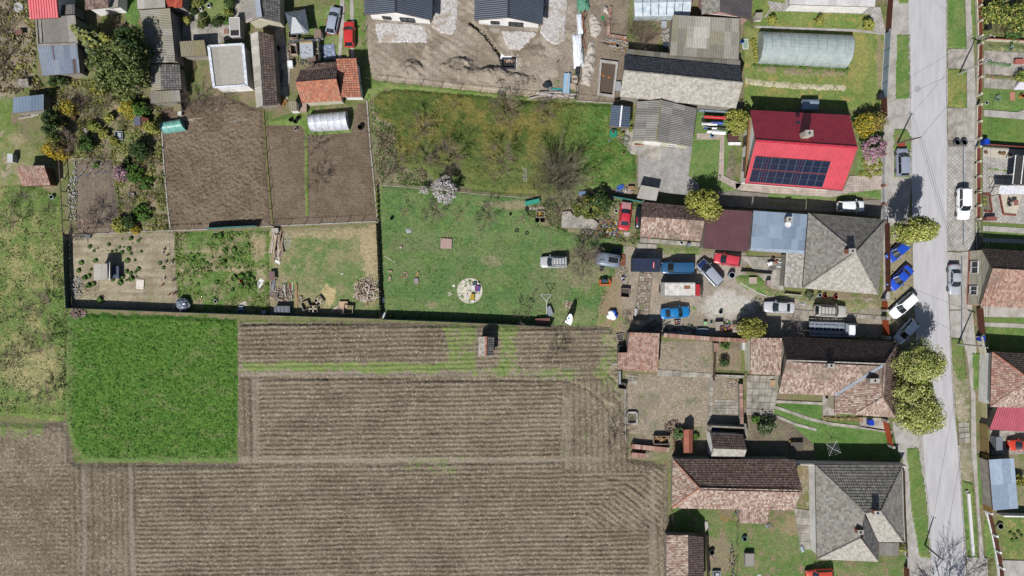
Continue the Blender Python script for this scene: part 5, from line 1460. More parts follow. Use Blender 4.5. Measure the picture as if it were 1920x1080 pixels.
for i in range(6):
 g=MB();y=-0.33+i*0.13
 g.box((1.05,y,2.11),(0.13 if i%2 else 0.1,0.06,0.004),0.25);g.build('letter',MAT_FRAME,bo,local=True)
g=MB();g.box((0,0,0.36),(4.1,1.9,0.12));g.bar((2.0,0.4,0.36),(3.0,0,0.36),0.08);g.bar((2.0,-0.4,0.36),(3.0,0,0.36),0.08);g.build('chassis',MAT_BLACKP,root,local=True)
for s in(-1,1):wheel(root,-0.3,s*1.0,0.3)
p=pt(1140,487,2.0)
root=thing('caravan',(p.x,p.y,0.1),'grey caravan with dark roof hatch beside the dirt play area','caravan',None,math.radians(-8))
secs=[]
for x, f, zt in((-1.85,.72,1.5),(-1.75,.84,1.8),(-1.45,.95,2.1),(-.8,1,2.22),(.9,1,2.22),(1.5,.98,2.15),(1.75,.95,2.0),(1.82,.9,1.8)):
 w=0.98*f
 half=[(w*.95,.4),(w,.6),(w,zt-.25),(w*.93,zt-.06),(w*.6,zt),(0,zt+.03)]
 secs.append([(x,y,z)for y,z in half]+[(x,-y,z)for y,z in half[::-1][1:]])
mb=MB();loft(mb,secs);mb.build('body',mat('dull_grey_caravan',C('#8d9aac'),C('#74818f'),scale=1,rough=0.4,spec=0.5),root,smooth=True,local=True)
g=MB();g.box((0.75,0.05,2.28),(1.5,0.85,0.06));h_=g.build('roof_hatch',MAT_CARGLASS,root,local=True)
g=MB()
for a, b in(((-.02,-.4),(1.52,-.4)),((-.02,.5),(1.52,.5)),((-.02,-.4),(-.02,.5)),((1.52,-.4),(1.52,.5))):g.bar((*a,2.29),(*b,2.29),.07,.07)
g.build('hatch_frame',mat('grey_trim',C('#a5a5a4')),root,local=True)
g=MB();g.box((-1.62,0,1.72),(.5,1.3,.05),0,0,-0.9);g.build('front_window',MAT_CARGLASS,root,local=True)
for s in(-1,1):wheel(root,0,s*.9,.3)
p=pt(1198,408,0.5)
root=thing('dismantled_car',(p.x,p.y,0.1),'half-hidden black and red scrap car between the red saloon and tiled outbuilding','car',None,math.radians(86))
secs=[]
for x, w, zt in((-1.7,.45,.7),(-1.3,.52,.85),(-.4,.55,.9),(.6,.55,.95),(1.3,.5,.8),(1.65,.4,.6)):
 half=[(w,.2),(w,zt-.1),(w*.8,zt),(0,zt+.02)]
 secs.append([(x,y,z)for y,z in half]+[(x,-y,z)for y,z in half[::-1][1:]])
mb=MB();loft(mb,secs);mb.build('body',paint('#2a2c34'),root,smooth=True,local=True)
g=MB();g.box((.5,0,1.0),(1.1,.8,.05),0,0,0.1);g.build('windscreen',MAT_CARGLASS,root,local=True)
g=MB();g.box((-.4,.35,.95),(.9,.18,.06));g.build('door_panel',paint('#c02838'),root,local=True)
# plants
MAT_BARK=mat('bark',C('#8a7a6a'),C('#6a5a4c'),scale=5,rough=0.95,spec=0.1)
MAT_TWIG=mat('twigs',C('#9a8a7c'),C('#7a6a5c'),scale=3,rough=0.95,spec=0.1)
MAT_PALETWIG=mat('pale_dead_twigs',C('#c9c0b8'),C('#a09488'),scale=3,rough=0.95,spec=0.1)
MAT_LEAF=mat('leaves',(1.0,)*3,(0.75,)*3,scale=1.5,rough=0.6,attr=True,spec=0.25)
def bare_mesh(seed,H=4.0,R=2.4,trunk=0.1,l1=6,l2=5,l3=5,l4=3,lean=0.15,fork=0.35):
 r=random.Random(seed)
 tr, br=MB(), MB()
 def grow(mb,p,d,L,rad,seg,n,bend):
  pts=[p]
  for i in range(seg):
   d=(d+Vector((r.uniform(-bend,bend),r.uniform(-bend,bend),r.uniform(-bend*.4,bend*.6)))).normalized()
   q=pts[-1]+d*(L/seg)
   mb.tube(pts[-1],q,rad*(1-0.75*i/seg),rad*(1-0.75*(i+1)/seg),n,caps=False)
   pts.append(q)
  return pts, d
 base=Vector((0,0,-0.05))
 pts, d=grow(tr,base,Vector((r.uniform(-lean,lean),r.uniform(-lean,lean),1)),H*fork+0.3,trunk,3,6,0.08)
 top=pts[-1]
 for i in range(l1):
  a=2*math.pi*(i+r.uniform(-.3,.3))/l1
  d1=Vector((math.cos(a),math.sin(a),r.uniform(0.5,1.1))).normalized()
  p1, e1=grow(tr,pts[-1].lerp(pts[-2],r.random()*.6),d1,R*r.uniform(.75,1.0),trunk*.5,4,5,0.16)
  for j in range(l2):
   k=r.uniform(.25,1.0)*(len(p1)-1);f=int(k);b=p1[f].lerp(p1[min(f+1,len(p1)-1)],k-f)
   a2=a+r.uniform(-1.3,1.3)
   p2, e2=grow(br,b,Vector((math.cos(a2),math.sin(a2),r.uniform(.2,1.0))),R*r.uniform(.35,.6),trunk*.22,3,3,0.25)
   for m in range(l3):
    k=r.uniform(.2,1.0)*(len(p2)-1);f=int(k);b2=p2[f].lerp(p2[min(f+1,len(p2)-1)],k-f)
    a3=a2+r.uniform(-1.5,1.5)
    p3, e3=grow(br,b2,Vector((math.cos(a3),math.sin(a3),r.uniform(0,1.0))),R*r.uniform(.18,.36),0.022,2,3,0.3)
    for q in range(l4):
     a4=a3+r.uniform(-1.4,1.4)
     grow(br,p3[r.randrange(len(p3))],Vector((math.cos(a4),math.sin(a4),r.uniform(0,1.2))),R*r.uniform(.08,.2),0.016,1,3,0.3)
 return tr.data('trunk',MAT_BARK), br.data('crown',MAT_TWIG)
BARE=[bare_mesh(s)for s in(1,2,3,4)]
BARE+=[bare_mesh(11,H=4.5,R=2.8,l1=7,l2=6,l3=6,l4=4),bare_mesh(12,H=3,R=1.3,trunk=0.05,l1=4,l2=3,l3=3,l4=2,fork=.5)]
BARE_D=bare_mesh(13,H=7.0,R=3.8,trunk=0.16,l1=8,l2=7,l3=6,l4=3)
def bare_tree(px,py,v,label,sc=1.0,group=None,rz=None,crownmat=None,name='bare_tree',cat='tree'):
 p=pt(px,py)
 t=thing(name,(p.x,p.y,0.05),label,cat,group,rnd.uniform(0,6.28)if rz is None else rz)
 t.scale=(sc,sc,sc)
 tm, bm=v
 for nm, me in(('trunk',tm),('crown',bm)):
  o=bpy.data.objects.new(nm,me);COL.objects.link(o);o.parent=t
 return t
GO='bare trees in the orchard grass'
for px, py, v, sc, lab in((792,246,0,.95,'bare tree in tall grass below the dirt heaps, leftmost of the upper orchard row'),(851,207,5,1.0,'small bare tree at the orchard edge below the dirt heaps'),(947,214,4,1.0,'broad bare tree with dark shadow at the upper orchard edge'),(1017,219,1,.8,'bare tree with pale branches, rightmost in the upper orchard row'),(795,301,2,.8,'bare tree left of the white blossoming tree in the orchard'),(841,303,4,1.05,'large bare tree directly above the white blossoming tree'),(940,311,3,1.15,'bare tree with long pale branches left of the lying ladder'),(748,306,2,.7,'bare tree at the corner of the scrub strip'),(935,338,5,1.0,'small bare tree just above the orchard fence')):
 bare_tree(px,py,BARE[v],lab,sc,GO)
GL='young trees in soil rings on the lawn'
MAT_RING=mat('dug_soil_ring',C('#a5886c'),C('#86705a'),scale=6,rough=0.95)
for px, py, lab in((760,398,'young tree in a soil ring, leftmost on the lawn'),(815,403,'young tree in a soil ring just below the white blossom'),(859,408,'young tree in a soil ring, third from the left on the lawn'),(913,410,'young tree in a soil ring, fourth from the left on the lawn'),(978,413,'young tree in a soil ring beside the junk heap')):
 t=bare_tree(px,py,BARE[5]if px in(760,859,978)else BARE[2],lab,0.85,GL)
 b=MB();b.torus((0,0,0.03),0.55,0.16,14,5,0.7);b.blob((0,0,0.0),.5,.5,.08,.2,seed=px)
 b.build('soil_ring',MAT_RING,t,local=True)
for px, py, v, sc, lab in((592,279,0,.75,'upper bare tree in the raked garden bed'),(597,343,2,.85,'lower bare tree in the raked garden bed'),(180,428,4,.95,'bare tree casting a fan shadow on the seedling bed'),(94,566,1,1.0,'bare tree in the meadow beside the poultry run corner'),(28,594,5,.9,'small bare tree in the meadow at the far left'),(38,667,3,.7,'bushy bare tree in the dry patch of the meadow'),(96,640,2,.9,'bare tree in the meadow beside the top of the crop'),(98,735,0,.85,'bare tree in the meadow beside the middle of the crop'),(35,415,1,.9,'bare tree in the meadow below the red tiled hut'),(140,275,4,.8,'bare tree in the left garden above the seedling bed'),(250,372,1,.6,'thin bare tree in the left garden right of the seedling bed'),(290,425,5,.9,'small bare tree at the fence corner of the poultry run'),(418,203,1,.75,'bare tree below the white walled flat garage'),(372,188,0,.7,'bare bush-like tree left of the white walled garage'),(972,590,5,1.25,'slim bare tree at the south fence of the lawn, left of the pair'),(992,582,5,1.2,'slim bare tree at the south fence of the lawn, right of the pair'),(1042,664,2,.85,'bare tree on the ploughed strip below the feather flag'),(1150,815,3,.9,'bare tree fanning over the edge of the ploughed field'),(1090,492,4,1.0,'bare tree between the lawn estate car and the caravan'),(1100,462,0,.9,'bare tree above the estate car with ladder rack'),(1180,612,1,.7,'bare tree at the corner above the pink tiled shed'),(160,190,2,.7,'bare tree in the left garden above the forsythia'),(208,195,0,.8,'bare tree below the big dark pine'),(1400,700,5,.7,'bare sapling beside the pink tiled annex'),(120,225,1,.6,'bare tree beside the dark thuja column')):
 bare_tree(px,py,BARE[v],lab,sc)
bare_tree(1752,1158,BARE_D,'tall bare street tree just below the bottom edge',1.6)
MAT_TWIG2=mat('grey_brown_twigs',C('#a39c84'),C('#7a735e'),scale=3,rough=0.95,spec=0.1)
def bush_mesh(seed,R,H,stems,sub,dens,m,rad=0.02,up=0.9):
 r=random.Random(seed)
 mb=MB()
 def go(p,d,L,rd,depth):
  q=p
  for i in range(2):
   d=(d+Vector((r.uniform(-.2,.2),r.uniform(-.2,.2),r.uniform(-.12,.1)))).normalized()
   s=q+d*L/2
   mb.tube(q,s,rd*(1-.35*i),rd*(.65-.3*i),3,caps=False)
   if depth:
    for k in range(dens):
     dd=(d+Vector((r.uniform(-.9,.9),r.uniform(-.9,.9),r.uniform(-.3,.6)))).normalized()
     go(q.lerp(s,r.random()),dd,L*r.uniform(.3,.5),rd*.55,depth-1)
   q=s
 for i in range(stems):
  a=r.uniform(0,2*math.pi);f=math.sqrt(r.random())
  b=Vector((math.cos(a)*R*.22*f,math.sin(a)*R*.22*f,-.05))
  tilt=r.uniform(.1,1.0)
  d=Vector((math.cos(a)*tilt*R/H,math.sin(a)*tilt*R/H,up)).normalized()
  go(b,d,math.hypot(R,H)*r.uniform(.6,.95),rad*r.uniform(.7,1.3),sub)
 return mb.data('stems',m)
def bare_bush(px,py,me,label,sc=(1,1,1),rz=0,name='bare_bush',group=None):
 p=pt(px,py)
 t=bpy.data.objects.new(name,me);COL.objects.link(t)
 t.location=(p.x,p.y,.05);t.scale=sc;t.rotation_euler=(0,0,rz)
 return tag(t,label,'bush',group)
TH=bush_mesh(5,3.6,3.6,120,2,3,MAT_TWIG2,0.036)
bare_bush(1046,330,TH,'very large leafless thicket beside the lying ladder',(1.2,1.25,1.1))
TH2=bush_mesh(6,2.2,2.4,34,2,3,MAT_TWIG,0.02)
bare_bush(1206,74,TH2,'dense brown leafless bush above the long barn',(1.25,1.1,1.0))
bare_bush(1190,60,TH2,'leafless bush beside the rubble behind the barn',(.8,.9,.8),2)
DB=bush_mesh(8,2.0,2.0,22,2,2,MAT_PALETWIG,0.03)
bare_bush(1482,612,DB,'pale dead bush left of the white flatbed lorry',(1,1,1))
TH3=bush_mesh(9,1.6,1.6,24,2,2,MAT_TWIG,0.018)
for i, (px,py,sc,lab)in enumerate(((44,368,1.0,'round leafless bush below the red tiled hut'),(18,60,1.3,'leafless bush left of the red metal roof'),(20,100,1.3,'leafless bush at the left edge beside the tin shed'),(48,158,.9,'leafless bush between tin shed and small blue-grey shed'),(215,50,1.1,'leafless bush between the conifer and the long barn'),(175,195,1.0,'leafless bush in the middle of the left garden'),(188,215,.9,'leafless bush beside the stepping path'),(1872,55,1.4,'leafless climbing shrub in the upper right garden'),(1405,46,.9,'leafless bush beside the dark brown roof at the top'),(1140,50,.9,'leafless weeds inside the brick-edged plot'),(1050,400,.9,'leafless brush beside the flat concrete slab'),(1030,385,.9,'leafless brush above the stacked pallets'),(1180,630,.8,'brush heap at the upper corner of the pink shed'),(375,205,1.2,'leafless bush beside the dug garden bed'),(350,200,1.0,'leafless bush below the tiny coop'),(270,350,.8,'leafless bush near the kitchen garden bed'),(235,235,.9,'leafless pink-budded bush beside the little hutch'),(150,200,1.1,'leafless bush below the small white board'),(165,225,1.2,'leafless bush left of the pale stone trough'),(200,300,1.0,'leafless bush above the seedling bed fence'),(175,290,1.1,'leafless bush above the stake bottles'),(285,300,1.0,'leafless bush beside the fence of the dug bed'),(290,370,1.1,'leafless brush at the fence beside the dug bed'),(245,395,1.0,'leafless brush near the end of the left garden'),(128,185,1.0,'leafless bush below the flower box'),(300,200,1.0,'leafless bush below the olive corrugated shed'),(395,195,1.1,'leafless bush at the corner of the dug bed'),(10,30,1.4,'leafless bush in the very top left corner'),(8,130,1.3,'leafless bush at the left edge above the blue-grey shed'),(95,395,1.0,'leafless bush beside the brown rail fence'),(722,270,1.3,'leafless scrub beside the orchard corner'),(725,325,1.4,'leafless scrub at the lower end of the scrub strip'),(1065,375,1.2,'leafless brush right of the brushwood'),(1010,355,1.1,'leafless brush at the foot of the thicket'))):
 bare_bush(px,py,TH3,lab,(sc,sc,sc*.9),i*1.3)
def leaf_data(centers,normals,size,palette,seed,elong=1.0,bias=0.6):
 g=np.random.default_rng(seed)
 n=len(centers)
 nr=normals*bias+g.normal(size=(n,3))*(1-bias)*1.2
 nr/=np.linalg.norm(nr,axis=1,keepdims=True)+1e-9
 a=np.cross(nr,g.normal(size=(n,3)))
 a/=np.linalg.norm(a,axis=1,keepdims=True)+1e-9
 b=np.cross(nr,a)
 s=size*g.uniform(.6,1.3,(n,1))
 V=np.stack([centers-a*s*elong,centers-b*s*.6,centers+a*s*elong+nr*s*.2,centers+b*s*.6],1).reshape(-1,3)
 F=np.arange(4*n).reshape(-1,4)
 palette=np.array(palette)
 col=palette[g.integers(0,len(palette),n)]*g.uniform(.75,1.2,(n,1))
 return V, F, np.repeat(col,4,0)
def leaf_object(name,V,F,colr,parent,m=None):
 me=bpy.data.meshes.new(name)
 me.vertices.add(len(V));me.vertices.foreach_set('co',V.ravel())
 me.loops.add(F.size);me.loops.foreach_set('vertex_index',F.ravel())
 me.polygons.add(len(F));me.polygons.foreach_set('loop_start',np.arange(0,F.size,4));me.polygons.foreach_set('loop_total',np.full(len(F),4))
 me.update(calc_edges=True)
 ca=me.color_attributes.new('Col','FLOAT_COLOR','POINT')
 ca.data.foreach_set('color',np.concatenate([colr,np.ones((len(colr),1))],1).ravel())
 me.materials.append(m or MAT_LEAF)
 o=bpy.data.objects.new(name,me);COL.objects.link(o)
 if parent is not None:o.parent=parent
 return o
def ball_points(rx,ry,rz,zc,n,seed,lobes=36,lob=0.34,squash=0.0,cone=0.0):
 g=np.random.default_rng(seed)
 d=g.normal(size=(lobes,3));d/=np.linalg.norm(d,axis=1,keepdims=True)
 d[:,2]=np.where(d[:,2]<-.35,-d[:,2],d[:,2])
 c=d*np.array([rx,ry,rz])*g.uniform(.5,.92,(lobes,1))
 if cone:
  f=1-cone*np.clip((c[:,2]+rz)/(2*rz),0,1)
  c[:,0]*=f;c[:,1]*=f
 which=g.integers(0,lobes,n)
 q=g.normal(size=(n,3));q/=np.linalg.norm(q,axis=1,keepdims=True)
 rad=g.uniform(.55,1,(n,1))**.5
 lr=lob*min(rx,ry,rz)*g.uniform(.5,1.45,(lobes,1))
 P=c[which]+q*rad*lr[which]*np.array([1,1,.8])
 nrm=q*.6+d[which]*.6
 P[:,2]+=zc
 P[:,2]=np.maximum(P[:,2],0.02)
 return P, nrm/np.linalg.norm(nrm,axis=1,keepdims=True)
def leafy(px,py,r,H,palette,label,n=4000,leaf=.16,name='shrub',cat='shrub',base=0.0,seed=None,lobes=36,lob=.36,ry=None,cone=0.0,trunk=0.0,group=None,elong=1.0,bias=.6):
 """px, py: where the middle of the crown is seen"""
 hm=base+(H-base)*.5
 p=pt(px,py,hm)
 t=thing(name,(p.x,p.y,0.03),label,cat,group)
 seed=seed or int(px*7+py)
 P, N=ball_points(r,ry or r,(H-base)/2,hm,n,seed,lobes,lob,cone=cone)
 leaf_object('foliage' if cat=='shrub' else 'crown',*leaf_data(P,N,leaf,palette,seed,elong,bias),t)
 rr=random.Random(seed)
 mb=MB()
 if trunk:
  mb.tube((0,0,-.05),(0,0,hm),trunk,trunk*.6,7)
  for i in range(6):
   a=i*1.05
   mb.tube((0,0,hm*rr.uniform(.5,.95)),(math.cos(a)*r*.6,math.sin(a)*r*.6,hm+rr.uniform(0,.5)*(H-hm)),trunk*.4,trunk*.12,5)
 else:
  for i in range(5):
   a=i*1.26
   mb.tube((0,0,-.03),(math.cos(a)*r*.5,math.sin(a)*r*.5,hm),.04,.015,4)
 mb.build('trunk' if cat=='tree' else 'stem',MAT_BARK,t,local=True)
 return t
PG_DARK=pal('#4e6a34','#3f5a2a','#5f7a3c','#47602e')
PG_PINE=pal('#8a9652','#6c7c40','#98a05c','#566a34')
PG_MID=pal('#6c9a3c','#5c8a34','#7ca448')
PG_LIME=[c*1.25 for c in pal('#a3a848','#b5b456','#8f9a3c','#c4bf68')]
PG_GOLD=pal('#aca848','#c0b85a','#98963e','#86903c')
PG_YEL=pal('#e8c828','#d8b820','#f0d850','#b0a030')
PG_BLUE=pal('#93a47c','#a8b48c','#7d926a')
PG_WHITE=pal('#f0ece8','#e4ddd8','#f8f6f4','#d8ccc4')
PG_PINK=pal('#d8a8c0','#e0b4c8','#c890ac','#b8a088')
PG_BROWN=pal('#a8845c','#94704c','#b8966c')
PG_STREET=[c*1.3 for c in pal('#c9c874','#9cab4a','#e2deA0','#7f9638','#b8c066')]
def conifer(px,py,R,H,palette,label,seed=1,whorls=14,arms=9,leaf=.13,name='conifer',droop=.15):
 p=pt(px,py,H*.5)
 t=thing(name,(p.x,p.y,0.03),label,'tree')
 g=random.Random(seed)
 mb=MB();mb.tube((0,0,-.05),(0,0,H*.97),.16,.03,7)
 C_, N_=[], []
 for k in range(whorls):
  z=H*(.08+.9*k/whorls)
  rad=R*(1-(z/H))**.75
  for i in range(arms):
   a=2*math.pi*(i+g.uniform(-.3,.3))/arms+k*.7
   L=rad*g.uniform(.7,1.08)
   e=Vector((math.cos(a)*L,math.sin(a)*L,z-L*droop+g.uniform(-.1,.1)))
   mb.tube((0,0,z),e,.03,.008,3,caps=False)
   m=max(4,int(L*16))
   for q in range(m):
    f=(q+.6)/m
    w=.34*(1.15-f)*min(1.0,R/2)
    for s in(-1,1,0):
     c=Vector((0,0,z)).lerp(e,f)+Vector((-math.sin(a),math.cos(a),0))*s*w*g.uniform(.3,1.0)+Vector((0,0,g.uniform(-.05,.08)))
     C_.append(tuple(c));N_.append((g.uniform(-.3,.3),g.uniform(-.3,.3),1))
 mb.build('trunk',MAT_BARK,t,local=True)
 leaf_object('crown',*leaf_data(np.array(C_),np.array(N_),leaf,palette,seed,1.3,.7),t)
 return t
conifer(162,66,2.5,7.5,PG_BLUE+PG_LIME,'pale green star-shaped conifer beside the flat grey roof',3,leaf=.15)
conifer(203,74,1.7,4.5,PG_LIME,'smaller yellow-green conifer right of the pale star-shaped one',4,10,8)
conifer(172,97,1.3,3.0,PG_BLUE,'low blue-green spruce at the garden path',5,8,8)
leafy(226,128,4.3,8.5,PG_PINE,'huge dark pine shading the long barn',10000,.22,'pine_tree','tree',1.0,lobes=46,lob=.3,trunk=.22,ry=4.6)
leafy(247,90,2.6,7.5,PG_DARK,'dark evergreen standing close behind the huge pine',6000,.2,'pine_tree','tree',1.0,lobes=40,trunk=.16)
leafy(190,168,1.4,2.6,PG_GOLD,'golden shrub at the foot of the big pine',1800)
for px, py, r, H, pl, lab in((108,152,1.2,2.2,PG_DARK,'dark shrub left of the small lawn'),(98,222,1.2,4.0,PG_DARK,'dark thuja, uppermost of the column beside the blue-grey shed'),(103,245,1.3,4.2,PG_DARK,'dark thuja in the middle of the column'),(107,262,1.2,3.8,PG_DARK+PG_GOLD,'dark and gold thuja at the lower end of the column'),(100,278,1.5,2.6,PG_YEL,'bright yellow flowering shrub above the red tiled hut'),(116,288,1.0,2.0,PG_YEL,'small yellow flowering shrub above the brown fence'),(131,204,1.2,2.4,PG_GOLD+PG_YEL,'yellow-green shrub in the middle of the left garden'),(137,220,.6,1.0,PG_BROWN,'small brown round shrub in the left garden'),(242,204,1.5,2.4,PG_YEL+PG_LIME,'yellow forsythia below the big pine'),(262,207,1.3,2.2,PG_MID,'green shrub right of the forsythia'),(286,240,1.0,3.6,PG_LIME,'tall olive thuja beside the garden fence'),(262,280,1.6,2.6,PG_DARK,'dark round evergreen in the left garden'),(206,222,.8,1.4,PG_LIME,'yellow-green bush beside the stepping path'),(178,240,1.0,1.6,PG_MID+PG_LIME,'green bush left of the stepping path'),(165,270,1.3,2.0,PG_DARK+PG_MID,'dark green bush above the seedling bed'),(273,205,.9,1.6,PG_DARK,'dark bush above the little hutch'),(238,303,.6,1.0,PG_DARK,'small dark ball bush beside the seedling bed corner'),(252,325,1.4,1.8,PG_MID,'green bush right of the seedling bed'),(275,345,1.2,1.0,PG_MID,'leafy green vegetable patch in the left garden'),(243,418,1.1,2.0,PG_DARK,'dark green bush at the end of the seedling bed'),(225,424,1.3,1.8,PG_LIME,'yellow-green bush at the corner of the seedling bed'),(228,325,1.2,2.2,PG_PINK,'pink blossoming bush beside the seedling bed'),(300,235,.7,1.6,PG_LIME,'lime bush against the teal tunnel'),(196,252,.9,1.2,PG_LIME+PG_GOLD,'yellowish bush right of the small statue base'),(215,265,.7,1.0,PG_GOLD,'golden low bush beside the path bend'),(268,232,1.0,1.2,PG_BROWN+PG_GOLD,'orange-brown shrub below the little hutch'),(180,310,.5,.5,PG_MID,'small green clump at the seedling bed top'),(268,400,1.5,1.2,PG_MID,'green bush near the lower end of the left garden'),(255,430,.7,.9,PG_YEL,'small yellow flowers at the poultry run fence')):
 leafy(px,py,r,H,pl,lab,int(1300*r*r+500),.12)
for px, py, r, pl, lab in((379,44,.8,PG_DARK+PG_GOLD,'clipped ball shrub, leftmost in the paved court'),(407,43,.9,PG_DARK,'clipped dark shrub in the paved court beside the lawn'),(428,26,.75,PG_DARK+PG_LIME,'clipped ball shrub at the right of the court lawn'),(427,41,.6,PG_MID,'bright green ball shrub in the court'),(350,38,.75,PG_LIME,'pale shrub beside the barn wall'),(364,22,.6,PG_DARK,'dark shrub at the left of the court lawn'),(379,28,.5,PG_DARK,'small dark shrub near the white lantern'),(372,4,.9,PG_DARK+PG_LIME,'shrub at the top edge of the court lawn'),(432,4,.9,PG_DARK,'dark shrub at the top right of the court lawn')):
 leafy(px,py,r,r*1.7,pl,lab,int(1600*r*r+300),.09)
for px, py, r, lab in((1448,38,.62,'yellow-green ball bush, leftmost of three on the lawn strip'),(1535,41,.72,'yellow-green ball bush, middle of three on the lawn strip'),(1628,46,.85,'yellow-green ball bush, rightmost of three on the lawn strip')):
 leafy(px,py,r,r*2.2,PG_LIME,lab,1800,.09,lobes=24,group='ball bushes on the lawn strip')
leafy(1383,229,1.75,3.8,PG_LIME,'yellow-green bushy tree left of the red roof',6000,.13,'thuja_tree','tree',.2,trunk=.08)
leafy(1318,384,2.5,5.0,PG_LIME,'yellow-green bushy tree over the tiled outbuilding',9000,.14,'thuja_tree','tree',.6,trunk=.1,lobes=50)
leafy(1622,236,1.7,3.4,PG_GOLD+PG_YEL,'golden shrub at the right end of the red roof',3500,.13)
leafy(1640,228,1.6,3.2,PG_BROWN+PG_GOLD,'brownish shrub beside the white street fence',2200,.12)
leafy(1636,280,2.2,3.6,PG_PINK,'pink magnolia in bloom beside the white street fence',3200,.13,'magnolia_tree','tree',.8,lobes=60,lob=.26,trunk=.07)
for i, (px,py)in enumerate(((1619,302),(1622,312),(1634,316),(1640,312),(1650,310),(1624,322),(1642,324),(1614,326),(1630,330),(1650,322))):
 leafy(px,py,.35+.1*(i%3),.5,PG_LIME,'small lime green plant in the pale gravel flower bed',260,.08,'bedding_plant','plant',group='small plants in the gravel flower bed')
leafy(1711,434,3.1,11.2,PG_STREET+PG_LIME,'large yellow-green evergreen overhanging the street',18000,.14,'street_evergreen','tree',.5,lobes=120,lob=.27,trunk=.16,cone=.55,ry=2.7)
leafy(1410,618,1.95,4.2,PG_GOLD+PG_LIME,'round golden thuja between pallets and dead bush',7500,.12,'thuja_tree','tree',.2,lobes=50,trunk=.1)
GR='round clipped street trees'
leafy(1723,683,3.25,9.0,PG_STREET,'round yellow-green street tree, uppermost of three, shading the white hatchback',24000,.115,'round_street_tree','tree',3.0,lobes=120,lob=.3,trunk=.2,group=GR)
leafy(1712,734,2.6,8.2,PG_STREET,'round yellow-green street tree, smaller one in the middle of three',15000,.115,'round_street_tree','tree',3.0,lobes=80,lob=.3,trunk=.16,group=GR,ry=2.2)
leafy(1722,776,3.2,9.0,PG_STREET,'round yellow-green street tree, lowest of three',24000,.115,'round_street_tree','tree',3.0,lobes=120,lob=.3,trunk=.2,group=GR,ry=2.8)
leafy(1108,388,3.0,2.2,PG_DARK+PG_GOLD,'sprawling dark evergreen bush growing over the concrete slab',7000,.17,lobes=50,ry=1.9)
leafy(1126,378,1.8,2.6,PG_DARK,'dark evergreen bush beside the teal garden wall',3000,.16)
bt=leafy(832,355,2.3,4.0,PG_WHITE,'white blossoming tree at the orchard fence',3600,.13,'blossom_tree','tree',1.0,lobes=90,lob=.2,trunk=.09)
leafy(795,357,.7,2.0,PG_WHITE,'small white blossoming sapling beside the larger blossom tree',350,.1,'blossom_sapling','tree',.6,trunk=.03)
leafy(1437,800,1.4,1.9,PG_BLUE+PG_DARK,'variegated bush in the shaded garden below the slab yard',3000,.12)
leafy(1417,787,.8,.9,PG_MID,'low green hedge clump beside the slab yard',900,.1)
leafy(1360,648,.7,.8,PG_MID,'bright green plant in the small walled bed',500,.1);leafy(1357,680,.8,1.4,PG_DARK,'dark shrub in the small walled bed',700,.1)
leafy(1272,812,1.0,1.3,PG_BLUE+PG_MID,'grey-green shrub left of the terracotta shelter',1100,.11);leafy(1304,818,.7,.7,PG_MID,'low green plant right of the terracotta shelter',500,.1)
leafy(1518,556,.8,1.0,PG_BLUE,'grey-green shrub at the south wall of the pyramid house',900,.1)
leafy(1868,25,2.6,2.4,PG_LIME+PG_DARK,'yellow-green shrub mass in the upper right garden',6000,.16,lobes=60,ry=2.0);leafy(1905,35,2.4,2.8,PG_DARK+PG_LIME,'dark shrub mass at the upper right corner',5000,.16,ry=2.8);leafy(1898,62,1.6,1.2,PG_MID+PG_DARK,'low green shrub below the upper right corner mass',2000,.13)
leafy(1914,145,.9,1.6,PG_MID+PG_LIME,'bright green bush at the right edge beside the white stairs',1200,.11)
leafy(1910,900,1.0,1.5,PG_GOLD,'golden shrub at the right edge beside the blue roof',900,.12);leafy(1690,1028,.7,1.4,PG_LIME,'small lime bush beside the flat porch',500,.1)
def agave(px,py,r,label):
 p=pt(px,py)
 g=random.Random(px)
 mb=MB()
 for i in range(30):
  a=i*2.399;e=g.uniform(.2,1.1)
  tip=Vector((p.x+math.cos(a)*r*math.cos(e),p.y+math.sin(a)*r*math.cos(e),.1+r*math.sin(e)))
  s=Vector((-math.sin(a),math.cos(a),0))*.05
  m_=Vector((p.x,p.y,.05)).lerp(tip,.5)+Vector((0,0,.06))
  q=g.uniform(.8,1.2);mb.col=tuple(np.array(C('#8aa48c'))*q)
  mb.face([Vector((p.x,p.y,.05))-s,Vector((p.x,p.y,.05))+s,m_+s,m_-s]);mb.face([m_-s,m_+s,tip])
 tag(mb.build('spiky_plant',MAT_LEAF),label,'plant')
agave(1868,185,.75,'spiky blue-green plant on the upper right front lawn');agave(1893,91,.7,'spiky plant in the planted strip at the upper right')
def tuft_mesh(seed,n,r,h,palette,size=.07):
 g=np.random.default_rng(seed)
 d=g.normal(size=(n,3));d/=np.linalg.norm(d,axis=1,keepdims=True);d[:,2]=np.abs(d[:,2])
 P=d*np.array([r,r,h])*g.uniform(.4,1,(n,1))
 V, F, c=leaf_data(P,d,size,palette,seed,1.8,.4)
 o=leaf_object('tuft',V,F,c,None)
 me=o.data;bpy.data.objects.remove(o)
 return me
TUFT=[tuft_mesh(i,170,.32,.26,PG_DARK+PG_MID+[c*1.3 for c in PG_MID])for i in(1,2)]
def plant_copy(me,px,py,s,name,label,cat,group):
 p=pt(px,py)
 o=bpy.data.objects.new(name,me);COL.objects.link(o)
 o.location=(p.x,p.y,.06);o.scale=(s,s,s);o.rotation_euler=(0,0,rnd.uniform(0,6.28))
 tag(o,label,cat,group)
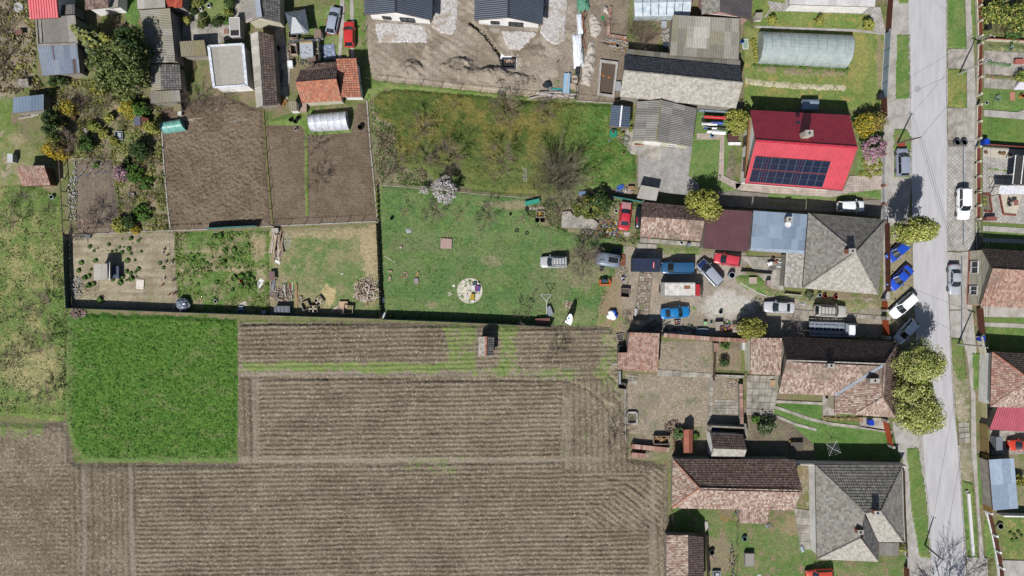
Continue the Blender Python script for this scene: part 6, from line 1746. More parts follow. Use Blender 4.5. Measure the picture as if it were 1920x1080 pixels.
for i, (x,y,s)in enumerate([(815,300,1.1),(850,340,.8),(865,318,.5),(890,315,.6),(985,280,1),(975,335,.4),(1012,345,.8),(1050,335,.8),(1080,308,.9),(1120,305,.6),(1105,350,1.1),(1165,322,1.3),(1185,362,.9),(1105,230,.5),(1185,228,1.2),(1248,248,.9),(1268,230,.7),(1198,268,.4),(1275,345,.8),(740,445,1.3),(865,425,1.2),(715,515,1.2),(825,505,.8),(805,562,1.3),(770,580,1.4),(848,632,1.3),(805,650,1.5),(1155,425,1.3),(1218,422,.8),(1145,525,1.1),(1182,540,1.1),(1225,530,.9),(1250,500,1.2),(1100,570,1.7),(1188,588,1.6),(1232,572,.6),(1142,602,.7),(1090,622,1.5),(1022,600,1.0),(1445,450,1.0),(1475,490,1.0),(910,778,1.8)]):
 plant_copy(TUFT[i%2],x/4.8,400+y/4.8,s,'grass_tuft','dark green grass tuft on the bare ground of the poultry run','plant','grass tufts in the poultry run')
for i, (x,y,s)in enumerate([(500,335,1.5),(578,330,1.6),(545,240,1.2),(700,290,1.3),(485,440,1.6),(250,375,1.1),(210,410,1.3),(290,430,1.2),(365,465,1),(560,410,1.1),(625,360,1.2),(450,205,1.8),(400,210,1.5),(380,400,.8),(330,450,1.1),(160,520,.8),(230,525,.9),(370,525,.9),(300,490,.7),(420,490,.9),(580,580,1.8),(640,570,2),(700,560,2),(740,590,1.6),(680,610,1.6),(500,490,.9),(620,490,.9),(700,480,.9),(420,620,1.3),(250,640,.9),(155,655,.5),(265,705,.5),(400,765,.9),(185,605,.8),(560,690,1.2),(700,660,1.4),(760,640,1.4),(640,650,1.6)]):
 plant_copy(TUFT[i%2],320+x/4.8,400+y/4.8,s,'leafy_vegetable','leafy green plant growing in the weedy vegetable plot','plant','plants in the vegetable plot')
SAP=tuft_mesh(5,160,.28,.9,PG_DARK+PG_GOLD)
for i in range(12):
 plant_copy(SAP,734+i*22.5+rnd.uniform(-4,4),593+i*.8,rnd.uniform(.8,1.3),'cypress_sapling','small cypress sapling in the shadow along the south lawn fence','plant','saplings along the south lawn fence')
for i in range(7):
 plant_copy(SAP,707+i*.4,352+i*9.5,rnd.uniform(.8,1.1),'hedge_sapling','small hedge sapling in the row left of the lawn','plant','hedge saplings left of the lawn')
BED=tuft_mesh(7,120,.3,.3,PG_MID+PG_PINK+PG_YEL)
for i in range(13):
 plant_copy(BED,1546+i*5,785+rnd.uniform(-2,2),rnd.uniform(.6,1),'flowering_plant','small flowering plant in the bed below the L-shaped house','plant','flowering plants in the bed')
for i in range(26):
 plant_copy(TUFT[i%2],1414+i*7,121+i*.35+rnd.uniform(-2,2),rnd.uniform(.7,1.2),'vegetable_plant','leafy plant in the row below the big plastic tunnel','plant','row plants below the plastic tunnel')
 # undergrowth nobody could count
def undergrowth(name,poly,n,palette,label,size=.13,h=.25,seed=1,clump=.06,thr=.45,cat='undergrowth'):
 g=np.random.default_rng(seed)
 P=np.array(poly,float)
 x=g.uniform(P[:,0].min(),P[:,0].max(),n*4);y=g.uniform(P[:,1].min(),P[:,1].max(),n*4)
 f=fbm(x*clump,y*clump,seed,4,.7)
 k=inpoly(x,y,poly)&(f>thr+g.uniform(-.06,.06,n*4))
 x, y, f=x[k][:n], y[k][:n], f[k][:n]
 z=.08+h*np.clip((f-thr)*4,0.1,1)*g.random(len(x))
 C_=np.stack([(x-960)/SX,(540-y)/SX,z],1)
 N_=np.tile([0,0,1.0],(len(x),1))
 pa=np.array(palette)
 V, F, c=leaf_data(C_,N_,size,palette,seed,1.5,.45)
 q=fbm(x*.12,y*.12,seed+9,3,.8)
 c=c*.4+np.repeat(pa[np.clip((q*len(pa)*1.6-len(pa)*.3).astype(int),0,len(pa)-1)],4,0)*.6
 o=leaf_object(name,V,F,c,None)
 return tag(o,label,cat,None,'stuff')
DRY=pal('#b0a080','#9c8a6c','#c4b494','#8a7a60')
undergrowth('garden_undergrowth',[(95,150),(180,150),(300,190),(303,260),(316,432),(228,436),(214,300),(130,296),(90,210)],16000,DRY+PG_MID+PG_GOLD+PG_LIME+DRY,'tangled dry and green undergrowth of the left garden',.15,.4,401,.07,.42)
undergrowth('bramble_undergrowth',[(-60,-40),(60,-40),(68,140),(90,175),(20,175),(-60,180)],7000,DRY+DRY+PG_LIME,'brambles and dry weeds in the top left corner',.16,.4,402,.07,.42)
undergrowth('orchard_tufts',[(712,176),(820,176),(1000,194),(1146,200),(1190,300),(1190,338),(1060,356),(950,360),(870,346),(800,316),(748,306),(740,235)],26000,pal('#8f8a48','#7c8a3c','#a39a58','#5f7a2c','#6f8f38','#b0a468'),'uneven grass tufts of the orchard meadow',.14,.2,403,.05,.38,'grass')
undergrowth('meadow_tufts',[(-60,350),(60,350),(118,374),(128,590),(120,780),(-60,770)],14000,pal('#aaa270','#8a9a4c','#b8b084','#728f3c','#98985c'),'straw and green grass tufts of the left meadow',.14,.16,404,.05,.4,'grass')
undergrowth('plot_weeds',[(328,438),(505,434),(505,588),(336,582)],9000,pal('#7fa63e','#6f9a34','#93b04e','#a09c6c'),'low weeds covering the vegetable plot',.12,.2,405,.06,.46,'weeds')
undergrowth('lawn_tufts',[(716,350),(1000,376),(1060,436),(1170,470),(1120,600),(850,598),(722,594)],15000,pal('#6c9c4a','#82a85a','#5f9040','#93a468'),'uneven grass tufts of the lawn',.11,.09,406,.05,.4,'grass')
undergrowth('scrub_weeds',[(694,190),(738,222),(745,310),(800,320),(800,350),(712,343),(702,300)],4000,DRY+PG_MID,'dry weeds on the scrub strip',.13,.25,407,.06,.42)
undergrowth('junk_weeds',[(985,372),(1200,378),(1200,460),(1060,436),(990,405)],5000,DRY+PG_MID+PG_DARK,'weeds growing through the junk beside the lawn',.13,.25,408,.06,.45)
undergrowth('crop_leaves',[(134,592),(300,596),(440,603),(441,700),(440,858),(300,860),(162,858),(146,830),(130,790),(130,650)],45000,[c*.8 for c in pal('#629c2c','#528c22','#7cae36','#90b448')],'leaf blades of the green crop',.09,.22,409,.2,.36,'crop')
# fences, walls, gates, poles
MAT_STEEL=mat('rusty_steel',C('#7d6a5c'),C('#5c4a40'),scale=5,rough=0.7,metal=0.3)
MAT_GREYSTEEL=mat('grey_steel',C('#8d9298'),rough=0.5,metal=0.6)
MAT_SCREEN=mat('dark_green_screen',C('#3f5a50'),C('#2f463f'),scale=3,rough=0.8)
MAT_TEAL=mat('teal_screen',C('#5aa09c'),C('#478680'),scale=3,rough=0.7)
MAT_BOARD=mat('dark_weathered_board',C('#6a5c50'),C('#453b33'),scale=4,rough=0.9,stretch=(1,1,5))
MAT_BROWNP=mat('brown_panel',C('#7a4a3c'),C('#643c30'),scale=2,rough=0.6)
MAT_ORANGEP=mat('orange_brown_panel',C('#c05a34'),C('#a04a2a'),scale=1.5,rough=0.6)
MAT_GLASSP=mat('pale_blue_panel',C('#a8bccc'),C('#90a8bc'),scale=1,rough=0.3,spec=0.5)
MAT_PICKET=mat('white_fence_paint',C('#f0f0f0',1.6),rough=0.6)
MAT_REED=mat('olive_reed_panel',C('#9c9248'),C('#a8683c'),scale=1.2,rough=0.9,stretch=(3,8,1),lo=.42,hi=.58)
MAT_REDP=mat('brick_red_panel',C('#b05a4c'),C('#98483c'),scale=2,rough=0.7)
def along(pts,step):
 Q=[pt(*p)for p in pts]
 out=[]
 for a, b in zip(Q,Q[1:]):
  n=max(1,round((b-a).length/step))
  for i in range(n):out.append((a.lerp(b,i/n),a.lerp(b,(i+1)/n)))
 return out
def fence(label,pts,h=1.4,style='wire',step=2.3,m=None,pm=None,base=None,name='fence',top=None,slats=0,post=0.06,basew=0.18,baseh=0.14,thick=0.04):
 segs=along(pts,step)
 o=segs[0][0]
 t=thing(name,(o.x,o.y,0),label,name.split('_')[-1]if name in('street_gate','garden_wall')else 'fence')
 pm=pm or MAT_STEEL
 if base:
  for a, b in segs:
   mb=MB();mb.bar((a.x,a.y,baseh/2),(b.x,b.y,baseh/2),basew,baseh);mb.build('base_strip',base,t)
 for a in[s[0]for s in segs]+[segs[-1][1]]:
  mb=MB();mb.box((a.x,a.y,h/2+.03),(post,post,h+.06));mb.build('post',pm,t)
 for a, b in segs:
  if style=='wire':
   mb=MB()
   for z in(.35,.75,h-.05):
    mb.bar((a.x,a.y,z),(b.x,b.y,z),.012 if z<h-.1 else .03)
   mb.build('wire_strands',pm,t)
  elif style=='screen':
   mb=MB();d=(b-a).normalized()*post*.5
   mb.bar((a.x+d.x,a.y+d.y,h/2+.04),(b.x-d.x,b.y-d.y,h/2+.04),thick,h-.06);mb.build('panel',m,t)
  elif style=='boards':
   n=max(2,round((b-a).length/.42))
   for i in range(n):
    p, q=a.lerp(b,(i+.06)/n), a.lerp(b,(i+.94)/n)
    hh=h*rnd.uniform(.85,1.02)
    mb=MB();mb.bar((p.x,p.y,hh/2+.03),(q.x,q.y,hh/2+.03),.03,hh);mb.build('board',m,t)
  elif style=='pickets':
   n=max(2,round((b-a).length/.17))
   mb=MB()
   for i in range(n):
    p=a.lerp(b,(i+.5)/n)
    mb.box((p.x,p.y,h*.5),(.05,.09,h*.92))
   pk=mb.build('pickets',m,t);pk['kind']='stuff'
   mb=MB()
   for z in(.3,h-.25):mb.bar((a.x+.04,a.y,z),(b.x+.04,b.y,z),.04,.08)
   mb.build('rail',m,t)
  elif style=='slats':
   n=slats or 5
   for i in range(n):
    z=.12+(h-.15)*(i+.5)/n
    mb=MB();mb.bar((a.x,a.y,z),(b.x,b.y,z),.04,(h-.15)/n*.8);mb.build('slat',m,t)
 if top:
  for a, b in segs:
   mb=MB();mb.bar((a.x,a.y,h+.08),(b.x,b.y,h+.08),.12,.06);mb.build('top_rail',top,t)
 return t
fence('brown rail fence beside the red tiled hut and the seedling bed',[(119,285),(124,360),(128,440)],1.2,'wire',post=.12,pm=MAT_STEEL,top=MAT_STEEL)
fence('dark screen fence with rubble along the left of the poultry run',[(130,440),(131,500),(135,577)],1.5,'screen',m=MAT_SCREEN)
fence('dark green screen fence below the poultry run',[(133,577),(240,581),(340,585)],1.7,'screen',m=MAT_SCREEN,base=MAT_CONC)
fence('dark green screen fence below the vegetable plot and wood yard',[(342,585),(520,591),(714,597)],1.7,'screen',m=MAT_SCREEN,base=MAT_CONC)
fence('dark green screen fence along the south edge of the lawn',[(719,598),(850,603),(1000,610),(1032,612)],1.9,'screen',m=MAT_SCREEN,base=MAT_CONC)
fence('wire fence on a pale concrete base above the poultry run',[(128,441),(230,436),(322,432),(390,430)],1.4,'wire',base=MAT_CONC)
fence('short teal screen fence casting shade on the dug bed',[(391,430),(440,427),(486,425)],1.7,'screen',m=MAT_TEAL)
fence('wire fence on a white base below the raked bed',[(488,425),(600,420),(706,415)],1.5,'wire',base=MAT_CONC)
fence('wire fence between the two bare garden beds',[(494,205),(500,290),(506,360),(512,424)],1.4,'wire',base=mat('mossy_strip',C('#8d8a4c'),C('#6f6a40')))
fence('wire fence between left garden and the dug bed',[(304,245),(308,310),(314,380),(320,431)],1.4,'wire',base=MAT_CONC)
fence('wire fence on a pale base between the raked bed and the orchard',[(688,188),(695,280),(702,350),(708,414)],1.4,'wire',base=MAT_CONC)
fence('thin wire fence between poultry run and vegetable plot',[(324,437),(328,500),(333,578)],1.3,'wire',post=.05)
fence('dark board fence between the wood yard and the lawn',[(708,420),(711,480),(713,540),(716,596)],1.5,'boards',m=MAT_BOARD)
fence('post and wire fence along the lower edge of the building site',[(690,152),(790,162),(900,174),(1000,184),(1064,189)],1.6,'wire',step=3.0)
fence('dark post fence between building site and the dug-up yard',[(1078,186),(1086,130),(1092,70),(1100,-20)],1.5,'wire',step=2.6,base=MAT_TAR,pm=MAT_TAR,post=.09)
fence('wire fence below the dug-up yard',[(1080,189),(1120,192),(1158,194)],1.4,'wire',base=MAT_CONC,basew=.12)
fence('wire mesh fence right of the red hatchback',[(683,0),(684,60),(682,110),(678,184)],1.5,'wire',post=.07)
fence('low line fence between orchard and lawn',[(700,346),(790,353),(900,364),(1000,372)],0.6,'wire',post=.05,base=MAT_CONC2,basew=.1,baseh=.1)
fence('teal panel fence behind the red saloon',[(1140,369),(1170,374),(1203,380)],1.3,'screen',m=MAT_TEAL)
fence('short wire fence below the feather flag',[(1034,612),(1080,618),(1145,626)],1.2,'wire',step=3.2)
fence('wire fence between farmyard and ploughed field',[(1172,720),(1172,780),(1174,850)],1.2,'wire',base=MAT_CONC,basew=.15)
fence('wire fence around the seedling bed',[(143,303),(208,297),(215,350),(226,434)],1.1,'wire',post=.04,step=2.6,pm=MAT_GREYSTEEL)
fence('dark timber fence between pyramid house and parked blue cars',[(1658,420),(1659,480),(1660,546)],1.5,'screen',m=MAT_BROWNP,post=.1)
fence('dark wire fence along the alley of the bottom barn',[(1322,1000),(1326,1080)],1.4,'boards',m=MAT_BOARD)
fence('wire fence in the bottom backyard',[(1258,955),(1258,1000)],1.2,'wire')
fence('timber fence across the backyard behind the porch',[(1380,985),(1378,1080)],1.2,'wire')
fence('brown sliding gate at the top of the street',[(1667,-40),(1664,0),(1660,60)],1.7,'slats',slats=6,m=MAT_BROWNP,pm=MAT_TAR,name='street_gate',step=3.5)
fence('pale blue panel street fence beside the tunnel garden',[(1659,64),(1655,130),(1652,186)],1.7,'screen',m=MAT_GLASSP,pm=MAT_TAR,base=MAT_CONC,step=2.4,basew=.25)
fence('brown gate below the pale blue street fence',[(1652,188),(1653,222)],1.7,'slats',slats=6,m=MAT_BROWNP,pm=MAT_TAR,name='street_gate')
fence('white picket street fence in front of the red-roofed house',[(1653,292),(1652,350),(1653,418)],1.3,'pickets',m=MAT_PICKET,pm=MAT_BRICKM,post=.25,base=MAT_CONC,step=3.2)
fence('tall orange-brown gate of the car yard',[(1653,596),(1655,632)],1.9,'slats',slats=7,m=MAT_ORANGEP,pm=MAT_CONC,post=.5,name='street_gate',step=6)
fence('small orange-brown gate above the tall car yard gate',[(1653,562),(1653,582)],1.7,'slats',slats=6,m=MAT_ORANGEP,pm=MAT_CONC,post=.35,name='street_gate',step=6)
fence('orange-brown gate beside the L-shaped house',[(1653,786),(1664,834)],1.8,'slats',slats=7,m=MAT_ORANGEP,pm=MAT_CONC,post=.35,name='street_gate',step=6)
fence('rusty rail fence in front of the bottom right house',[(1690,880),(1692,960),(1696,1040)],1.0,'slats',slats=3,m=MAT_STEEL,base=MAT_CONC,basew=.3,baseh=.4,step=3)
fence('brown gate at the bottom of the street',[(1694,1060),(1696,1130)],1.6,'slats',slats=6,m=MAT_BROWNP,name='street_gate')
for y0, y1, x0, x1, lab in((-40,72,1828,1832,'pale street wall with red panels at the upper right'),(86,180,1832,1830,'red panelled street fence below the pale lamp post'),(200,262,1830,1829,'red panelled street fence beside the front lawn'),(278,360,1828,1828,'red panelled street fence beside the courtyard'),(362,412,1828,1828,'red and cream street wall beside the white car')):
 fence(lab,[(x0,y0),(x1,y1)],1.3,'slats',slats=3,m=MAT_REDP,pm=MAT_CREAMWALL,post=.3,base=MAT_CREAMWALL,basew=.3,baseh=.5,step=2.4)
fence('dark wire street fence above the cream gabled house',[(1829,415),(1831,468)],1.4,'wire',base=MAT_CONC,post=.1)
fence('dark brown gate below the cream gabled house',[(1830,578),(1834,626)],1.7,'slats',slats=6,m=MAT_BROWNP,name='street_gate',step=5)
fence('pale wall with pink plinth beside the leaning street pole',[(1830,630),(1838,665)],1.4,'screen',m=MAT_CREAMWALL,pm=MAT_CREAMWALL,base=MAT_REDP,thick=.2)
fence('rusty brown panel fence beside the carport',[(1836,792),(1838,845)],1.9,'screen',m=mat('rusty_panel',C('#a8785a'),C('#8a9050'),scale=2,rough=.9,stretch=(2,6,1)),step=2.2)
fence('olive reed panel fence beside the blue garage roof',[(1838,848),(1844,955)],1.9,'screen',m=MAT_REED,step=2.2)
fence('white post fence at the lower right front lawn',[(1848,958),(1858,1000),(1870,1060),(1876,1140)],1.4,'slats',slats=3,m=MAT_BROWNP,pm=MAT_PICKET,post=.3,base=MAT_PICKET,basew=.3,baseh=.4,step=2.4)
fence('white garden wall below the blue garage roof',[(1868,962),(1990,964)],1.5,'screen',m=MAT_WHITEWALL,pm=MAT_WHITEWALL,thick=.2,name='garden_wall')
fence('red coped wall between front lawn and courtyard',[(1838,273),(1920,279),(1990,283)],1.0,'screen',m=MAT_TAR,pm=MAT_REDP,thick=.12,top=MAT_REDP,name='garden_wall')
fence('low brown coped wall below the upper right shrubs',[(1846,76),(1990,84)],.8,'screen',m=MAT_CREAMWALL,pm=MAT_CREAMWALL,thick=.2,top=MAT_REDP,name='garden_wall')
fence('long white wall above the bottom right house',[(1480,864),(1686,868)],2.0,'screen',m=MAT_WHITEWALL,pm=MAT_WHITEWALL,thick=.3,top=MAT_CONC,name='garden_wall',step=3)
def coped_wall(label,pts,h,w=.32,wm=None):
 """masonry wall with a coping of clay tiles, each tile a piece"""
 segs=along(pts,.45)
 o=segs[0][0]
 t=thing('garden_wall',(o.x,o.y,0),label,'wall')
 Q=[pt(*p)for p in pts]
 mb=MB()
 for a, b in zip(Q,Q[1:]):mb.bar((a.x,a.y,h/2),(b.x,b.y,h/2),w,h)
 mb.build('masonry',wm or MAT_GREYWALL,t)
 for a, b in segs:
  mb=MB();mb.col=tuple(P_RED[rnd.randrange(len(P_RED))]*rnd.uniform(.85,1.1))
  a2, b2=a.lerp(b,.03), a.lerp(b,.97)
  z=h+.06+rnd.uniform(0,.02)
  mb.bar((a2.x,a2.y,z),(b2.x,b2.y,z),w+.28,.09);mb.build('coping_tile',MAT_TILE,t)
 return t
coped_wall('tile coped wall between car yard and the farm garden',[(1240,627),(1330,634),(1406,638)],1.6)
coped_wall('short tile coped wall dividing the farm gardens',[(1337,642),(1337,658)],1.4)
coped_wall('low red coped brick row in the farmyard',[(1182,834),(1252,841)],.9,.4,MAT_BRICKM)
coped_wall('small red coped brick remnant at the field corner',[(1182,850),(1208,852)],.8,.4,MAT_BRICKM)
coped_wall('rusty coped wall between slab yard and cobbles',[(1384,718),(1386,800)],1.2,.25)
# utility poles and wires
def pole(px,py,tpx,tpy,h,label,m,name='utility_pole',r=.14,cross=False):
 a=pt(px,py);b=pt(tpx,tpy,h)
 t=thing(name,(a.x,a.y,0),label,'pole')
 mb=MB();mb.tube((a.x,a.y,-.1),b,r,r*.65,10);mb.build('shaft',m,t)
 if cross:
  mb=MB();mb.bar(b+Vector((-.6,.25,-.15)),b+Vector((.6,-.25,-.15)),.1);mb.build('crossarm',MAT_GREYSTEEL,t)
 mb=MB()
 for dx in(-.3,.3):mb.lathe((b.x+dx,b.y-dx*.4,b.z-.1),[(.04,0),(.07,.06),(.04,.14),(.06,.18),(.02,.24)],8)
 mb.build('insulators',MAT_FRAME,t)
 return b
MAT_POLE=mat('concrete_pole',C('#c9c6c2'),C('#aaa69f'),scale=3,rough=.85)
MAT_WPOLE=mat('wooden_pole',C('#8f8378'),C('#6a5f55'),scale=3,rough=.9)
T1=pole(1797,139,1857,111,7.0,'pale concrete pole on the verge near the top of the street',MAT_POLE,cross=True)
T2=pole(1681,269,1727,257,6.4,'wooden pole on the verge above the silver car',MAT_WPOLE)
T3=pole(1795,645,1847,650,6.4,'pale concrete pole leaning over the sidewalk below the silver saloon',MAT_POLE,cross=True)
T4=pole(1733,1021,1768,1050,5.6,'dark wooden pole on the bottom verge',MAT_WPOLE)
pole(1832,74,1861,67,3.4,'short pale post at the street wall',MAT_POLE,'lamp_post',.1)
def wire(a,b,sag,label,group='overhead wires over the street'):
 mb=MB();n=14
 P=[Vector(a).lerp(Vector(b),i/n)-Vector((0,0,sag*4*(i/n)*(1-i/n)))for i in range(n+1)]
 mb.path(P,.016,4)
 tag(mb.build('overhead_wire',MAT_BLACKP),label,'wire',group)
for a, b, lab in((T1,T2,'wire from the concrete pole down to the wooden pole'),(T2,T3,'wire from the wooden pole down to the leaning concrete pole'),(T2+Vector((.3,-.1,0)),T3+Vector((.4,0,0)),'second wire from wooden pole to leaning concrete pole'),(T3,T4,'wire from the leaning pole to the bottom pole'),(T1,pt(1720,-40,6.5),'wire from the top concrete pole leaving across the road'),(T1+Vector((.3,.1,0)),pt(1850,-60,6.5),'wire from the top concrete pole leaving upwards'),(T2,pt(1590,270,6.2),'service wire from the wooden pole to the red-roofed house'),(T3,pt(1660,552,4.5),'service wire from the leaning pole to the pyramid house'),(T3,pt(1870,520,6.0),'service wire from the leaning pole to the cream gabled house'),(T3+Vector((.2,-.2,0)),pt(1920,712,5.8),'service wire from leaning pole to the hip roofed house'),(T1+Vector((0,.3,0)),pt(1660,195,3.5),'service wire crossing the road to the pale blue fence'),(T3+Vector((.1,.1,0)),T1+Vector((.2,0,0)),'long wire along the right sidewalk between the concrete poles'),(T3+Vector((.5,.1,0)),T1+Vector((.6,0,0)),'second long wire along the right sidewalk')):
 wire(a,b,.5,lab)
 # tunnels, frames and garden things
def cmat(hx,rough=.7,k=None,metal=0.0):
 c=C(hx,k)
 return mat('plain_'+hx.strip('#')+('m' if metal else ''),c,tuple(x*.86 for x in c),scale=4,rough=rough,metal=metal)
M_PLANK=mat('planks',(1.0,)*3,(.72,)*3,scale=5,rough=.9,attr=True,stretch=(1,1,1),spec=.15)
WOODC=pal('#dcc8b4','#cbb49c','#e6d8c8','#bca48c','#d6c4b2','#a8927e','#eee4da')
def tunnel(A0,A1,B0,B1,h,label,m,rib,nr,name='plastic_tunnel',seams=0):
 """polytunnel: A0-A1 one ground edge, B0-B1 the other, arched between, nr hoops"""
 a0, a1, b0, b1=pt(*A0), pt(*A1), pt(*B0), pt(*B1)
 c=(a0+a1+b0+b1)/4
 t=thing(name,(c.x,c.y,0),label,'greenhouse')
 n=14
 def arc(u,lift=0.0):
  p, q=a0.lerp(a1,u), b0.lerp(b1,u)
  out=[]
  for i in range(n+1):
   th=math.pi*i/n
   x=.5-.5*math.cos(th)
   v=p.lerp(q,x);v.z=.05+(h+lift)*math.sin(th)**.8
   out.append(v)
  return out
 for j in range(nr):
  u0, u1=j/nr, (j+1)/nr
  rows=[arc(lerp(u0,u1,f),-.05*math.sin(math.pi*f))for f in(0,.5,1)]
  mb=MB()
  for k in range(2):
   for i in range(n):mb.face([rows[k][i],rows[k+1][i],rows[k+1][i+1],rows[k][i+1]])
  mb.build('film_panel',m,t,smooth=True)
 for j in range(nr+1):
  mb=MB();mb.path(arc(j/nr,.01),.02,5);mb.build('hoop',rib,t)
 for u in(0,1):
  A_=arc(u);mb=MB();mb.face(A_ if u else A_[::-1]);mb.build('end_wall',m,t)
 return t
M_FILM=mat('greenhouse_film',C('#d3dddb'),C('#b6c6c4'),scale=1.2,rough=.25,spec=.5,alpha=.82)
M_FILM_W=mat('white_film',C('#e6e8ee',1.9),C('#c6cad4'),scale=2,rough=.2,spec=.6)
M_FILM_T=mat('teal_film',C('#8cc8bc'),C('#74b4a8'),scale=2,rough=.18,spec=.6)
tunnel((1419,120),(1584,129),(1421,62),(1590,69),2.5,'long translucent plastic tunnel on the lawn',M_FILM,MAT_GREYSTEEL,10)
tunnel((585,248),(656,244),(582,216),(652,210),1.9,'white plastic tunnel at the raked garden bed',M_FILM_W,MAT_GREYSTEEL,6)
tunnel((312,252),(352,246),(303,230),(343,224),1.5,'small teal plastic tunnel at the dug garden bed',M_FILM_T,cmat('#5a9a90'),3)
t=thing('glasshouse',pt(1243,0),'white glasshouse roof at the top behind the barn','greenhouse')
M_GH=mat('glasshouse_glass',C('#dce6ec',1.9),C('#b9c9d4'),scale=1.5,rough=.2,spec=.5)
q=[pt(1191,30,1.9),pt(1293,28,1.9),pt(1296,-30,1.9),pt(1192,-30,1.9)];r0, r1=pt(1190,6,2.7), pt(1296,4,2.7)
for i in range(7):
 a, b=i/7+.006, (i+1)/7-.006
 for(p0,p1,s0,s1)in((q[0],q[1],r0,r1),(r0,r1,q[3],q[2])):
  mb=MB();mb.face([p0.lerp(p1,a),p0.lerp(p1,b),s0.lerp(s1,b),s0.lerp(s1,a)]);mb.build('glass_pane',M_GH,t)
for p0, p1 in((q[0],q[1]),(r0,r1),(q[0],r0),(q[1],r1),(q[3],r0),(q[2],r1)):
 mb=MB();mb.bar(p0,p1,.07);mb.build('frame_bar',MAT_FRAME,t)
mb=MB()
for p0, p1 in((q[0],q[1]),(q[1],q[2]),(q[0],q[3])):mb.face([Vector((p0.x,p0.y,0)),Vector((p1.x,p1.y,0)),p1,p0])
mb.build('glass_wall',M_GH,t)
def boxy(px,py,size,label,m,name,cat,rz=0.0,z=0.06,lid=None,parts=True,group=None):
 """a framed box: body, proud rim and corner posts"""
 p=pt(px,py)
 t=thing(name,(p.x,p.y,z),label,cat,group,math.radians(rz))
 sx, sy, sz=size
 mb=MB();mb.box((0,0,sz/2),(sx,sy,sz));mb.build('body',m,t,local=True)
 mb=MB()
 for a, b in(((-1,-1),(1,-1)),((1,-1),(1,1)),((1,1),(-1,1)),((-1,1),(-1,-1))):
  mb.bar((a[0]*sx/2,a[1]*sy/2,sz),(b[0]*sx/2,b[1]*sy/2,sz),min(.07,sx*.12),.06)
 mb.build('rim',lid or m,t,local=True)
 return t
def open_crate(px,py,size,label,rz=0.0,name='wooden_crate',cat='crate',z=.06,group=None,hole=True,cols=WOODC):
 """crate of separate slats with an open top"""
 p=pt(px,py)
 t=thing(name,(p.x,p.y,z),label,cat,group,math.radians(rz))
 sx, sy, sz=size
 n=max(2,int(sz/.2))
 for i in range(n):
  zz=(i+.5)*sz/n
  for a, b in(((-1,-1),(1,-1)),((1,-1),(1,1)),((1,1),(-1,1)),((-1,1),(-1,-1))):
   mb=MB();mb.col=tuple(cols[rnd.randrange(len(cols))])
   mb.bar((a[0]*sx/2,a[1]*sy/2,zz),(b[0]*sx/2,b[1]*sy/2,zz),.05,sz/n*.8);mb.build('slat',M_PLANK,t,local=True)
 mb=MB();mb.col=(.06,.05,.045);mb.box((0,0,.05),(sx*.95,sy*.95,.04));mb.build('floor',M_PLANK,t,local=True)
 if hole=='cross':
  for a, b in(((-1,0),(1,0)),((0,-1),(0,1))):
   mb=MB();mb.col=tuple(WOODC[2]);mb.bar((a[0]*sx/2,a[1]*sy/2,sz),(b[0]*sx/2,b[1]*sy/2,sz),.16,.06);mb.build('top_bar',M_PLANK,t,local=True)
 return t
def pallet(px,py,label,rz=0.0,sx=1.2,sy=.9,z=.1,n=6,tilt=0.0,cols=WOODC,group=None,name='pallet'):
 p=pt(px,py)
 t=thing(name,(p.x,p.y,z),label,'pallet',group,math.radians(rz));t.rotation_euler[0]=tilt
 for i in range(n):
  mb=MB();mb.col=tuple(cols[rnd.randrange(len(cols))]*rnd.uniform(.9,1.1));y=-sy/2+(i+.5)*sy/n
  mb.box((0,y,.11),(sx,sy/n*.72,.025));mb.build('slat',M_PLANK,t,local=True)
 for x in(-.45,0,.45):
  mb=MB();mb.col=tuple(cols[0]*.8);mb.box((x*sx,0,.05),(.1,sy,.09));mb.build('bearer',M_PLANK,t,local=True)
 return t
def disc(px,py,r,h,label,m,name,cat,top=None,z=.06,hole=0.0,group=None):
 """barrel, pot or drum turned on a lathe with a sunken top"""
 p=pt(px,py)
 t=thing(name,(p.x,p.y,z),label,cat,group)
 mb=MB();mb.lathe((0,0,0),[(r*.9,0),(r,h*.3),(r,h*.7),(r*.93,h),(r*.84,h),(r*.82,h-.05-hole)],16);mb.build('shell',m,t,local=True)
 mb=MB();mb.lathe((0,0,0),[(r*.8,h-.06-hole),(r*.78,h-.05-hole)],16);mb.build('contents',top or m,t,local=True)
 return t
def tyre(px,py,label,z=.06,r=.31,group=None):
 p=pt(px,py)
 mb=MB();mb.torus((p.x,p.y,z+.1),r*.72,r*.3,16,8);o=mb.build('tyre',MAT_TYRE,None,smooth=True)
 return tag(o,label,'tyre',group)
def sticks(px,py,n,rx,ry,L,label,name='firewood_pile',cat='wood pile',w=(.05,.12),zmax=.7,ang=None,cols=WOODC,seed=1,piece='stick',group=None):
 g=random.Random(seed)
 p=pt(px,py)
 t=thing(name,(p.x,p.y,.05),label,cat,group)
 for i in range(n):
  a=g.uniform(0,math.pi)if ang is None else math.radians(ang)+g.gauss(0,.16)
  f=math.sqrt(g.random());th=g.uniform(0,6.28)
  x, y=math.cos(th)*f*rx, math.sin(th)*f*ry
  z=.06+zmax*(1-f)*g.random()
  l=L*g.uniform(.5,1.15);d=Vector((math.cos(a),math.sin(a),g.uniform(-.18,.18)))*l/2
  z=max(z,abs(d.z)+.04)
  mb=MB();mb.col=tuple(cols[g.randrange(len(cols))]*g.uniform(.85,1.12));ww=g.uniform(*w)
  mb.bar(Vector((x,y,z))-d,Vector((x,y,z))+d,ww,ww*.7);mb.build(piece,M_PLANK,t,local=True)
 return t
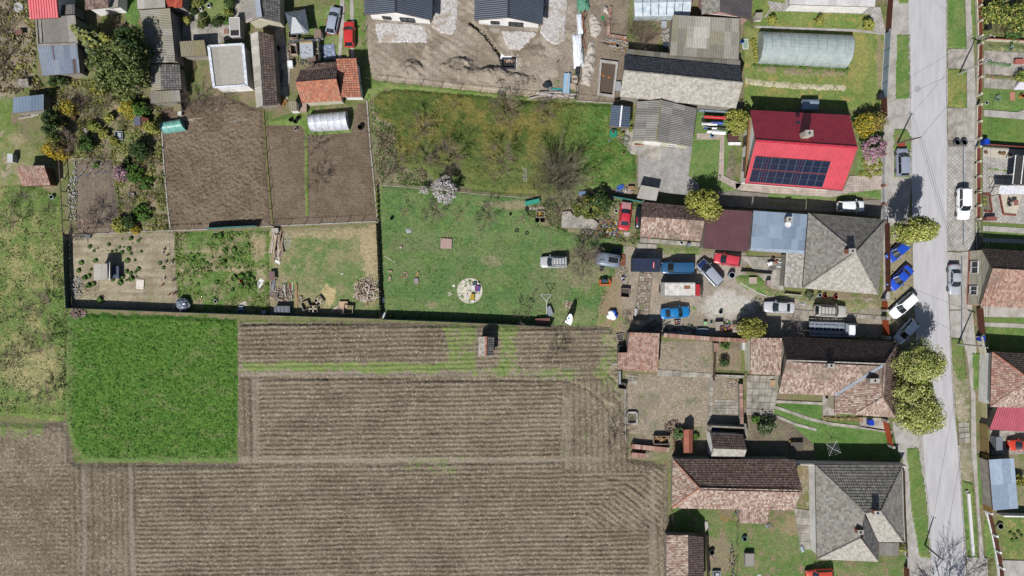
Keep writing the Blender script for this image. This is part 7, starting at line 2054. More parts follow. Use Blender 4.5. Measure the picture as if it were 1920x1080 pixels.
def rubble(px,py,n,rx,ry,label,cols,size=(.08,.25),h=.4,seed=2,name='rubble_heap',cat='rubble'):
 g=random.Random(seed)
 p=pt(px,py)
 mb=MB()
 for i in range(n):
  f=math.sqrt(g.random());th=g.uniform(0,6.28)
  s=g.uniform(*size)
  mb.col=tuple(cols[g.randrange(len(cols))]*g.uniform(.85,1.1))
  mb.box((p.x+math.cos(th)*f*rx,p.y+math.sin(th)*f*ry,.06+s*.3+h*(1-f)*g.random()),(s,s*g.uniform(.5,1),s*g.uniform(.4,.8)),g.uniform(0,3),g.uniform(-.5,.5),g.uniform(-.5,.5),taper=.8)
 t=thing(name,(p.x,p.y,0),label,cat)
 mb.build('pieces',M_PLANK,t)['kind']='stuff'
 return t
def sheet(px,py,sx,sy,label,m,name,cat,rz=0.0,z=.12,tilt=0.0,wrinkle=.05,seed=3,h=0.0,n=8):
 """cloth, tarp or membrane lying loosely: a wrinkled thick sheet"""
 g=random.Random(seed)
 p=pt(px,py)
 mb=MB();G=[]
 R=Matrix.Rotation(math.radians(rz),3,'Z')
 for j in range(n+1):
  row=[]
  for i in range(n+1):
   u, v=i/n-.5, j/n-.5
   e=max(abs(u),abs(v))*2
   zz=z+h*(1-e**3)+g.uniform(0,wrinkle)+v*math.tan(tilt)*sy
   jit=.06 if 0<i<n and 0<j<n else .1
   w=R@Vector((u*sx+g.uniform(-jit,jit)*sx*.4,v*sy+g.uniform(-jit,jit)*sy*.4,zz if e<.999 else max(.06,zz-h*.5)))
   row.append(Vector((p.x,p.y,0))+w)
  G.append(row)
 for j in range(n):
  for i in range(n):mb.face([G[j][i],G[j][i+1],G[j+1][i+1],G[j+1][i]])
 return tag(mb.build(name,m),label,cat)
def board(px,py,sx,sy,label,m,rz=0.0,z=.1,name='board',cat='board',th=.04,tilt=0.0,group=None,battens=2):
 p=pt(px,py)
 t=thing(name,(p.x,p.y,z),label,cat,group,math.radians(rz));t.rotation_euler[0]=tilt
 mb=MB();mb.box((0,0,th/2),(sx,sy,th));mb.build('panel',m,t,local=True)
 mb=MB()
 for i in range(battens):mb.box((0,(-.35+.7*i/max(1,battens-1))*sy,th+.012),(sx*.96,.05,.025))
 mb.build('batten',m,t,local=True)
 return t
def chair(px,py,m,label,rz=0.0,z=.14,s=1.0,group=None):
 p=pt(px,py)
 t=thing('garden_chair',(p.x,p.y,z),label,'chair',group,math.radians(rz));t.scale=(s,s,s)
 mb=MB();mb.box((0,0,.44),(.5,.5,.06));mb.build('seat',m,t,local=True)
 mb=MB();mb.box((-.27,0,.72),(.06,.5,.55),0,0,-.2);mb.build('backrest',m,t,local=True)
 for x in(-.2,.2):
  for y in(-.2,.2):
   mb=MB();mb.bar((x,y,0),(x,y,.42),.05);mb.build('leg',m,t,local=True)
 return t
def table(px,py,sx,sy,m,label,rz=0.0,z=.12,h=.72,cat='table',name='garden_table',group=None):
 p=pt(px,py)
 t=thing(name,(p.x,p.y,z),label,cat,group,math.radians(rz))
 n=max(3,int(sy/.2))
 for i in range(n):
  mb=MB();mb.box((0,-sy/2+(i+.5)*sy/n,h),(sx,sy/n*.92,.04));mb.build('plank',m,t,local=True)
 for x in(-1,1):
  for y in(-1,1):
   mb=MB();mb.bar((x*sx*.43,y*sy*.43,0),(x*sx*.43,y*sy*.43,h-.02),.07);mb.build('leg',m,t,local=True)
 return t
 # far left and upper left
t=thing('cistern_lid',pt(37,15),'round pale concrete cistern lid at the top left','lid')
p=pt(37,15)
mb=MB();mb.lathe((p.x,p.y,0),[(.74,0),(.74,.32),(.7,.36),(.1,.38)],20);mb.build('disc',cmat('#cfd0d0'),t)
mb=MB();mb.bar((p.x-.6,p.y+.3,.4),(p.x+.6,p.y-.3,.4),.04);mb.build('seam',MAT_TAR,t)
table(42,64,1.1,.8,cmat('#8f6a5c'),'small brown table beside the flat grey roof');boxy(50,158,(1.6,1.0,.8),'grey concrete box in the brambles below the tin shed',MAT_CONC2,'concrete_box','box',5)
open_crate(140,140,(1.3,.8,.4),'flower box at the corner of the tin shed',5);boxy(155,140,(.5,.6,.5),'small orange box on the path beside the tin shed',cmat('#b85a44'),'storage_box','box')
boxy(165,134,(.5,.7,.6),'black bin on the path beside the tin shed',MAT_BLACKP,'waste_bin','bin');board(138,178,1.0,1.3,'pale board leaning in the left garden',cmat('#d6d4ce'),12)
boxy(29,299,(.75,1.2,1.1),'white cabinet above the red tiled hut',cmat('#dadcdc'),'white_cabinet','cabinet',0,lid=cmat('#f0f0f0'));disc(100,370,.32,.5,'white ringed pot beside the brown fence',cmat('#e4e4e4'),'white_pot','pot',MAT_TAR)
sticks(55,214,10,1.6,.7,2.2,'boards and sheets stacked in front of the small blue-grey shed','board_stack','boards',(.12,.3),.5,10,seed=4,cols=pal('#c9c4bc','#a89c8c','#d6cfc4'))
def coldframe(px,py,label,rz=0):
 p=pt(px,py);t=thing('cold_frame',(p.x,p.y,.06),label,'cold frame',None,math.radians(rz))
 for a, b in(((-1,-1),(1,-1)),((1,-1),(1,1)),((1,1),(-1,1)),((-1,1),(-1,-1))):
  mb=MB();mb.bar((a[0]*.55,a[1]*.6,.25),(b[0]*.55,b[1]*.6,.25),.08,.5);mb.build('side',cmat('#b0bcc4'),t,local=True)
 mb=MB();mb.box((0,0,.12),(1.0,1.1,.04));mb.build('soil',cmat('#4a4440'),t,local=True)
 mb=MB();mb.box((.1,0,.45),(.5,.7,.03));mb.build('lid',cmat('#c4ccd0',.3),t,local=True)
coldframe(226,255,'grey cold frame in the left garden')
boxy(166,248,(.45,.9,.7),'pale stone trough among the left garden bushes',cmat('#a89c94'),'stone_trough','trough',15);rubble(196,270,40,.8,.6,'heap of pale stones beside the stepping path',pal('#c0a890','#a8927c','#d0bca8'),seed=5)
for i, (x,y,cc)in enumerate(((735,505,0),(785,530,0),(860,520,0),(935,515,0),(780,568,0),(840,575,0),(918,540,0),(995,540,0),(1000,575,0),(750,608,0),(720,638,1),(805,622,1),(875,608,1),(912,585,1),(940,605,1),(975,590,1))):
 p=pt(x/4.8,200+y/4.8)
 mb=MB();mb.tube((p.x,p.y,0),(p.x,p.y,.5),.02,.02,5);mb.lathe((p.x,p.y,.45),[(.04,0),(.09,.03),(.09,.2),(.03,.28)],8)
 tag(mb.build('plant_marker',cmat(('#e8e8e6','#3f8ad0')[cc],.5)),('white bottle on a stake in the seedling bed','blue bottle on a stake in the seedling bed')[cc],'marker',('white stake bottles','blue stake bottles')[cc])
rubble(134,370,90,.45,3.6,'strip of white rubble along the brown fence',pal('#d6d4d0','#b8b4ae','#e4e2de'),seed=6);rubble(141,360,120,.35,5.0,'strip of pale stones along the left edge of the seedling bed',pal('#d6d4d0','#c4bcb0'),seed=7)
rubble(158,420,120,1.3,1.1,'pinkish rubble patch at the lower corner of the seedling bed',pal('#c9a898','#b89484','#d8bcac'),h=.15,seed=8);rubble(46,368,200,2.0,1.0,'flat heap of greyish brash below the red tiled hut',pal('#b0a49c','#9c9088','#c4b8b0'),(.05,.15),.2,seed=9)
chair(252,366,cmat('#d8d0c4'),'pale garden chair in the left garden');sticks(243,372,6,.5,.3,1.2,'few pale laths lying beside the garden chair','lath_pile','laths',seed=10,ang=-30)
sticks(365,225,4,1.2,.25,3.4,'long white poles lying on the dug garden bed','pole_stack','poles',(.05,.08),.05,4,seed=11,cols=pal('#d8d0c0','#e4dccc'));sticks(455,226,3,.9,.2,3.6,'thin white poles lying near the top of the dug bed','pole_stack','poles',(.05,.07),.05,3,seed=12,cols=pal('#d8d0c0'))
disc(556,243,.24,.4,'white bucket at the top of the raked bed',cmat('#e0dcd8'),'bucket','bucket',MAT_TAR)
for x, y, lab in((547,226,'black pot left of three below the corrugated privy'),(555,229,'black pot in the middle of three below the privy'),(561,222,'black pot right of three below the privy')):
 disc(x,y,.3,.55,lab,MAT_BLACKP,'black_pot','pot',group='black pots below the privy')
disc(677,240,.42,.7,'black barrel beside the white plastic tunnel',MAT_BLACKP,'barrel','barrel')
boxy(341,212,(.5,1.0,.7),'white crate beside the tiny coop',cmat('#e6e4e0'),'white_crate','crate',0)
shed_roof('privy','tiny privy with corrugated roof below the orange roof',[(543,208),(557,207),(556,190),(541,190)],[1.9,1.9,2.1,2.1],('corr',P_OLIVE),over=.05,seed=70,wallmat=MAT_WHITEWALL)
boxy(571,203,(1.0,1.5,.7),'pale wooden box right of the privy',cmat('#c0a898'),'wooden_box','box')
rubble(525,190,80,1.2,.8,'heap of orange logs beside the long outbuilding',pal('#c08a54','#a87444','#d0a068'),(.15,.35),.5,13,'log_heap','logs')
t=thing('tarp_canopy',pt(557,45),'dark grey tarpaulin canopy beside the silver hatchback','canopy')
V=[pt(545,65,2.0),pt(580,62,2.0),pt(572,17,2.0),pt(534,23,2.0)];ap=pt(551,33,2.7)
mb=MB()
for i in range(4):
 a, b=V[i], V[(i+1)%4];m_=a.lerp(b,.5)-Vector((0,0,.12))
 mb.face([a,m_,ap]);mb.face([m_,b,ap])
mb.build('tarpaulin',mat('shiny_grey_tarp',C('#737b85'),C('#5a626c'),scale=3,rough=.22,spec=.6),t)
mb=MB();mb.face([V[0].lerp(ap,.06)+Vector((0,0,.03)),V[0].lerp(V[1],.8).lerp(ap,.06)+Vector((0,0,.03)),ap+Vector((.25,0,.02)),ap+Vector((-.25,.1,.04))]);mb.build('pale_patch',cmat('#cdd0d2',.35),t)
for v in V:
 mb=MB();mb.bar((v.x,v.y,0),v,.08);mb.build('post',MAT_STEEL,t)
open_crate(553,69,(1.3,1.0,1.0),'pinkish wooden hutch below the tarpaulin canopy',-3,'wooden_hutch','hutch');open_crate(554,96,(.9,1.5,1.0),'narrow wooden hutch in the junk yard',4,'wooden_hutch','hutch')
t=boxy(578,96,(1.9,2.4,.9),'pale sheet-covered stand with red scribbles in the junk yard',cmat('#c4ccd4'),'covered_stand','stand',3)
mb=MB();mb.box((0,1.1,.98),(1.9,.45,.06));mb.build('yellow_board',cmat('#e0b860'),t,local=True)
g=random.Random(5)
for i in range(9):
 mb=MB();x, y=g.uniform(-.7,.5), g.uniform(-.9,.4);mb.bar((x,y,.93),(x+g.uniform(-.3,.3),y+g.uniform(-.3,.3),.93),.06,.02);mb.build('scrap',cmat('#c04a54')if i%2 else cmat('#505a6a'),t,local=True)
mb=MB()
for k in range(2):
 a, b=pt(540,77+k*3,1.6), pt(600,73+k*3,1.6);mb.bar(a,b,.12,.08)
tag(mb.build('steel_beam',MAT_GREYSTEEL),'pair of long grey beams across the junk yard','beam')
shed_roof('small_kennel','tiny brown roofed white kennel beside the silver hatchback',[(589,72),(603,70),(601,55),(588,56)],[1.4,1.4,1.5,1.5],('felt',P_BROWN),over=.05,seed=71,wallmat=MAT_WHITEWALL,cat='kennel')
fence('grey board fence right of the junk yard',[(601,75),(603,118)],1.5,'boards',m=cmat('#8a8f94'))
sticks(592,92,14,.6,1.8,1.2,'tangle of branches and scrap beside the grey board fence','scrap_heap','scrap',seed=14);rubble(575,116,90,1.8,.8,'scattered junk below the covered stand',pal('#b0a494','#8c8478','#c4b8a8','#6a6a70'),seed=15);rubble(546,100,90,.6,2.4,'scattered bricks and pots along the junk yard path',pal('#b09484','#8c8478','#c4a894'),seed=16)
sheet(617,98,1.9,2.3,'crumpled blue-grey tarpaulin on the ground beside the junk yard',mat('blue_grey_tarp',C('#a9b6cc'),C('#7e8aa4'),scale=4,rough=.5),'ground_tarp','tarp',10,wrinkle=.2)
boxy(547,123,(.7,.9,.8),'white cabinet at the lower left of the junk yard',cmat('#eceef2',.5,1.6),'white_cabinet','cabinet',5);boxy(587,112,(1.1,.8,.6),'dark wooden chest at the lower edge of the junk yard',cmat('#8a7468'),'wooden_chest','chest',10)
disc(523,92,.3,.6,'dark barrel with white rim beside the long outbuilding',MAT_BLACKP,'barrel','barrel',cmat('#e0e0e0'))
rubble(520,150,160,1.1,2.6,'dark scrap heap along the long outbuilding',pal('#6a6c74','#505560','#8a8c92'),seed=17,name='scrap_heap',cat='scrap')
t=boxy(450,60,(1.5,2.8,2.0),'tall grey container with open dark end beside the white garage',cmat('#c4beb8'),'storage_container','container',2,lid=MAT_FRAME)
mb=MB();mb.box((0,-.9,2.02),(1.2,.8,.03));mb.build('open_end',MAT_TAR,t,local=True)
sticks(358,130,5,.8,1.5,3.0,'rusty frame bars lying in the bare dog run','iron_bars','bars',(.05,.07),.1,85,seed=18,cols=pal('#6a5a50','#5a4a44'));boxy(425,60,(.6,.6,.15),'square terracotta slab in the paved court',cmat('#b08478'),'paver','slab')
disc(379,20,.25,.6,'white lantern on the court lawn',cmat('#eeeeee',.5,1.6),'lantern','lantern');disc(394,13,.3,.5,'white planter on the court lawn',cmat('#e8eaf0',.5,1.6),'planter','planter',MAT_TAR)
# poultry run, vegetable plot, wood yard
def chicken_mesh(hx):
 mb=MB()
 mb.blob((0,0,.22),.2,.13,.13,.05,8,5,1);mb.blob((.17,0,.36),.07,.06,.08,.05,7,4,2)
 mb.face([(-.15,0,.24),(-.3,.05,.42),(-.3,-.05,.42)]);mb.tube((.03,.05,0),(.0,.05,.14),.012,.015,4);mb.tube((.03,-.05,0),(.0,-.05,.14),.012,.015,4)
 mb.face([(.22,.02,.36),(.22,-.02,.36),(.29,0,.34)])
 return mb.data('chicken',cmat(hx,.8))
CK={'brown':chicken_mesh('#a0684a'),'dark':chicken_mesh('#4a4038'),'white':chicken_mesh('#e6e2da')}
for i, (x,y,c)in enumerate(((1490,325,'dark'),(1472,358,'white'),(1515,378,'dark'),(1505,435,'dark'),(1558,425,'dark'),(1555,452,'white'),(1487,587,'white'),(1572,600,'dark'),(1468,648,'brown'),(1530,732,'brown'),(1570,722,'brown'),(1588,715,'dark'))):
 p=pt(x/4.8,400+y/4.8)
 o=bpy.data.objects.new('chicken',CK[c]);COL.objects.link(o);o.location=(p.x,p.y,.09);o.rotation_euler=(0,0,rnd.uniform(0,6.28))
 tag(o,{'brown':'brown hen near the lower right of the poultry run','dark':'dark hen at the right side of the poultry run','white':'white hen in the right half of the poultry run'}[c],'chicken',c+' hens in the poultry run')
board(264,533,1.15,1.45,'white lid board lying in the poultry run',cmat('#e8ded0',.7,1.8),-4,z=.2)
boxy(164,443,(1.3,.45,.35),'grey feeding trough at the top fence of the poultry run',cmat('#8a8f94'),'feeding_trough','trough',-2)
sticks(178,545,16,2.4,1.4,2.4,'scattered dry branches at the lower left of the poultry run','branch_litter','branches',(.02,.045),.1,seed=19,cols=pal('#b09c84','#94806c'))
rubble(145,540,90,.8,1.6,'white rubble in the lower left corner of the poultry run',pal('#dcdad6','#bcb8b2'),seed=20);rubble(132,500,110,.3,6.0,'line of pale stones along the left run fence',pal('#dcdad6','#a8a49e','#888888'),seed=21)
rubble(147,589,170,1.3,.8,'heap of pinkish broken stone outside the poultry run corner',pal('#c8aca4','#b89890','#d8c0b8','#a08880'),(.08,.24),.6,22)
mb=MB();p=pt(343,571,.6);mb.blob((p.x,p.y,.65),1.05,1.0,.75,.13,16,10,4);t=mb.build('wrapped_heap',mat('silver_foil',C('#c3cbd6'),C('#7d8a9c'),scale=4,rough=.25,metal=.4,bump=.03,bscale=6),None);tag(t,'silver plastic wrapped heap at the fence between run and plot','wrapped heap')
board(488,531,.75,1.35,'white board lying at the edge of the vegetable plot',cmat('#f0f0f2',.6,1.6),-32);board(522,491,.8,.45,'white plank end below the timber stack',cmat('#eeecea',.6,1.6),-20,.3);board(552,502,.5,.4,'small white tile lying in the wood yard grass',cmat('#dcdcd8'),40);board(642,514,.45,.2,'tiny white chip in the wood yard grass',cmat('#e4e2dc'),10)
disc(453,527,.22,.35,'orange ball-like bucket in the vegetable plot',cmat('#e8502c',.4),'bucket','bucket');disc(406,565,.28,.4,'white round pot at the fence of the vegetable plot',cmat('#e8e8e8',.5,1.7),'white_pot','pot',MAT_TAR)
board(457,570,.9,.6,'white sheet of board at the fence of the vegetable plot',cmat('#e0dcd4'),20);boxy(453,584,(1.0,.6,.5),'dark two-cell concrete block at the vegetable plot fence',cmat('#4a5058'),'block','block',0,lid=cmat('#c8ccd0'));boxy(453,577,(.6,.5,.3),'pale blue tub at the vegetable plot fence',cmat('#a8bccc'),'tub','tub')
boxy(497,585,(.6,.5,.5),'pale blue crate in the fence shade',cmat('#b4c4d0'),'plastic_crate','crate',10);sticks(350,472,1,.1,.1,1.6,'single pale stick standing in the vegetable plot','stake','stake',ang=88,seed=23)
sticks(521,462,40,.9,1.7,3.0,'tall stack of grey timbers at the top of the wood yard','timber_stack','timber',(.1,.22),.8,88,seed=24,piece='timber');rubble(539,453,150,.7,1.4,'white rubble beside the timber stack',pal('#e0e0dc','#c4c2bc','#f0f0ec'),(.06,.16),.2,25);boxy(518,433,(1.0,.7,.6),'pale chest above the timber stack',cmat('#c4bcb0'),'chest','chest')
for i in range(150 and 1):
 sticks(687,544,170,1.9,1.9,1.3,'big heap of loose split firewood at the right of the wood yard','firewood_pile','wood pile',(.06,.13),1.0,seed=26)
table(513,518,1.0,1.4,cmat('#8a6a6a'),'maroon wooden bench table in the wood yard',5);sticks(515,537,7,.5,.6,1.5,'grey posts leaning below the maroon table','post_stack','posts',(.1,.16),.5,88,seed=27,cols=pal('#a8acb4','#8a9098'))
rubble(530,552,260,2.0,1.3,'heap of broken pinkish bricks in the wood yard',pal('#c4b0a4','#b09a8c','#d6c6bc','#8a7c74'),(.1,.3),.6,28);sticks(540,545,14,1.0,1.1,1.6,'white and red battens on the brick heap','batten_pile','battens',(.07,.14),.8,100,seed=29,cols=pal('#eeeae4','#d0c4b8','#e06a5c'))
sticks(557,555,5,.25,.3,3.6,'long upright planks beside the brick heap','plank_stack','planks',(.08,.14),.3,92,seed=30,cols=pal('#c09a74','#d0ac88'))
t=boxy(533,580,(2.3,1.0,1.0),'dark steel drum rack in the fence shade',cmat('#7d8088'),'steel_rack','rack',0)
for i in range(4):
 mb=MB();mb.bar((-.9+i*.6,-.45,1.04),(-.9+i*.6,.45,1.04),.08);mb.build('rib',MAT_GREYSTEEL,t,local=True)
GC='wooden crates along the wood yard fence'
open_crate(575,573,(1.1,1.2,.7),'tilted wooden crate left of the three fence crates',22,group=GC);open_crate(590,579,(1.2,1.0,.8),'wooden crate with a dividing bar in the fence shade',0,hole='cross',group=GC);open_crate(600,564,(1.1,1.1,.6),'pale wooden crate with cross bars standing in the sun',38,hole='cross',group=GC)
pallet(630,582,'slatted pinkish pallet tilted in the fence shade',35);pallet(643,583,'striped pallet beside the stacked boards',90);boxy(645,571,(1.3,.9,.5),'tan board box above the stacked boards',cmat('#d8b898'),'board_box','box');open_crate(655,580,(1.4,1.3,.8),'large weathered crate at the right end of the crate row',-8,group=GC)
boxy(565,559,(.3,.5,.3),'small grey stone block in the wood yard',MAT_CONC2,'stone_block','block')
# lawn
t=thing('sandpit',pt(881,545),'round pale sandpit with toys on the lawn','sandpit')
p=pt(881,545)
def sandtop():
 mb=MB();n=28;rings=[0,.5,1.0,1.5,1.85]
 g=random.Random(8);G=[]
 for r in rings:
  G.append([(p.x+r*math.cos(2*math.pi*i/n),p.y+r*math.sin(2*math.pi*i/n),.14+g.uniform(0,.05))for i in range(n)])
 for k in range(len(rings)-1):
  for i in range(n):
   mb.col=tuple(np.array(C('#ece4d4',1.9))*g.uniform(.86,1.05));mb.face([G[k][i],G[k+1][i],G[k+1][(i+1)%n],G[k][(i+1)%n]])
 return mb
sandtop().build('sand',M_PLANK,t)
mb=MB();mb.torus((p.x,p.y,.12),1.88,.09,32,6);mb.build('edge',cmat('#e4dccb'),t)
for x, y, sx, sy, sz, hx, lab, rz in((895,541,.55,.8,.35,'#7a4a80','purple toy box in the sandpit',-8),(899,542,.16,.7,.3,'#2f78d0','blue plastic toy rail in the sandpit',-8),(890,532,.45,.35,.3,'#4a5866','dark grey toy bin in the sandpit',5),(886,557,.5,.9,.3,'#c0a020','yellow toy truck bed in the sandpit',-5),(886,565,.4,.25,.2,'#f0f0f4','white toy lid at the lower edge of the sandpit',0),(887,540,.5,.7,.12,'#e6e2e2','pale toy tray in the sandpit',5),(897,532,.3,.2,.3,'#f0e8c8','cream toy bucket in the sandpit',0)):
 boxy(x,y,(sx,sy,sz),lab,cmat(hx,.5,1.9),'toy','toy',rz,z=.2)
t=board(837,457,1.7,1.5,'pinkish wooden play platform on the lawn',cmat('#c8aaa0'),-3,.35,'play_platform','platform',.08,battens=5)
mb=MB();mb.bar((-.35,.75,.02),(-.4,1.6,-.25),.07);mb.bar((.2,.75,.02),(.2,1.6,-.25),.07);mb.build('leg_rail',cmat('#c0a890'),t,local=True)
p=pt(759,516);t=thing('fire_pit',(p.x,p.y,.08),'round stone fire pit on the left of the lawn','fire pit')
for i in range(11):
 a=i*.571;mb=MB();mb.col=tuple(P_RED[i%5]);mb.box((math.cos(a)*.45,math.sin(a)*.45,.1),(.22,.15,.16),a+1.57);mb.build('stone',M_PLANK,t,local=True)
mb=MB();mb.blob((0,0,.0),.4,.4,.06,.2);mb.build('ashes',MAT_TAR,t,local=True)
for x, y, sx, sy, rz, hx, lab in((732,509,.6,.22,0,'#c0a894','short pale log above the fire pit'),(731,523,.35,.75,-10,'#b8a48c','split log left of the fire pit'),(781,527,.6,.75,5,'#b0a0a0','square stump seat right of the fire pit'),(752,464,.35,.28,0,'#d0bca8','small block on the lawn above the fire pit'),(783,514,.2,.6,-35,'#c89870','orange-brown stick of wood near the stump seat')):
 boxy(x,y,(sx,sy,.3),lab,cmat(hx),'short_log','log',rz)
mb=MB();p=pt(766,433);mb.blob((p.x,p.y,.12),.5,.38,.14,.2,10,6,5);tag(mb.build('boulder',cmat('#b4b8b8')),'flat grey boulder on the upper lawn','boulder')
mb=MB();a, b=pt(720,480), pt(740,492);mb.bar((a.x,a.y,.12),(b.x,b.y,.12),.1,.05);tag(mb.build('plank',cmat('#ddd6c8')),'white plank lying at the left lawn fence','plank')
mb=MB()
for k in range(2):mb.torus((pt(722,498).x,pt(722,498).y,.08+.04*k),.35+.05*k,.025,18,5)
tag(mb.build('garden_hose',cmat('#b8c8c0')),'coiled pale hose at the left lawn fence','hose')
disc(735,410,.24,.5,'black and white can left on the upper lawn',MAT_BLACKP,'watering_can','can',cmat('#e8e8e8'));boxy(851,536,(.35,.28,.15),'small white block left of the sandpit',cmat('#eceae4',.6,1.7),'block','block',20)
sheet(844,551,.7,.5,'crumpled pale cloth left of the sandpit',cmat('#c8c8ac'),'cloth','cloth',15);sheet(719,563,.4,.8,'white plastic bag at the left lawn fence',cmat('#e8ecf4',.4,1.7),'plastic_bag','bag',0,h=.2);sheet(720,591,.7,.7,'white plastic sheet in the lower left lawn corner',cmat('#e0e6ec',.4,1.8),'plastic_sheet','sheet',40)
GT='old tyres beside the junk'
tyre(969,432,'dark tyre lying on the lawn, upper of the pair',group=GT);tyre(988,437,'dark tyre lying on the lawn, right of the pair',group=GT);tyre(988,391,'tyre leaning at the green trough',.06);tyre(989,395,'tyre lying below the leaning tyre',.06)
for x, lab in((1007,'wheel with pale rim in the junk, left of the pair'),(1017,'wheel with grey rim in the junk, right of the pair')):
 disc(x,413,.36,.25,lab,MAT_TYRE,'car_wheel','wheel',MAT_RIM,hole=.05)
disc(957,402,.2,.3,'small dark pot on the upper lawn',MAT_BLACKP,'pot','pot')
p=pt(984,326);t=thing('ladder',(p.x,p.y,.28),'grey ladder lying in the orchard grass','ladder',None,math.radians(92))
for s in(-1,1):
 mb=MB();mb.bar((-1.25,s*.22,0),(1.25,s*.22,0),.06);mb.build('rail',cmat('#c8c8c4'),t,local=True)
for i in range(8):
 mb=MB();mb.bar((-1.1+i*.31,-.22,0),(-1.1+i*.31,.22,0),.06);mb.build('rung',cmat('#c8c8c4'),t,local=True)
a=pt(1025,590);t=thing('washing_line_frame',(a.x,a.y,0),'white Y-shaped washing line frame on the lawn','frame')
T=pt(1025,565,2.0)
mb=MB();mb.tube((a.x,a.y,0),T,.06,.05,8);mb.build('post',cmat('#d8dade'),t)
for q in((1014,553),(1033,553)):
 mb=MB();mb.tube(T,pt(*q,2.3),.05,.045,6);mb.build('arm',cmat('#d8dade'),t)
mb=MB();mb.tube(pt(1014,553,2.3),pt(1033,552,2.3),.04,.04,6);mb.build('crossbar',cmat('#d8dade'),t)
table(1017,602,2.2,.9,cmat('#8a5a50'),'reddish bench table in the fence shadow',2);boxy(1030,583,(.7,1.4,.6),'grey scrap bin below the washing line frame',cmat('#9aa0a8'),'scrap_bin','bin',20)
rubble(1066,572,90,.8,.7,'small heap of pale bricks beside the feather flag',pal('#d8c0a8','#e0d4c4','#b89878'),seed=31,h=.2)
b0=pt(1050,615);t=thing('feather_flag',(b0.x,b0.y,0),'white feather flag with blue emblem at the lawn corner','flag')
P=[pt(1050,615,.1),pt(1058,603,1.2),pt(1064,594,2.2),pt(1068,588,2.9),pt(1073,588,3.2),pt(1075,594,3.1)]
mb=MB();mb.path(P,.03,6);mb.build('flag_pole',MAT_BLACKP,t)
cl=[pt(1059,604,1.25),pt(1070,610,1.3),pt(1073,603,2.0),pt(1073.5,594,2.8),pt(1072,590,3.05),pt(1068,588,2.9),pt(1064,594,2.2)]
mb=MB();mb.face(cl);fl=mb.build('cloth',cmat('#f4f4f6',.6,1.5),t)
def fp(u,v,up=.03):
 w=pt(lerp(1060,1070,u)+4*v,lerp(608,590,v)-3*(1-u)*(1-v),lerp(1.3,2.9,v));w.z+=up
 return w
mb=MB();mb.face([fp(.42+.16*math.cos(a),.56+.12*math.sin(a),.06)for a in[i*math.pi/6 for i in range(12)]]);mb.build('blue_dot',cmat('#1f86d8',.5),fl)
arcp=[(.42+.36*math.cos(a),.42+.24*math.sin(a))for a in[math.pi*.95+i*.22 for i in range(9)]]
mb=MB()
for(u0,v0), (u1,v1)in zip(arcp,arcp[1:]):mb.bar(fp(u0,v0,.05),fp(u1,v1,.05),.09,.02)
mb.build('navy_arc',cmat('#1c2c48'),fl)
mb=MB();mb.bar(fp(.1,.3,.05),fp(.12,.42,.05),.05,.02);mb.build('navy_mark',cmat('#2c3040'),fl)
# junk around the concrete slab
o=slab('concrete_slab',[(1054,398),(1068,396),(1075,405),(1088,401),(1098,408),(1112,412),(1122,419),(1120,429),(1052,427)],.5,MAT_CONC2,z0=0.0,kind=None);tag(o,'flat pale concrete slab half covered by the dark bush','slab')
t=boxy(998,380,(2.2,.6,.6),'teal metal trough lying in the junk',cmat('#3fa890',.5),'metal_trough','trough',12)
pallet(1000,391,'pale pallet below the teal trough',0,1.3,.5);pallet(1017,390,'second pale pallet right of the teal trough',0,1.2,.4);open_crate(1013,402,(1.2,.9,.5),'crate of orange-brown firewood in the junk',0)
sticks(1013,402,12,.5,.4,.5,'orange-brown split logs in the junk crate','firewood','wood pile',(.1,.16),.5,seed=32,cols=pal('#d0a050','#b8843c','#e0c080'));sticks(1042,405,40,1.5,1.8,1.6,'heap of brushwood left of the concrete slab','brushwood_heap','brushwood',(.02,.05),.6,seed=33,cols=pal('#8a7868','#a08c78','#6a5c50'))
rubble(1145,428,170,2.2,1.4,'colourful litter beside the red saloon',pal('#4a5a8a','#c8c8cc','#d8a030','#8a8a90','#b04a40','#e8e8e8','#3a4248'),(.1,.3),.2,34,'litter_heap','litter');rubble(1110,433,60,1.6,.4,'litter along the lower edge of the concrete slab',pal('#c8c8cc','#d07040','#8a8a90'),seed=35,h=.1,name='litter_heap',cat='litter')
disc(1155,396,.28,.2,'white wheel cover lying in the weeds',cmat('#e8e8ea',.4,1.6),'wheel_cover','wheel cover',MAT_TAR);board(1091,364,1.2,.7,'blue-grey sheet in the shade above the dark bush',cmat('#7a9ac0'),5,.5);board(1175,439,.9,.6,'pale plate behind the red saloon',cmat('#d0c4bc'),0,.15)
sheet(1163,352,1.0,.8,'crumpled blue tarpaulin beside the metal roofed shed',cmat('#4a7ad0',.4),'blue_tarp','tarp',20,wrinkle=.25);pallet(1176,359,'pale pallet beside the blue tarpaulin',5);rubble(1168,358,60,1.6,.6,'odds and ends around the blue tarpaulin',pal('#c8b8a8','#8aa0c0','#e0d8d0'),seed=36,name='scrap_heap',cat='scrap');boxy(1182,353,(.9,.4,.5),'wooden sawhorse beside the metal roofed shed',cmat('#b08a68'),'sawhorse','sawhorse')
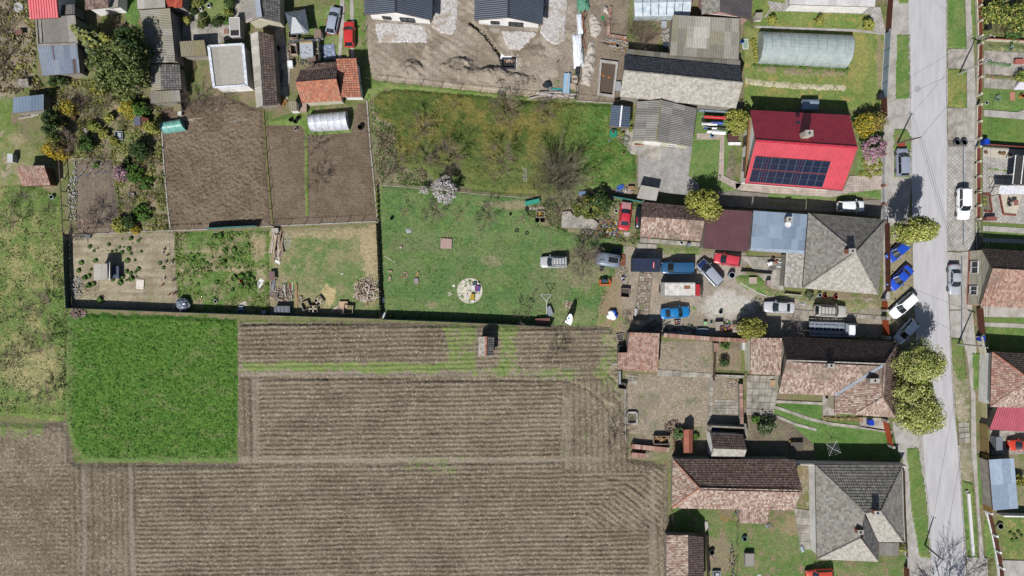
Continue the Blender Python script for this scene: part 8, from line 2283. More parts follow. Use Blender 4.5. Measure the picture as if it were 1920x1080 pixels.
# dirt play area
t=thing('orange_bench',pt(1133,530),'orange framed bench with chairs stacked on it','bench')
for x in(1124,1142):
 a=pt(x,530);mb=MB();mb.box((a.x,a.y,.45),(.18,.95,.9));mb.build('side_panel',cmat('#e8682c',.5),t)
a=pt(1133,534);mb=MB();mb.box((a.x,a.y,.4),(1.4,.25,.08));mb.build('seat',cmat('#d87850'),t)
a=pt(1132,526);mb=MB();mb.blob((a.x,a.y,.8),.6,.28,.25,.2,10,6,9);mb.build('stacked_cover',cmat('#3f5070'),t)
t=open_crate(1171,549,(1.3,1.3,.8),'pinkish wooden frame seat on the dirt area',-5,'framed_chair','chair',cols=pal('#c8aaa4','#b09490'));mb=MB();mb.bar((0,.65,0),(0,.65,1.5),.08);mb.build('post',cmat('#c8aaa4'),t,local=True)
mb=MB()
for q in((1145,587,.5),(1142,593,.45),(1149,594,.5),(1146,590,.55)):
 a=pt(q[0],q[1]);mb.blob((a.x,a.y,.45),q[2],q[2],.4,.05,12,7,3)
t=thing('bouncy_toy',pt(1147,591),'white and blue inflatable toy at the bottom of the dirt area','inflatable');mb.build('white_cushion',cmat('#f6f6f8',.4,1.4),t,smooth=True)
mb=MB()
for q in((1151,585),(1153,592)):
 a=pt(*q);mb.blob((a.x,a.y,.4),.36,.4,.38,.05,12,7,4)
mb.build('blue_cushion',cmat('#1f5ad0',.4),t,smooth=True)
chair(1127,505,cmat('#3a4a68'),'dark blue chair below the caravan',40);chair(1167,523,cmat('#c8ccd0'),'pale chair below the scattered toys',100);rubble(1165,510,50,.9,.9,'scattered white toys beside the caravan',pal('#f0f0f0','#d8c8a0','#a08c78','#8a9aa8'),(.1,.28),.15,37,'toy_heap','toys');disc(1117,478,.3,.5,'blue gas bottle at the front of the caravan',cmat('#2f60b0',.4),'gas_bottle','bottle')
t=board(1166,488,1.0,1.7,'brown doormat deck with a yellow bag at the caravan',cmat('#8a5440'),0,.2,'deck_mat','deck');disc(1162,488,.22,.45,'yellow and white bag on the brown deck',cmat('#e8c820',.4),'yellow_bag','bag',cmat('#eeeeee',.4,1.5),z=.28)
boxy(1155,471,(1.3,.5,.6),'dark chest in the trailer shade behind the caravan',cmat('#3a4460'),'dark_chest','chest');board(1191,585,.3,1.1,'white bag standing at the edge of the brick path',cmat('#d8dce2',.5),-10,.2,'white_bag','bag',.3)
# car yard clutter
open_crate(1269,605,(.9,.7,.4),'plastic basket of toys below the bright blue saloon',5,'toy_basket','basket',cols=pal('#d8d0cc','#e0b0a0','#b0c0b0'));rubble(1269,605,16,.3,.25,'toys lying in the plastic basket',pal('#e06a5a','#e8c840','#4a80c0','#60b070','#f0f0f0'),(.1,.2),.4,38,'toy_heap','toys')
table(1346,611,1.2,1.3,cmat('#b8aca0'),'grey-brown table with a crate at the yard wall',3);pallet(1377,615,'pale pallet table left of the golden thuja',3,1.1,1.2,.75);open_crate(1350,615,(.6,.5,.3),'small reddish crate on the yard table',3,z=.85,cols=pal('#b07060','#a06858'))
rubble(1361,612,60,.7,1.0,'children\'s toys between the table and pallet table',pal('#e8b020','#8a50b0','#40a060','#e0e0e8','#404858','#d86040'),(.12,.32),.4,39,'toy_heap','toys');disc(1350,585,.26,.5,'dark bucket standing alone in the yard',MAT_BLACKP,'bucket','bucket',cmat('#c0b4a4'));disc(1333,604,.18,.3,'small teal pot at the yard wall',cmat('#3fb0b0'),'teal_pot','pot');boxy(1321,606,(.45,.5,.5),'green and white toy box at the yard wall',cmat('#a8d0a0'),'toy_box','box')
for x, w, lab in((1257,1.9,'pale board leaning on the shaded yard wall, left one'),(1281,2.0,'pale board leaning on the shaded yard wall, right one')):
 board(x,624,w,.35,lab,cmat('#c8ccd4'),-3,.6,tilt=.5)
t=thing('bathtub',pt(1315,621),'grey-blue bathtub in the shade of the yard wall','bathtub');a=pt(1315,621);mb=MB();secs=[]
for x, w in((-.95,.2),(-.8,.36),(0,.4),(.8,.36),(.95,.2)):secs.append([(a.x+x,a.y+y*w,z)for y,z in((1,.1),(1.15,.55),(.9,.55),(.6,.2),(-.6,.2),(-.9,.55),(-1.15,.55),(-1,.1))])
loft(mb,secs);mb.build('tub',cmat('#8a9cb0',.4),t)
sticks(1222,614,12,1.6,.9,3.4,'long grey planks stacked at the wall corner','plank_stack','planks',(.1,.2),.8,22,seed=40,cols=pal('#8a8684','#6c6866','#a09c98'));rubble(1235,620,70,1.4,.6,'dark junk under the plank stack',pal('#4a4c54','#6a6a70','#38424c'),seed=41,name='scrap_heap',cat='scrap')
rubble(1286,616,90,2.4,.7,'shaded clutter along the yard wall',pal('#5a6068','#3f4a50','#8a9096','#4a6050'),seed=42,name='scrap_heap',cat='scrap')
# terrace of the pyramid house
disc(1369,516,.5,.95,'pale blue and white bin below the faded red hatchback',cmat('#a9bccc',.5),'garden_bin','bin',cmat('#e8ecf0',.5,1.7))
chair(1447,488,cmat('#7a6a64'),'brown chair on the concrete terrace',70);table(1440,495,.7,.5,cmat('#eeeef0',.5,1.6),'small white table on the concrete terrace',20)
t=thing('child_bicycle',pt(1446,503),'small dark bicycle lying on the terrace','bicycle');a=pt(1443,504);b2=pt(1450,503)
for q in(a,b2):
 mb=MB();mb.torus((q.x,q.y,.3),.24,.025,16,5);mb.build('wheel',MAT_TYRE,t)
mb=MB();mb.tube((a.x,a.y,.32),(b2.x,b2.y+.1,.32),.025,.025,5);mb.tube((a.x,a.y,.32),(a.x+.2,a.y+.4,.35),.025,.025,5);mb.build('frame',cmat('#5a4440',.4),t)
t=thing('garden_lounger',pt(1463,497),'white and grey sun lounger on the terrace','lounger',None);a=pt(1463,497)
mb=MB();mb.box((a.x,a.y,.35),(1.3,.6,.08),-.2);mb.build('mattress',cmat('#8a9494'),t);mb=MB()
for s in(-1,1):mb.box((a.x,a.y+s*.36,.38),(1.4,.12,.08),-.2)
mb.build('rail',MAT_FRAME,t);mb=MB();mb.box((a.x+.5,a.y,.17),(.08,.6,.34));mb.box((a.x-.5,a.y,.17),(.08,.6,.34));mb.build('leg',MAT_FRAME,t)
disc(1455,491,.25,.4,'orange and blue flower pot on the terrace',cmat('#d8603c'),'flower_pot','pot',cmat('#4a7a4a'));disc(1467,506,.27,.6,'red bucket on the terrace edge',cmat('#d82838',.4),'bucket','bucket')
fence('white plank barrier above the silver saloons',[(1470,551),(1500,554)],.7,'slats',slats=3,m=MAT_PICKET,pm=MAT_PICKET);fence('dark trellis rail along the terrace flower bed',[(1388,509),(1445,514)],.9,'slats',slats=3,m=MAT_BOARD);fence('brown trellis beside the terrace',[(1469,478),(1468,537)],1.1,'slats',slats=3,m=MAT_BROWNP)
boxy(1410,526,(1.1,.9,.35),'pale brick planter in the terrace flower bed',cmat('#cbb8a8'),'planter','planter',lid=cmat('#dccbbb'));boxy(1437,531,(.5,.8,1.0),'tall pinkish post block at the flower bed',cmat('#c0a8a4'),'post_block','block')
ribbon('path_edging',[(1387,530),(1400,538),(1418,548),(1437,555)],1.6,.2,cmat('#e0dcd4',.8,1.9))
for x, y, cc, lab in((1545,555,'#b04050','red and white potted plants at the south wall, left group'),(1565,557,'#c04858','red potted plants at the south wall, right group'),(1535,553,'#e0e0e4','white pot at the south wall of the pyramid house')):
 disc(x,y,.3,.45,lab,cmat(cc),'flower_pot','pot',cmat('#5a7a48'))
rubble(1505,570,16,.5,.3,'scattered white scraps left of the off-roader',pal('#e8e8ec','#c8ccd4'),(.1,.25),.1,43,'paper_scraps','litter')
rubble(1422,625,30,.5,.5,'red and blue junk beside the golden thuja',pal('#a03040','#4a78c0','#6a6a70'),(.15,.35),.3,44,'scrap_heap','scrap');boxy(1391,598,(.8,.1,.6),'low dark hoop frame beside the golden thuja',MAT_BLACKP,'hoop_frame','frame',-5)
rubble(1220,442,70,4.2,.35,'small garden odds along the tiled outbuilding wall',pal('#d8d0c8','#a89888','#c86a48','#8a8a8c'),(.1,.28),.1,45,'garden_litter','litter');disc(1277,455,.28,.4,'white round basin below the tiled outbuilding',cmat('#ecebe8',.4,1.6),'basin','basin');disc(1213,444,.2,.35,'grey pail below the tiled outbuilding',cmat('#9aa4a8'),'pail','bucket',MAT_TAR);boxy(1289,460,(.35,.5,.8),'dark bollard lamp in the trailer grass',cmat('#8a93a4'),'garden_lamp','lamp')
# pavilion terrace and laundry
p=pt(1149,252);t=thing('tablecloth_table',(p.x,p.y,.14),'octagonal table with a green cloth beside the pavilion','table');mb=MB();mb.lathe((0,0,0),[(.62,.45),(.66,.5),(.58,.74),(.02,.76)],8);mb.build('cloth',cmat('#1f9a7c',.7),t,local=True)
mb=MB();mb.lathe((0,0,0),[(.08,0),(.06,.7)],8);mb.build('leg',MAT_WOOD,t,local=True);disc(1148,250,.17,.2,'orange bowl on the green cloth',cmat('#e07038'),'bowl','bowl',z=.92);disc(1142,264,.17,.3,'white ball at the terrace corner',cmat('#d8e4f0',.4,1.7),'ball','ball')
p=pt(1174,261);mb=MB()
for k in range(4):mb.torus((p.x,p.y,.16+.03*k),.25+.1*k,.03,20,5)
tag(mb.build('garden_hose',cmat('#8a9a84')),'coiled garden hose on the terrace','hose');disc(1169,287,.2,.4,'small terracotta pot on the paved corner',cmat('#c09a84'),'flower_pot','pot',MAT_TAR)
for x, y, lab in((1160,245,'potted plant in front of the pavilion'),(1167,252,'green potted bush beside the hose'),(1182,242,'green plant between pavilion and garage')):
 leafy(x,y,.4,.8,PG_LIME+PG_MID,lab,350,.08,'potted_plant','plant')
open_crate(1198,270,(1.3,.35,.35),'orange flower box at the garage wall',0,'flower_box','planter',cols=pal('#d08060','#c07050'));rubble(1198,268,26,.6,.12,'flowers in the orange box',pal('#7080b0','#d8d8e4','#6a8a58','#c890a8'),(.08,.16),.5,46,'flowers','flowers');sheet(1244,268,1.1,.5,'white cloths drying at the garage wall',cmat('#f0f0f4',.6,1.5),'cloth','cloth',0,.5);
t=thing('clothesline',pt(1340,230),'clothesline frame between the garage and the yellow-green tree','clothesline')
for y in(219,229,238):
 mb=MB();mb.tube(pt(1316,y,1.7),pt(1366,y+3,1.7),.012,.012,4);mb.build('line',MAT_FRAME,t)
for x, y in((1314,228),(1368,232)):
 a=pt(x,y);mb=MB();mb.tube((a.x,a.y,0),(a.x,a.y,1.75),.04,.04,6);mb.bar((a.x,a.y-.9,1.7),(a.x,a.y+.9,1.7),.06);mb.build('post',MAT_GREYSTEEL,t)
def hang(x0,x1,y,w,hx,label,h=1.68,drop=.7,k=None):
 a, b=pt(x0,y,h), pt(x1,y+(x1-x0)*.05,h)
 mb=MB();n=8;g=random.Random(int(x0*3+y))
 for s in(-1,1):
  G=[[a.lerp(b,i/n)+Vector((0,s*(w*j/3)+g.uniform(-.02,.02),-drop*(j/3)**1.3*(.3 if w>.25 else 1)))for i in range(n+1)]for j in range(4)]
  for j in range(3):
   for i in range(n):mb.face([G[j][i],G[j][i+1],G[j+1][i+1],G[j+1][i]])
 tag(mb.build('laundry',cmat(hx,.8,k)),label,'laundry','laundry drying on the line')
hang(1321,1364,217,.22,'#e83034','long red cloth on the clothesline');hang(1334,1357,228,.25,'#2f58c0','blue garment on the clothesline');hang(1317,1346,231,.14,'#f2f2f6','narrow white garment on the clothesline',k=1.5);hang(1321,1328,238,.14,'#4a58b0','small blue and red garment on the clothesline');hang(1336,1345,239,.16,'#eeeef2','small white garment on the clothesline',k=1.5);hang(1327,1336,245,.2,'#f2f2f4','white towel at the lower left of the clothesline',k=1.5);hang(1336,1361,247,.3,'#f4f4f6','large white sheet on the clothesline',k=1.4)
disc(1334,255,.25,.5,'blue and white laundry basket on the path',cmat('#4a9ad0',.5),'laundry_basket','basket',cmat('#e8f0f4',.5,1.7));fence('pale grey garden wall above the clothesline',[(1308,209),(1366,213)],.9,'screen',m=cmat('#9aacb8'),name='garden_wall',pm=cmat('#9aacb8'),thick=.2)
t=thing('entrance_steps',pt(1378,262),'dark steps with a pale landing at the west wall of the red-roofed house','steps')
for i in range(4):
 a=pt(1372+i*.5,254+i*3.4);mb=MB();mb.box((a.x,a.y,.45-i*.1),(1.6,.26,.9-i*.2));mb.build('step',cmat('#6a4a44'),t)
a=pt(1376,270);mb=MB();mb.box((a.x,a.y,.2),(1.9,.4,.4));mb.build('landing',MAT_FRAME,t)
zone('house_flower_bed',[(1363,282),(1374,282),(1380,300),(1378,340),(1362,330)],grassfn('#8a7c6c','#7a8a58','#9c9080',f=.12,amp=.08,seed=240),res=.17,z0=.1,ragged=.5,seed=67)
# street things
def manhole(px,py,label):
 p=pt(px,py);t=thing('manhole_cover',(p.x,p.y,.07),label,'manhole cover')
 mb=MB();mb.lathe((0,0,0),[(.46,0),(.46,.012),(.40,.014),(.40,.008),(.36,.008)],22);mb.build('ring',cmat('#b4b0ac'),t,local=True)
 mb=MB();mb.lathe((0,0,0),[(.37,0),(.37,.012),(.05,.014)],22);mb.build('lid',cmat('#c2bfbc'),t,local=True)
manhole(1720,167,'round manhole cover in the upper street');manhole(1723,573,'round manhole cover beside the white estate car')
for x, lab in((1791,'dark round concrete pot on the paving edge, left one'),(1804,'dark round concrete pot on the paving edge, right one')):
 disc(x,268,.5,.6,lab,cmat('#6a6e74'),'round_planter','planter',cmat('#6a3a34'),hole=.2,group='round pots at the paving edge')
ribbon('soil_strip',[(1776,270),(1812,270)],10,.135,cmat('#8a7e70'));boxy(1688,272,(1.0,.5,.3),'red brick plinth at the foot of the wooden pole',cmat('#b04a3c'),'brick_plinth','plinth',3)
def bin_(px,py,hx,label):
 p=pt(px,py);t=thing('wheelie_bin',(p.x,p.y,.12),label,'bin');m=cmat(hx,.4)
 mb=MB();mb.box((0,0,.5),(.6,.7,1.0),taper=1.12);mb.build('body',m,t,local=True);mb=MB();mb.box((0,.02,1.05),(.7,.82,.08));mb.build('lid',m,t,local=True)
 for s in(-1,1):
  mb=MB();mb.tube((s*.25,.36,.1),(s*.32,.36,.1),.1,.1,10);mb.build('wheel',MAT_TYRE,t,local=True)
bin_(1841,269,'#1f50d8','blue bin at the wall beside the front lawn');bin_(1627,790,'#2048d0','blue bin below the L-shaped house');bin_(1833,634,'#1f50c8','blue bin beside the leaning street pole');bin_(1628,178+10,'#3a3c44','dark bin on the lawn beside the street hedge')if False else bin_(1646,184,'#3a3c44','dark bin at the lower corner of the tunnel garden')
for x, y, cc, lab in((1845,404-123,'#8a6a50','dry brown plant in the pale gravel bed, leftmost'),(1875,287,'#8a6a50','dry brown plant in the pale gravel bed, second'),(1882,288,'#6a8a60','plant with a green stake in the pale gravel bed'),(1893,290,'#8a6a50','dry brown plant in the pale gravel bed, rightmost')):
 leafy(x+(3 if x==1845 else 0),y+(5 if x==1845 else 0),.28,.5,PG_BROWN,lab,160,.08,'dry_plant','plant')
def brick_edge(pts,label):
 segs=along(pts,.28);a=segs[0][0];t=thing('brick_edging',(a.x,a.y,0),label,'edging')
 for s, e in segs:
  mb=MB();m_=s.lerp(e,.5);d=(e-s);mb.col=tuple(np.array(C('#b8604c'))*rnd.uniform(.8,1.15));mb.box((m_.x,m_.y,.26),(.14,.2,.3),math.atan2(d.y,d.x));mb.build('brick',M_PLANK,t)
brick_edge([(1840,364),(1853,364),(1858,398),(1842,396)],'red brick edging of the small courtyard bed');brick_edge([(1872,366),(1879,402),(1903,404)],'red brick edging of the patio')
slab('courtyard_bed',[(1841,366),(1852,366),(1856,395),(1843,394)],.2,MAT_JOINT);
for x, y, lab in((1846,373,'upper lime plant in the small courtyard bed'),(1846,381,'lower lime plant in the small courtyard bed')):leafy(x,y,.3,.4,PG_LIME,lab,200,.08,'bedding_plant','plant')
slab('patio',[(1875,364),(1915,366),(1905,402),(1880,400)],.16,mat('cream_patio',C('#e2d8c6'),C('#cfc4b0'),scale=2,rough=.9));chair(1889,377,MAT_BLACKP,'black patio chair, upper of the pair',0,.2,.9);chair(1888,385,MAT_BLACKP,'black patio chair, lower of the pair',10,.2,.9);table(1897,381,.7,.8,cmat('#a06a60'),'reddish patio table beside two black chairs',0,.2)
boxy(1851,411,(1.5,.5,.9),'reddish roofed mailbox shelter at the street fence',cmat('#a0645c'),'mailbox_shelter','shelter',0)
t=thing('white_stairs',pt(1915,158),'white slatted steps at the right edge of the upper garden','steps')
for i in range(5):
 a=pt(1914+1.2*i,167-i*3.2);mb=MB();mb.box((a.x,a.y,.1+i*.12),(2.2,.26,.2+i*.24));mb.build('step',cmat('#e4e0ea',.7,1.8),t)
board(1897,181,.75,1.3,'pink and cream paving panel on the front lawn',cmat('#d0907c'),0,.12);disc(1913,181,.3,.5,'orange flower pot at the right edge of the front lawn',cmat('#e09048'),'flower_pot','pot',cmat('#8a5a30'));disc(1849,193,.28,.15,'white stone disc at the front lawn fence',cmat('#e4e4e6'),'stone_disc','stone');boxy(1907,117,(1.3,.6,.5),'pink brick bench in the upper right front yard',cmat('#c87468'),'brick_bench','bench')
boxy(1848,52,(.55,.95,.9),'black letterbox cabinet at the upper right wall',MAT_TAR,'letterbox','cabinet');t=boxy(1846,698,(.9,2.0,.9),'white glazed box at the narrow walk',cmat('#e8ecf4',.4,1.6),'glazed_box','box');boxy(1861,828,(.9,2.0,1.4),'grey cabinet under the carport',cmat('#8a8f98'),'grey_cabinet','cabinet');disc(1858,741,.25,.6,'dark lamp on the house corner post',MAT_BLACKP,'wall_lamp','lamp')
fence('pale yellow gate panel at the narrow walk',[(1838,740),(1839,782)],1.4,'screen',m=cmat('#d8d0a0'),name='street_gate');fence('dark green screen beside the pinkish carport',[(1846,760),(1848,800)],1.6,'screen',m=MAT_SCREEN);disc(1873,985,.5,.4,'grey planter bowl on the lower right front lawn',cmat('#a8a89c'),'planter_bowl','planter',cmat('#6a7a58'))
for i, (x,y)in enumerate(((1893,998),(1900,1002),(1908,996),(1905,1010),(1896,1012),(1914,1004))):plant_copy(TUFT[i%2],x,y,1.0,'low_shrub','low green shrub on the lower right front lawn','plant','low shrubs on the lower right lawn')
t=thing('concrete_trough',pt(1816,985),'long pale concrete beam on the bottom right verge','beam');a, b2=pt(1813,924), pt(1822,1040);mb=MB();mb.bar((a.x,a.y,.3),(b2.x,b2.y,.3),.4,.35);mb.build('beam',cmat('#e4e2e0',.8,1.8),t);mb=MB();mb.box((a.x-.3,a.y+.3,.3),(.5,.3,.3));mb.build('end_block',MAT_CONC2,t)
# shaded garden: rotary dryer, table
a=pt(1562,848);t=thing('rotary_dryer',(a.x,a.y,0),'rotary clothes dryer with white cross arms on the shaded lawn','clothes dryer');T=pt(1561,841,1.9)
mb=MB();mb.tube((a.x,a.y,0),T,.04,.04,8);mb.build('pole',MAT_GREYSTEEL,t)
ends=[pt(1569,827,2.2),pt(1577,849,2.2),pt(1555,855,2.2),pt(1549,832,2.2)]
for q in ends:
 mb=MB();mb.tube(T,q,.025,.02,6);mb.build('arm',cmat('#e4e8ec',.4,1.8),t)
for f in(.45,.7,.98):
 mb=MB()
 for i in range(4):mb.tube(T.lerp(ends[i],f),T.lerp(ends[(i+1)%4],f),.006,.006,4)
 mb.build('line',MAT_FRAME,t)
table(1490,835,1.9,1.3,cmat('#6a6258'),'dark table in the shade below the slab yard',0);board(1485,827,1.2,.4,'tan board beside the shaded dark table',cmat('#b89c60'),5,.3)
for x, y, lab in((1426,690,'white tank at the wall of the pink annex'),):pass
disc(1403,683,.38,.9,'green water barrel at the pink annex',cmat('#2f8a78',.5),'water_barrel','barrel');boxy(1403,670,(.5,.9,1.0),'white tank above the green barrel',cmat('#eef0f2',.4,1.6),'white_tank','tank');boxy(1391,648,(.4,1.2,.8),'white pipe post in the corner of the walled bed',cmat('#dcdcd8'),'pipe','pipe')
fence('concrete rail with dark wires below the walled bed',[(1340,704),(1394,706)],1.0,'wire',base=MAT_CONC2,basew=.4,baseh=.4);fence('rusty pole fence left of the walled bed',[(1338,660),(1336,712)],1.2,'slats',slats=2,m=MAT_STEEL)
rubble(1372,722,60,1.0,.8,'white rubble patch beside the rusty coped wall',pal('#dcd8d4','#c0b8b0','#d8b0a0'),seed=47,h=.1);board(1448,718,.9,1.0,'tan panel leaning on the L-shaped house',cmat('#c4a888'),5,.3);disc(1428,770,.17,.4,'white jug on the slab yard',cmat('#eeeeee',.5,1.6),'jug','jug')
disc(1549,744,.25,.4,'dark dish at the house corner gutter',MAT_BLACKP,'water_bowl','bowl');board(1561,759,.6,1.8,'pinkish step board at the terrace door',cmat('#d0b0a4'),0,.25,'door_step','step',.15);boxy(1612,786,(.6,.6,.3),'brick coloured box beside the blue bin',cmat('#b08a70'),'brick_box','box')
# farmyard
def basin(px,py,label):
 p=pt(px,py);t=thing('stone_basin',(p.x,p.y,.06),label,'basin');mb=MB();secs=[]
 ring_o=[(.62,-.85),(.75,-.6),(.75,.6),(.6,.85),(-.6,.85),(-.72,.6),(-.72,-.6),(-.6,-.85)]
 for i in range(8):
  a, b=ring_o[i], ring_o[(i+1)%8];mb.bar((a[0],a[1],.22),(b[0],b[1],.22),.26,.44)
 mb.build('rim',MAT_CONC,t,local=True);mb=MB();mb.box((0,0,.1),(1.1,1.3,.04));mb.build('floor',MAT_JOINT,t,local=True)
basin(1184,783,'pale stone basin at the field side of the cobbled yard')
open_crate(1238,823,(2.3,1.2,.9),'weathered wooden coop in the farmyard',0,'wooden_coop','coop');sticks(1238,823,20,1.0,.5,.9,'split wood stacked in the weathered coop','firewood','wood pile',(.1,.2),.8,seed=48,cols=pal('#c8a078','#a8845c','#d8b890'));rubble(1205,843,90,1.6,.6,'mossy junk between the red coped rows',pal('#8a8a80','#6a7460','#a09888','#c07860'),seed=49,name='scrap_heap',cat='scrap')
rubble(1262,800,110,1.3,1.2,'heap of pinkish stones left of the terracotta shelter',pal('#c0a090','#a88878','#d0b8a8','#7a6a60'),(.1,.3),.5,50);rubble(1265,825,120,.5,2.2,'leaf and stone litter along the shelter',pal('#b89878','#a08060','#c8b090'),(.08,.2),.2,51)
t=thing('roofless_stall',pt(1362,800),'open roofless stall with pale walls behind the small outbuilding','stall')
for a, b in(((1326,795),(1331,830)),((1326,795),(1390,798)),((1390,790),(1393,818))):
 p, q=pt(*a), pt(*b);mb=MB();mb.bar((p.x,p.y,.9),(q.x,q.y,.9),.25,1.8);mb.build('wall',MAT_GREYWALL,t)
sheet(1341,802,.9,1.0,'crumpled blue sheet inside the roofless stall',cmat('#3a68b8',.5),'blue_tarp','tarp',10,.4,wrinkle=.3);rubble(1370,805,60,1.6,.7,'dark junk inside the roofless stall',pal('#3a3c44','#55585e','#6a6058'),seed=52,name='scrap_heap',cat='scrap')
t=open_crate(1162,632,(1.0,1.0,.25),'pale square sand frame at the field corner',10,'sand_box','sandpit',cols=pal('#e0d8c8','#d0c4b0'));boxy(1163,652,(1.0,.8,1.0),'dark box at the wall of the red lean-to',MAT_BLACKP,'dark_box','box');boxy(1152,683,(1.0,.4,.4),'pale block beside the red lean-to',MAT_CONC2,'stone_block','block',5);open_crate(1166,722,(1.2,.9,.7),'dark slatted cage at the farmyard gate',-8,'slatted_cage','cage',cols=pal('#6a6a70','#505058'));board(1160,706,.3,2.0,'narrow grey gate board at the farmyard corner',cmat('#a8a8a8'),0,.3,th=.9)
# bottom backyard
board(1324,985,.5,1.3,'pale plank stack on the backyard grass',cmat('#cfc4c0'),8,.2);disc(1394,1008,.38,.6,'blue tub with red lid in the backyard',cmat('#8ab0c8',.5),'tub','tub',cmat('#d04a44'));disc(1333,1033,.42,.6,'dark barrel with grey ring in the backyard',cmat('#6a7074'),'barrel','barrel',MAT_TAR);sticks(1337,1045,4,.3,.3,1.4,'pale poles leaning below the dark barrel','pole_stack','poles',(.08,.12),.3,-45,seed=53);boxy(1402,1046,(1.3,1.9,.8),'grey slab topped box in the backyard',cmat('#a8a29c'),'slab_box','box',0);coldframe(1342,1076,'white framed cold frame at the bottom edge');rubble(1372,1050,60,.4,3.0,'junk along the backyard fence',pal('#7a94b0','#b0a494','#8a5050'),seed=54,name='scrap_heap',cat='scrap')
board(1423,1079,.6,.5,'pale slab at the bottom edge of the backyard',cmat('#cfcfc8'),0,.1);sheet(1503,1028,.5,1.2,'blue and white bags along the alley',cmat('#c0ccd8',.5),'plastic_bag','bag',20,h=.3);disc(1380,960,.2,.3,'blue jug beside the porch',cmat('#3f90d0',.4),'jug','jug');rubble(1440,985,40,.6,.3,'colourful odds at the porch corner',pal('#70b0a8','#d0a0a0','#e0e0e0'),(.1,.25),.2,55,'garden_litter','litter')
# building site
sheet(949,107,1.6,1.0,'white membrane at the upper edge of the pit',cmat('#f2f2f6',.6,1.5),'white_membrane','membrane',-10,.2);sheet(973,116,1.0,1.9,'white membrane at the right edge of the pit',cmat('#f0f0f4',.6,1.5),'white_membrane','membrane',-15,.2);sheet(963,131,1.2,.5,'white membrane strip below the pit',cmat('#eeeef4',.6,1.5),'white_membrane','membrane',-10,.15)
t=thing('shaft_frame',pt(953,119),'dark shaft frame with stones in the pit','shaft');a=pt(953,121)
for q, s in(((-1,0),(.1,1.5)),((1,0),(.1,1.5)),((0,-.7),(2,.1)),((0,.7),(2,.1))):
 mb=MB();mb.box((a.x+q[0],a.y+q[1],.3),(s[0],s[1],.6));mb.build('side',cmat('#4a5058'),t)
mb=MB();mb.box((a.x,a.y,.04),(1.95,1.4,.06));mb.build('floor',MAT_TAR,t);rubble(956,114,70,.8,.35,'pale stones heaped in the pit',pal('#e0d0b8','#c8b49c','#b07858'),(.08,.2),.3,56)
rubble(912,82,220,1.3,3.0,'stones and clods thrown up beside the pipe trench',pal('#b8a894','#a09080','#cfc4b4'),(.1,.3),.35,57);rubble(1003,98,240,1.9,1.7,'stones and clods right of the pit',pal('#b8a894','#8f8272','#cfc4b4'),(.1,.3),.4,58);rubble(960,148,260,4.2,.9,'ridge of rough clods above the site fence',pal('#8a7c6c','#a89884','#6c6054'),(.12,.35),.7,59,'clod_ridge','soil heap');rubble(775,130,160,1.6,1.3,'clods on the left soil heap',pal('#8a7c6c','#b0a08c'),(.1,.3),.7,60,'clod_ridge','soil heap')
disc(907,62,.14,.4,'white pipe stub at the trench',cmat('#f0f0f0',.5,1.6),'pipe_stub','pipe');board(926,58,1.8,.6,'pale board pallet in front of the right bungalow',cmat('#b8aca0'),2,.3);fence('short white ladder rack at the right bungalow',[(914,50),(936,51)],.5,'slats',slats=2,m=cmat('#c8ccd0'))
sheet(1083,95,1.6,5.2,'long white foil wrapped bundle at the site edge',cmat('#eef0f6',.35,1.6),'wrapped_bundle','bundle',4,.2,h=.5,wrinkle=.12,n=12);sheet(1087,45,.9,3.4,'narrow white wrapped bundle above the long one',cmat('#e8ecf4',.35,1.6),'wrapped_bundle','bundle',4,.2,h=.4,wrinkle=.1);sheet(1093,6,1.9,2.4,'green mesh tarpaulin at the top of the site edge',cmat('#6aa88c',.6),'green_tarp','tarp',5,.3,h=.4,wrinkle=.15)
sticks(1094,60,6,.25,2.0,3.0,'orange-brown boards beside the wrapped bundles','board_stack','boards',(.1,.16),.2,88,seed=61,cols=pal('#c8845c','#d09870','#a86c4c'))
for i, (y,lab)in enumerate(((131,'black crate in the row at the site fence, uppermost'),(135,'black crate in the row at the site fence, middle'),(140,'black crate in the row at the site fence, lowest'))):boxy(1082,y,(.5,.4,.4),lab,cmat('#3a3e48'),'black_crate','crate',0,group='black crates at the site fence')
pallet(1077,146,'pale pallet below the black crates, upper',0,.8,.7);pallet(1078,152,'pale pallet below the black crates, lower',0,.8,.8);pallet(1081,166,'pale pallet right of the light blue boards',90,.9,.5);pallet(1079,35,'pale pallet beside the narrow wrapped bundle',90,1.0,.6)
t=board(1062,158,.95,3.0,'light blue insulation boards stacked at the site corner',cmat('#a8d0f0',.5),-4,.3,'insulation_boards','boards',.35,battens=0);a=pt(1064,158);mb=MB();mb.bar((0,-1.6,.4),(.15,1.6,.4),.12,.1);mb.build('timber',cmat('#dcccb4'),t,local=True);board(1073,163,.8,.9,'tan cardboard sheets at the site corner',cmat('#c8b4a0'),-10,.35);mb=MB();p=pt(1027,160);mb.blob((p.x,p.y,.3),.75,.7,.4,.25,10,6,12);tag(mb.build('rubbish_sack',cmat('#3a4048',.35)),'dark rubbish sack at the site corner','sack');board(1042,168,1.9,.28,'teal plank beside the rubbish sack',cmat('#3fa8a8'),-5,.3);board(1020,172,1.4,.3,'black plank beside the teal plank',MAT_BLACKP,2,.3)
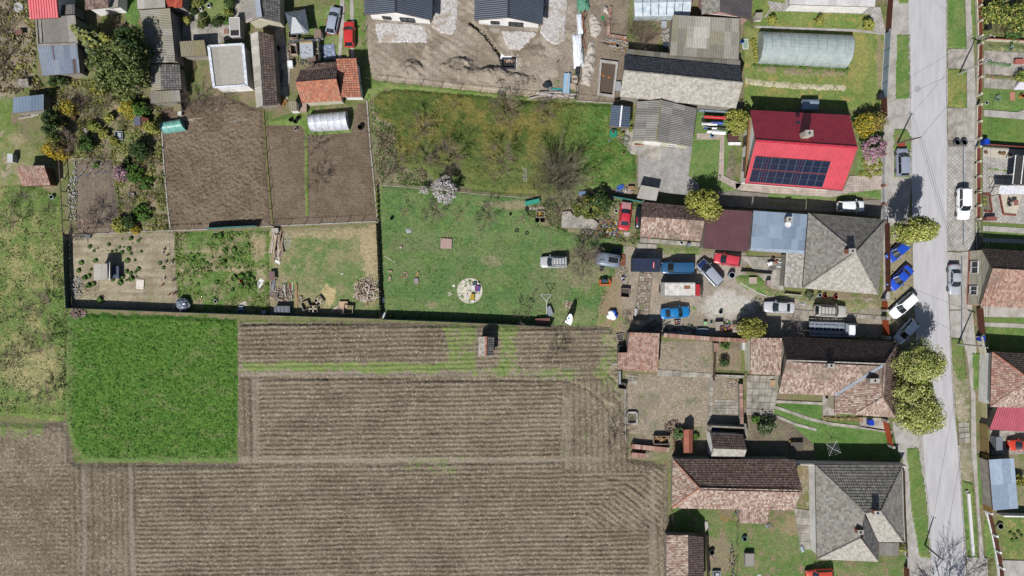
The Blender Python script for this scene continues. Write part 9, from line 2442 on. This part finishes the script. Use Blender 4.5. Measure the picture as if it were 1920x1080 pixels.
sticks(1038,179,16,2.6,.45,4.2,'pale boards stacked along the site fence','board_stack','boards',(.14,.26),.25,-3,seed=62,cols=pal('#d0c4b8','#c0b0a4','#ddd4ca','#b0a298'));sticks(1054,112,4,.4,.5,1.6,'dark rails lying on the site ground','iron_rails','rails',(.08,.14),.15,60,seed=63,cols=pal('#5a4a48','#4a4448'));zone('site_weeds',[(1045,148),(1062,150),(1058,168),(1040,166),(1036,156)],grassfn('#7aa03c','#93ab50',f=.1,amp=.12,seed=241),res=.17,z0=.17,seed=68)
t=thing('foundation_rim',pt(1138,149),'rectangular concrete foundation rim filled with soil','foundation');c4=[pt(1126,116),pt(1156,120),pt(1149,182),pt(1121,178)]
for i in range(4):
 a, b=c4[i], c4[(i+1)%4];d=(b-a).normalized()*.16;mb=MB();mb.bar((a.x-d.x,a.y-d.y,.3),(b.x-d.x,b.y-d.y,.3),.32,.6);mb.build('beam',MAT_CONC,t)
mb=MB();mb.face([Vector((q.x,q.y,.14))for q in c4[::-1]]);mb.build('soil',cmat('#6a5c50',.95),t)
for i, (x,y)in enumerate(((1127,139),(1131,143),(1141,146),(1123,165),(1124,172))):boxy(x,y,(.28,.18,.14),'loose orange brick lying in the foundation rim',cmat('#e08a48'),'loose_brick','brick',30*i,z=.16,group='loose bricks in the foundation rim')
coped_wall('low red brick kerb of the weedy plot, left side',[(1145,14),(1141,40),(1140,67)],.35,.15,MAT_BRICKM);coped_wall('low red brick kerb of the weedy plot, lower side',[(1141,68),(1174,73)],.35,.15,MAT_BRICKM);sticks(1152,80,24,1.8,.8,1.8,'scrap timber and pipes below the weedy plot','scrap_timber','timber',(.06,.16),.3,-15,seed=64,cols=pal('#a89c90','#c8c4c0','#7a6a60','#c07848'));rubble(1160,85,130,1.6,1.3,'rubble and broken pots below the weedy plot',pal('#b0a498','#d0ccc4','#8a7c70','#c0a048'),seed=65);board(1130,34,.6,.5,'small green board in the dug-up yard',cmat('#3f9a5a'),-40);disc(1157,87,.32,.4,'pale pot with yellow moss below the weedy plot',cmat('#c8c4bc'),'stone_pot','pot',cmat('#9a8a38'));rubble(1250,68,110,.8,1.5,'pale rubble left of the corrugated hall',pal('#d8d4cc','#bcb6ac'),(.15,.4),.3,66);board(1244,47,.8,1.0,'pale grey sheet left of the corrugated hall',cmat('#c4ccd4'),0,.3);boxy(1158,163,(.8,1.3,.4),'pale grey sheet box beside the barn wall',cmat('#b4b8bc'),'sheet_box','box',3);sheet(1250,87,1.4,1.0,'dark tarpaulin in the corner behind the barn',cmat('#3a4450',.5),'dark_tarp','tarp',0,.4)
boxy(1396,84,(.8,1.5,.3),'green glass cold frame beside the corrugated hall',cmat('#a8c0a8',.3),'glass_frame','cold frame',5,lid=MAT_FRAME);disc(1390,80,.25,.6,'blue barrel beside the corrugated hall',cmat('#3a70c8',.4),'barrel','barrel');ribbon('stepping_stones',[(1433,33),(1443,20)],4,.14,MAT_CONC2)
for i in range(5):leafy(1412+i*2,78+i*9,.45,.6,PG_LIME,'small lime shrub in the column beside the big plastic tunnel',300,.09,group='lime shrubs beside the tunnel')
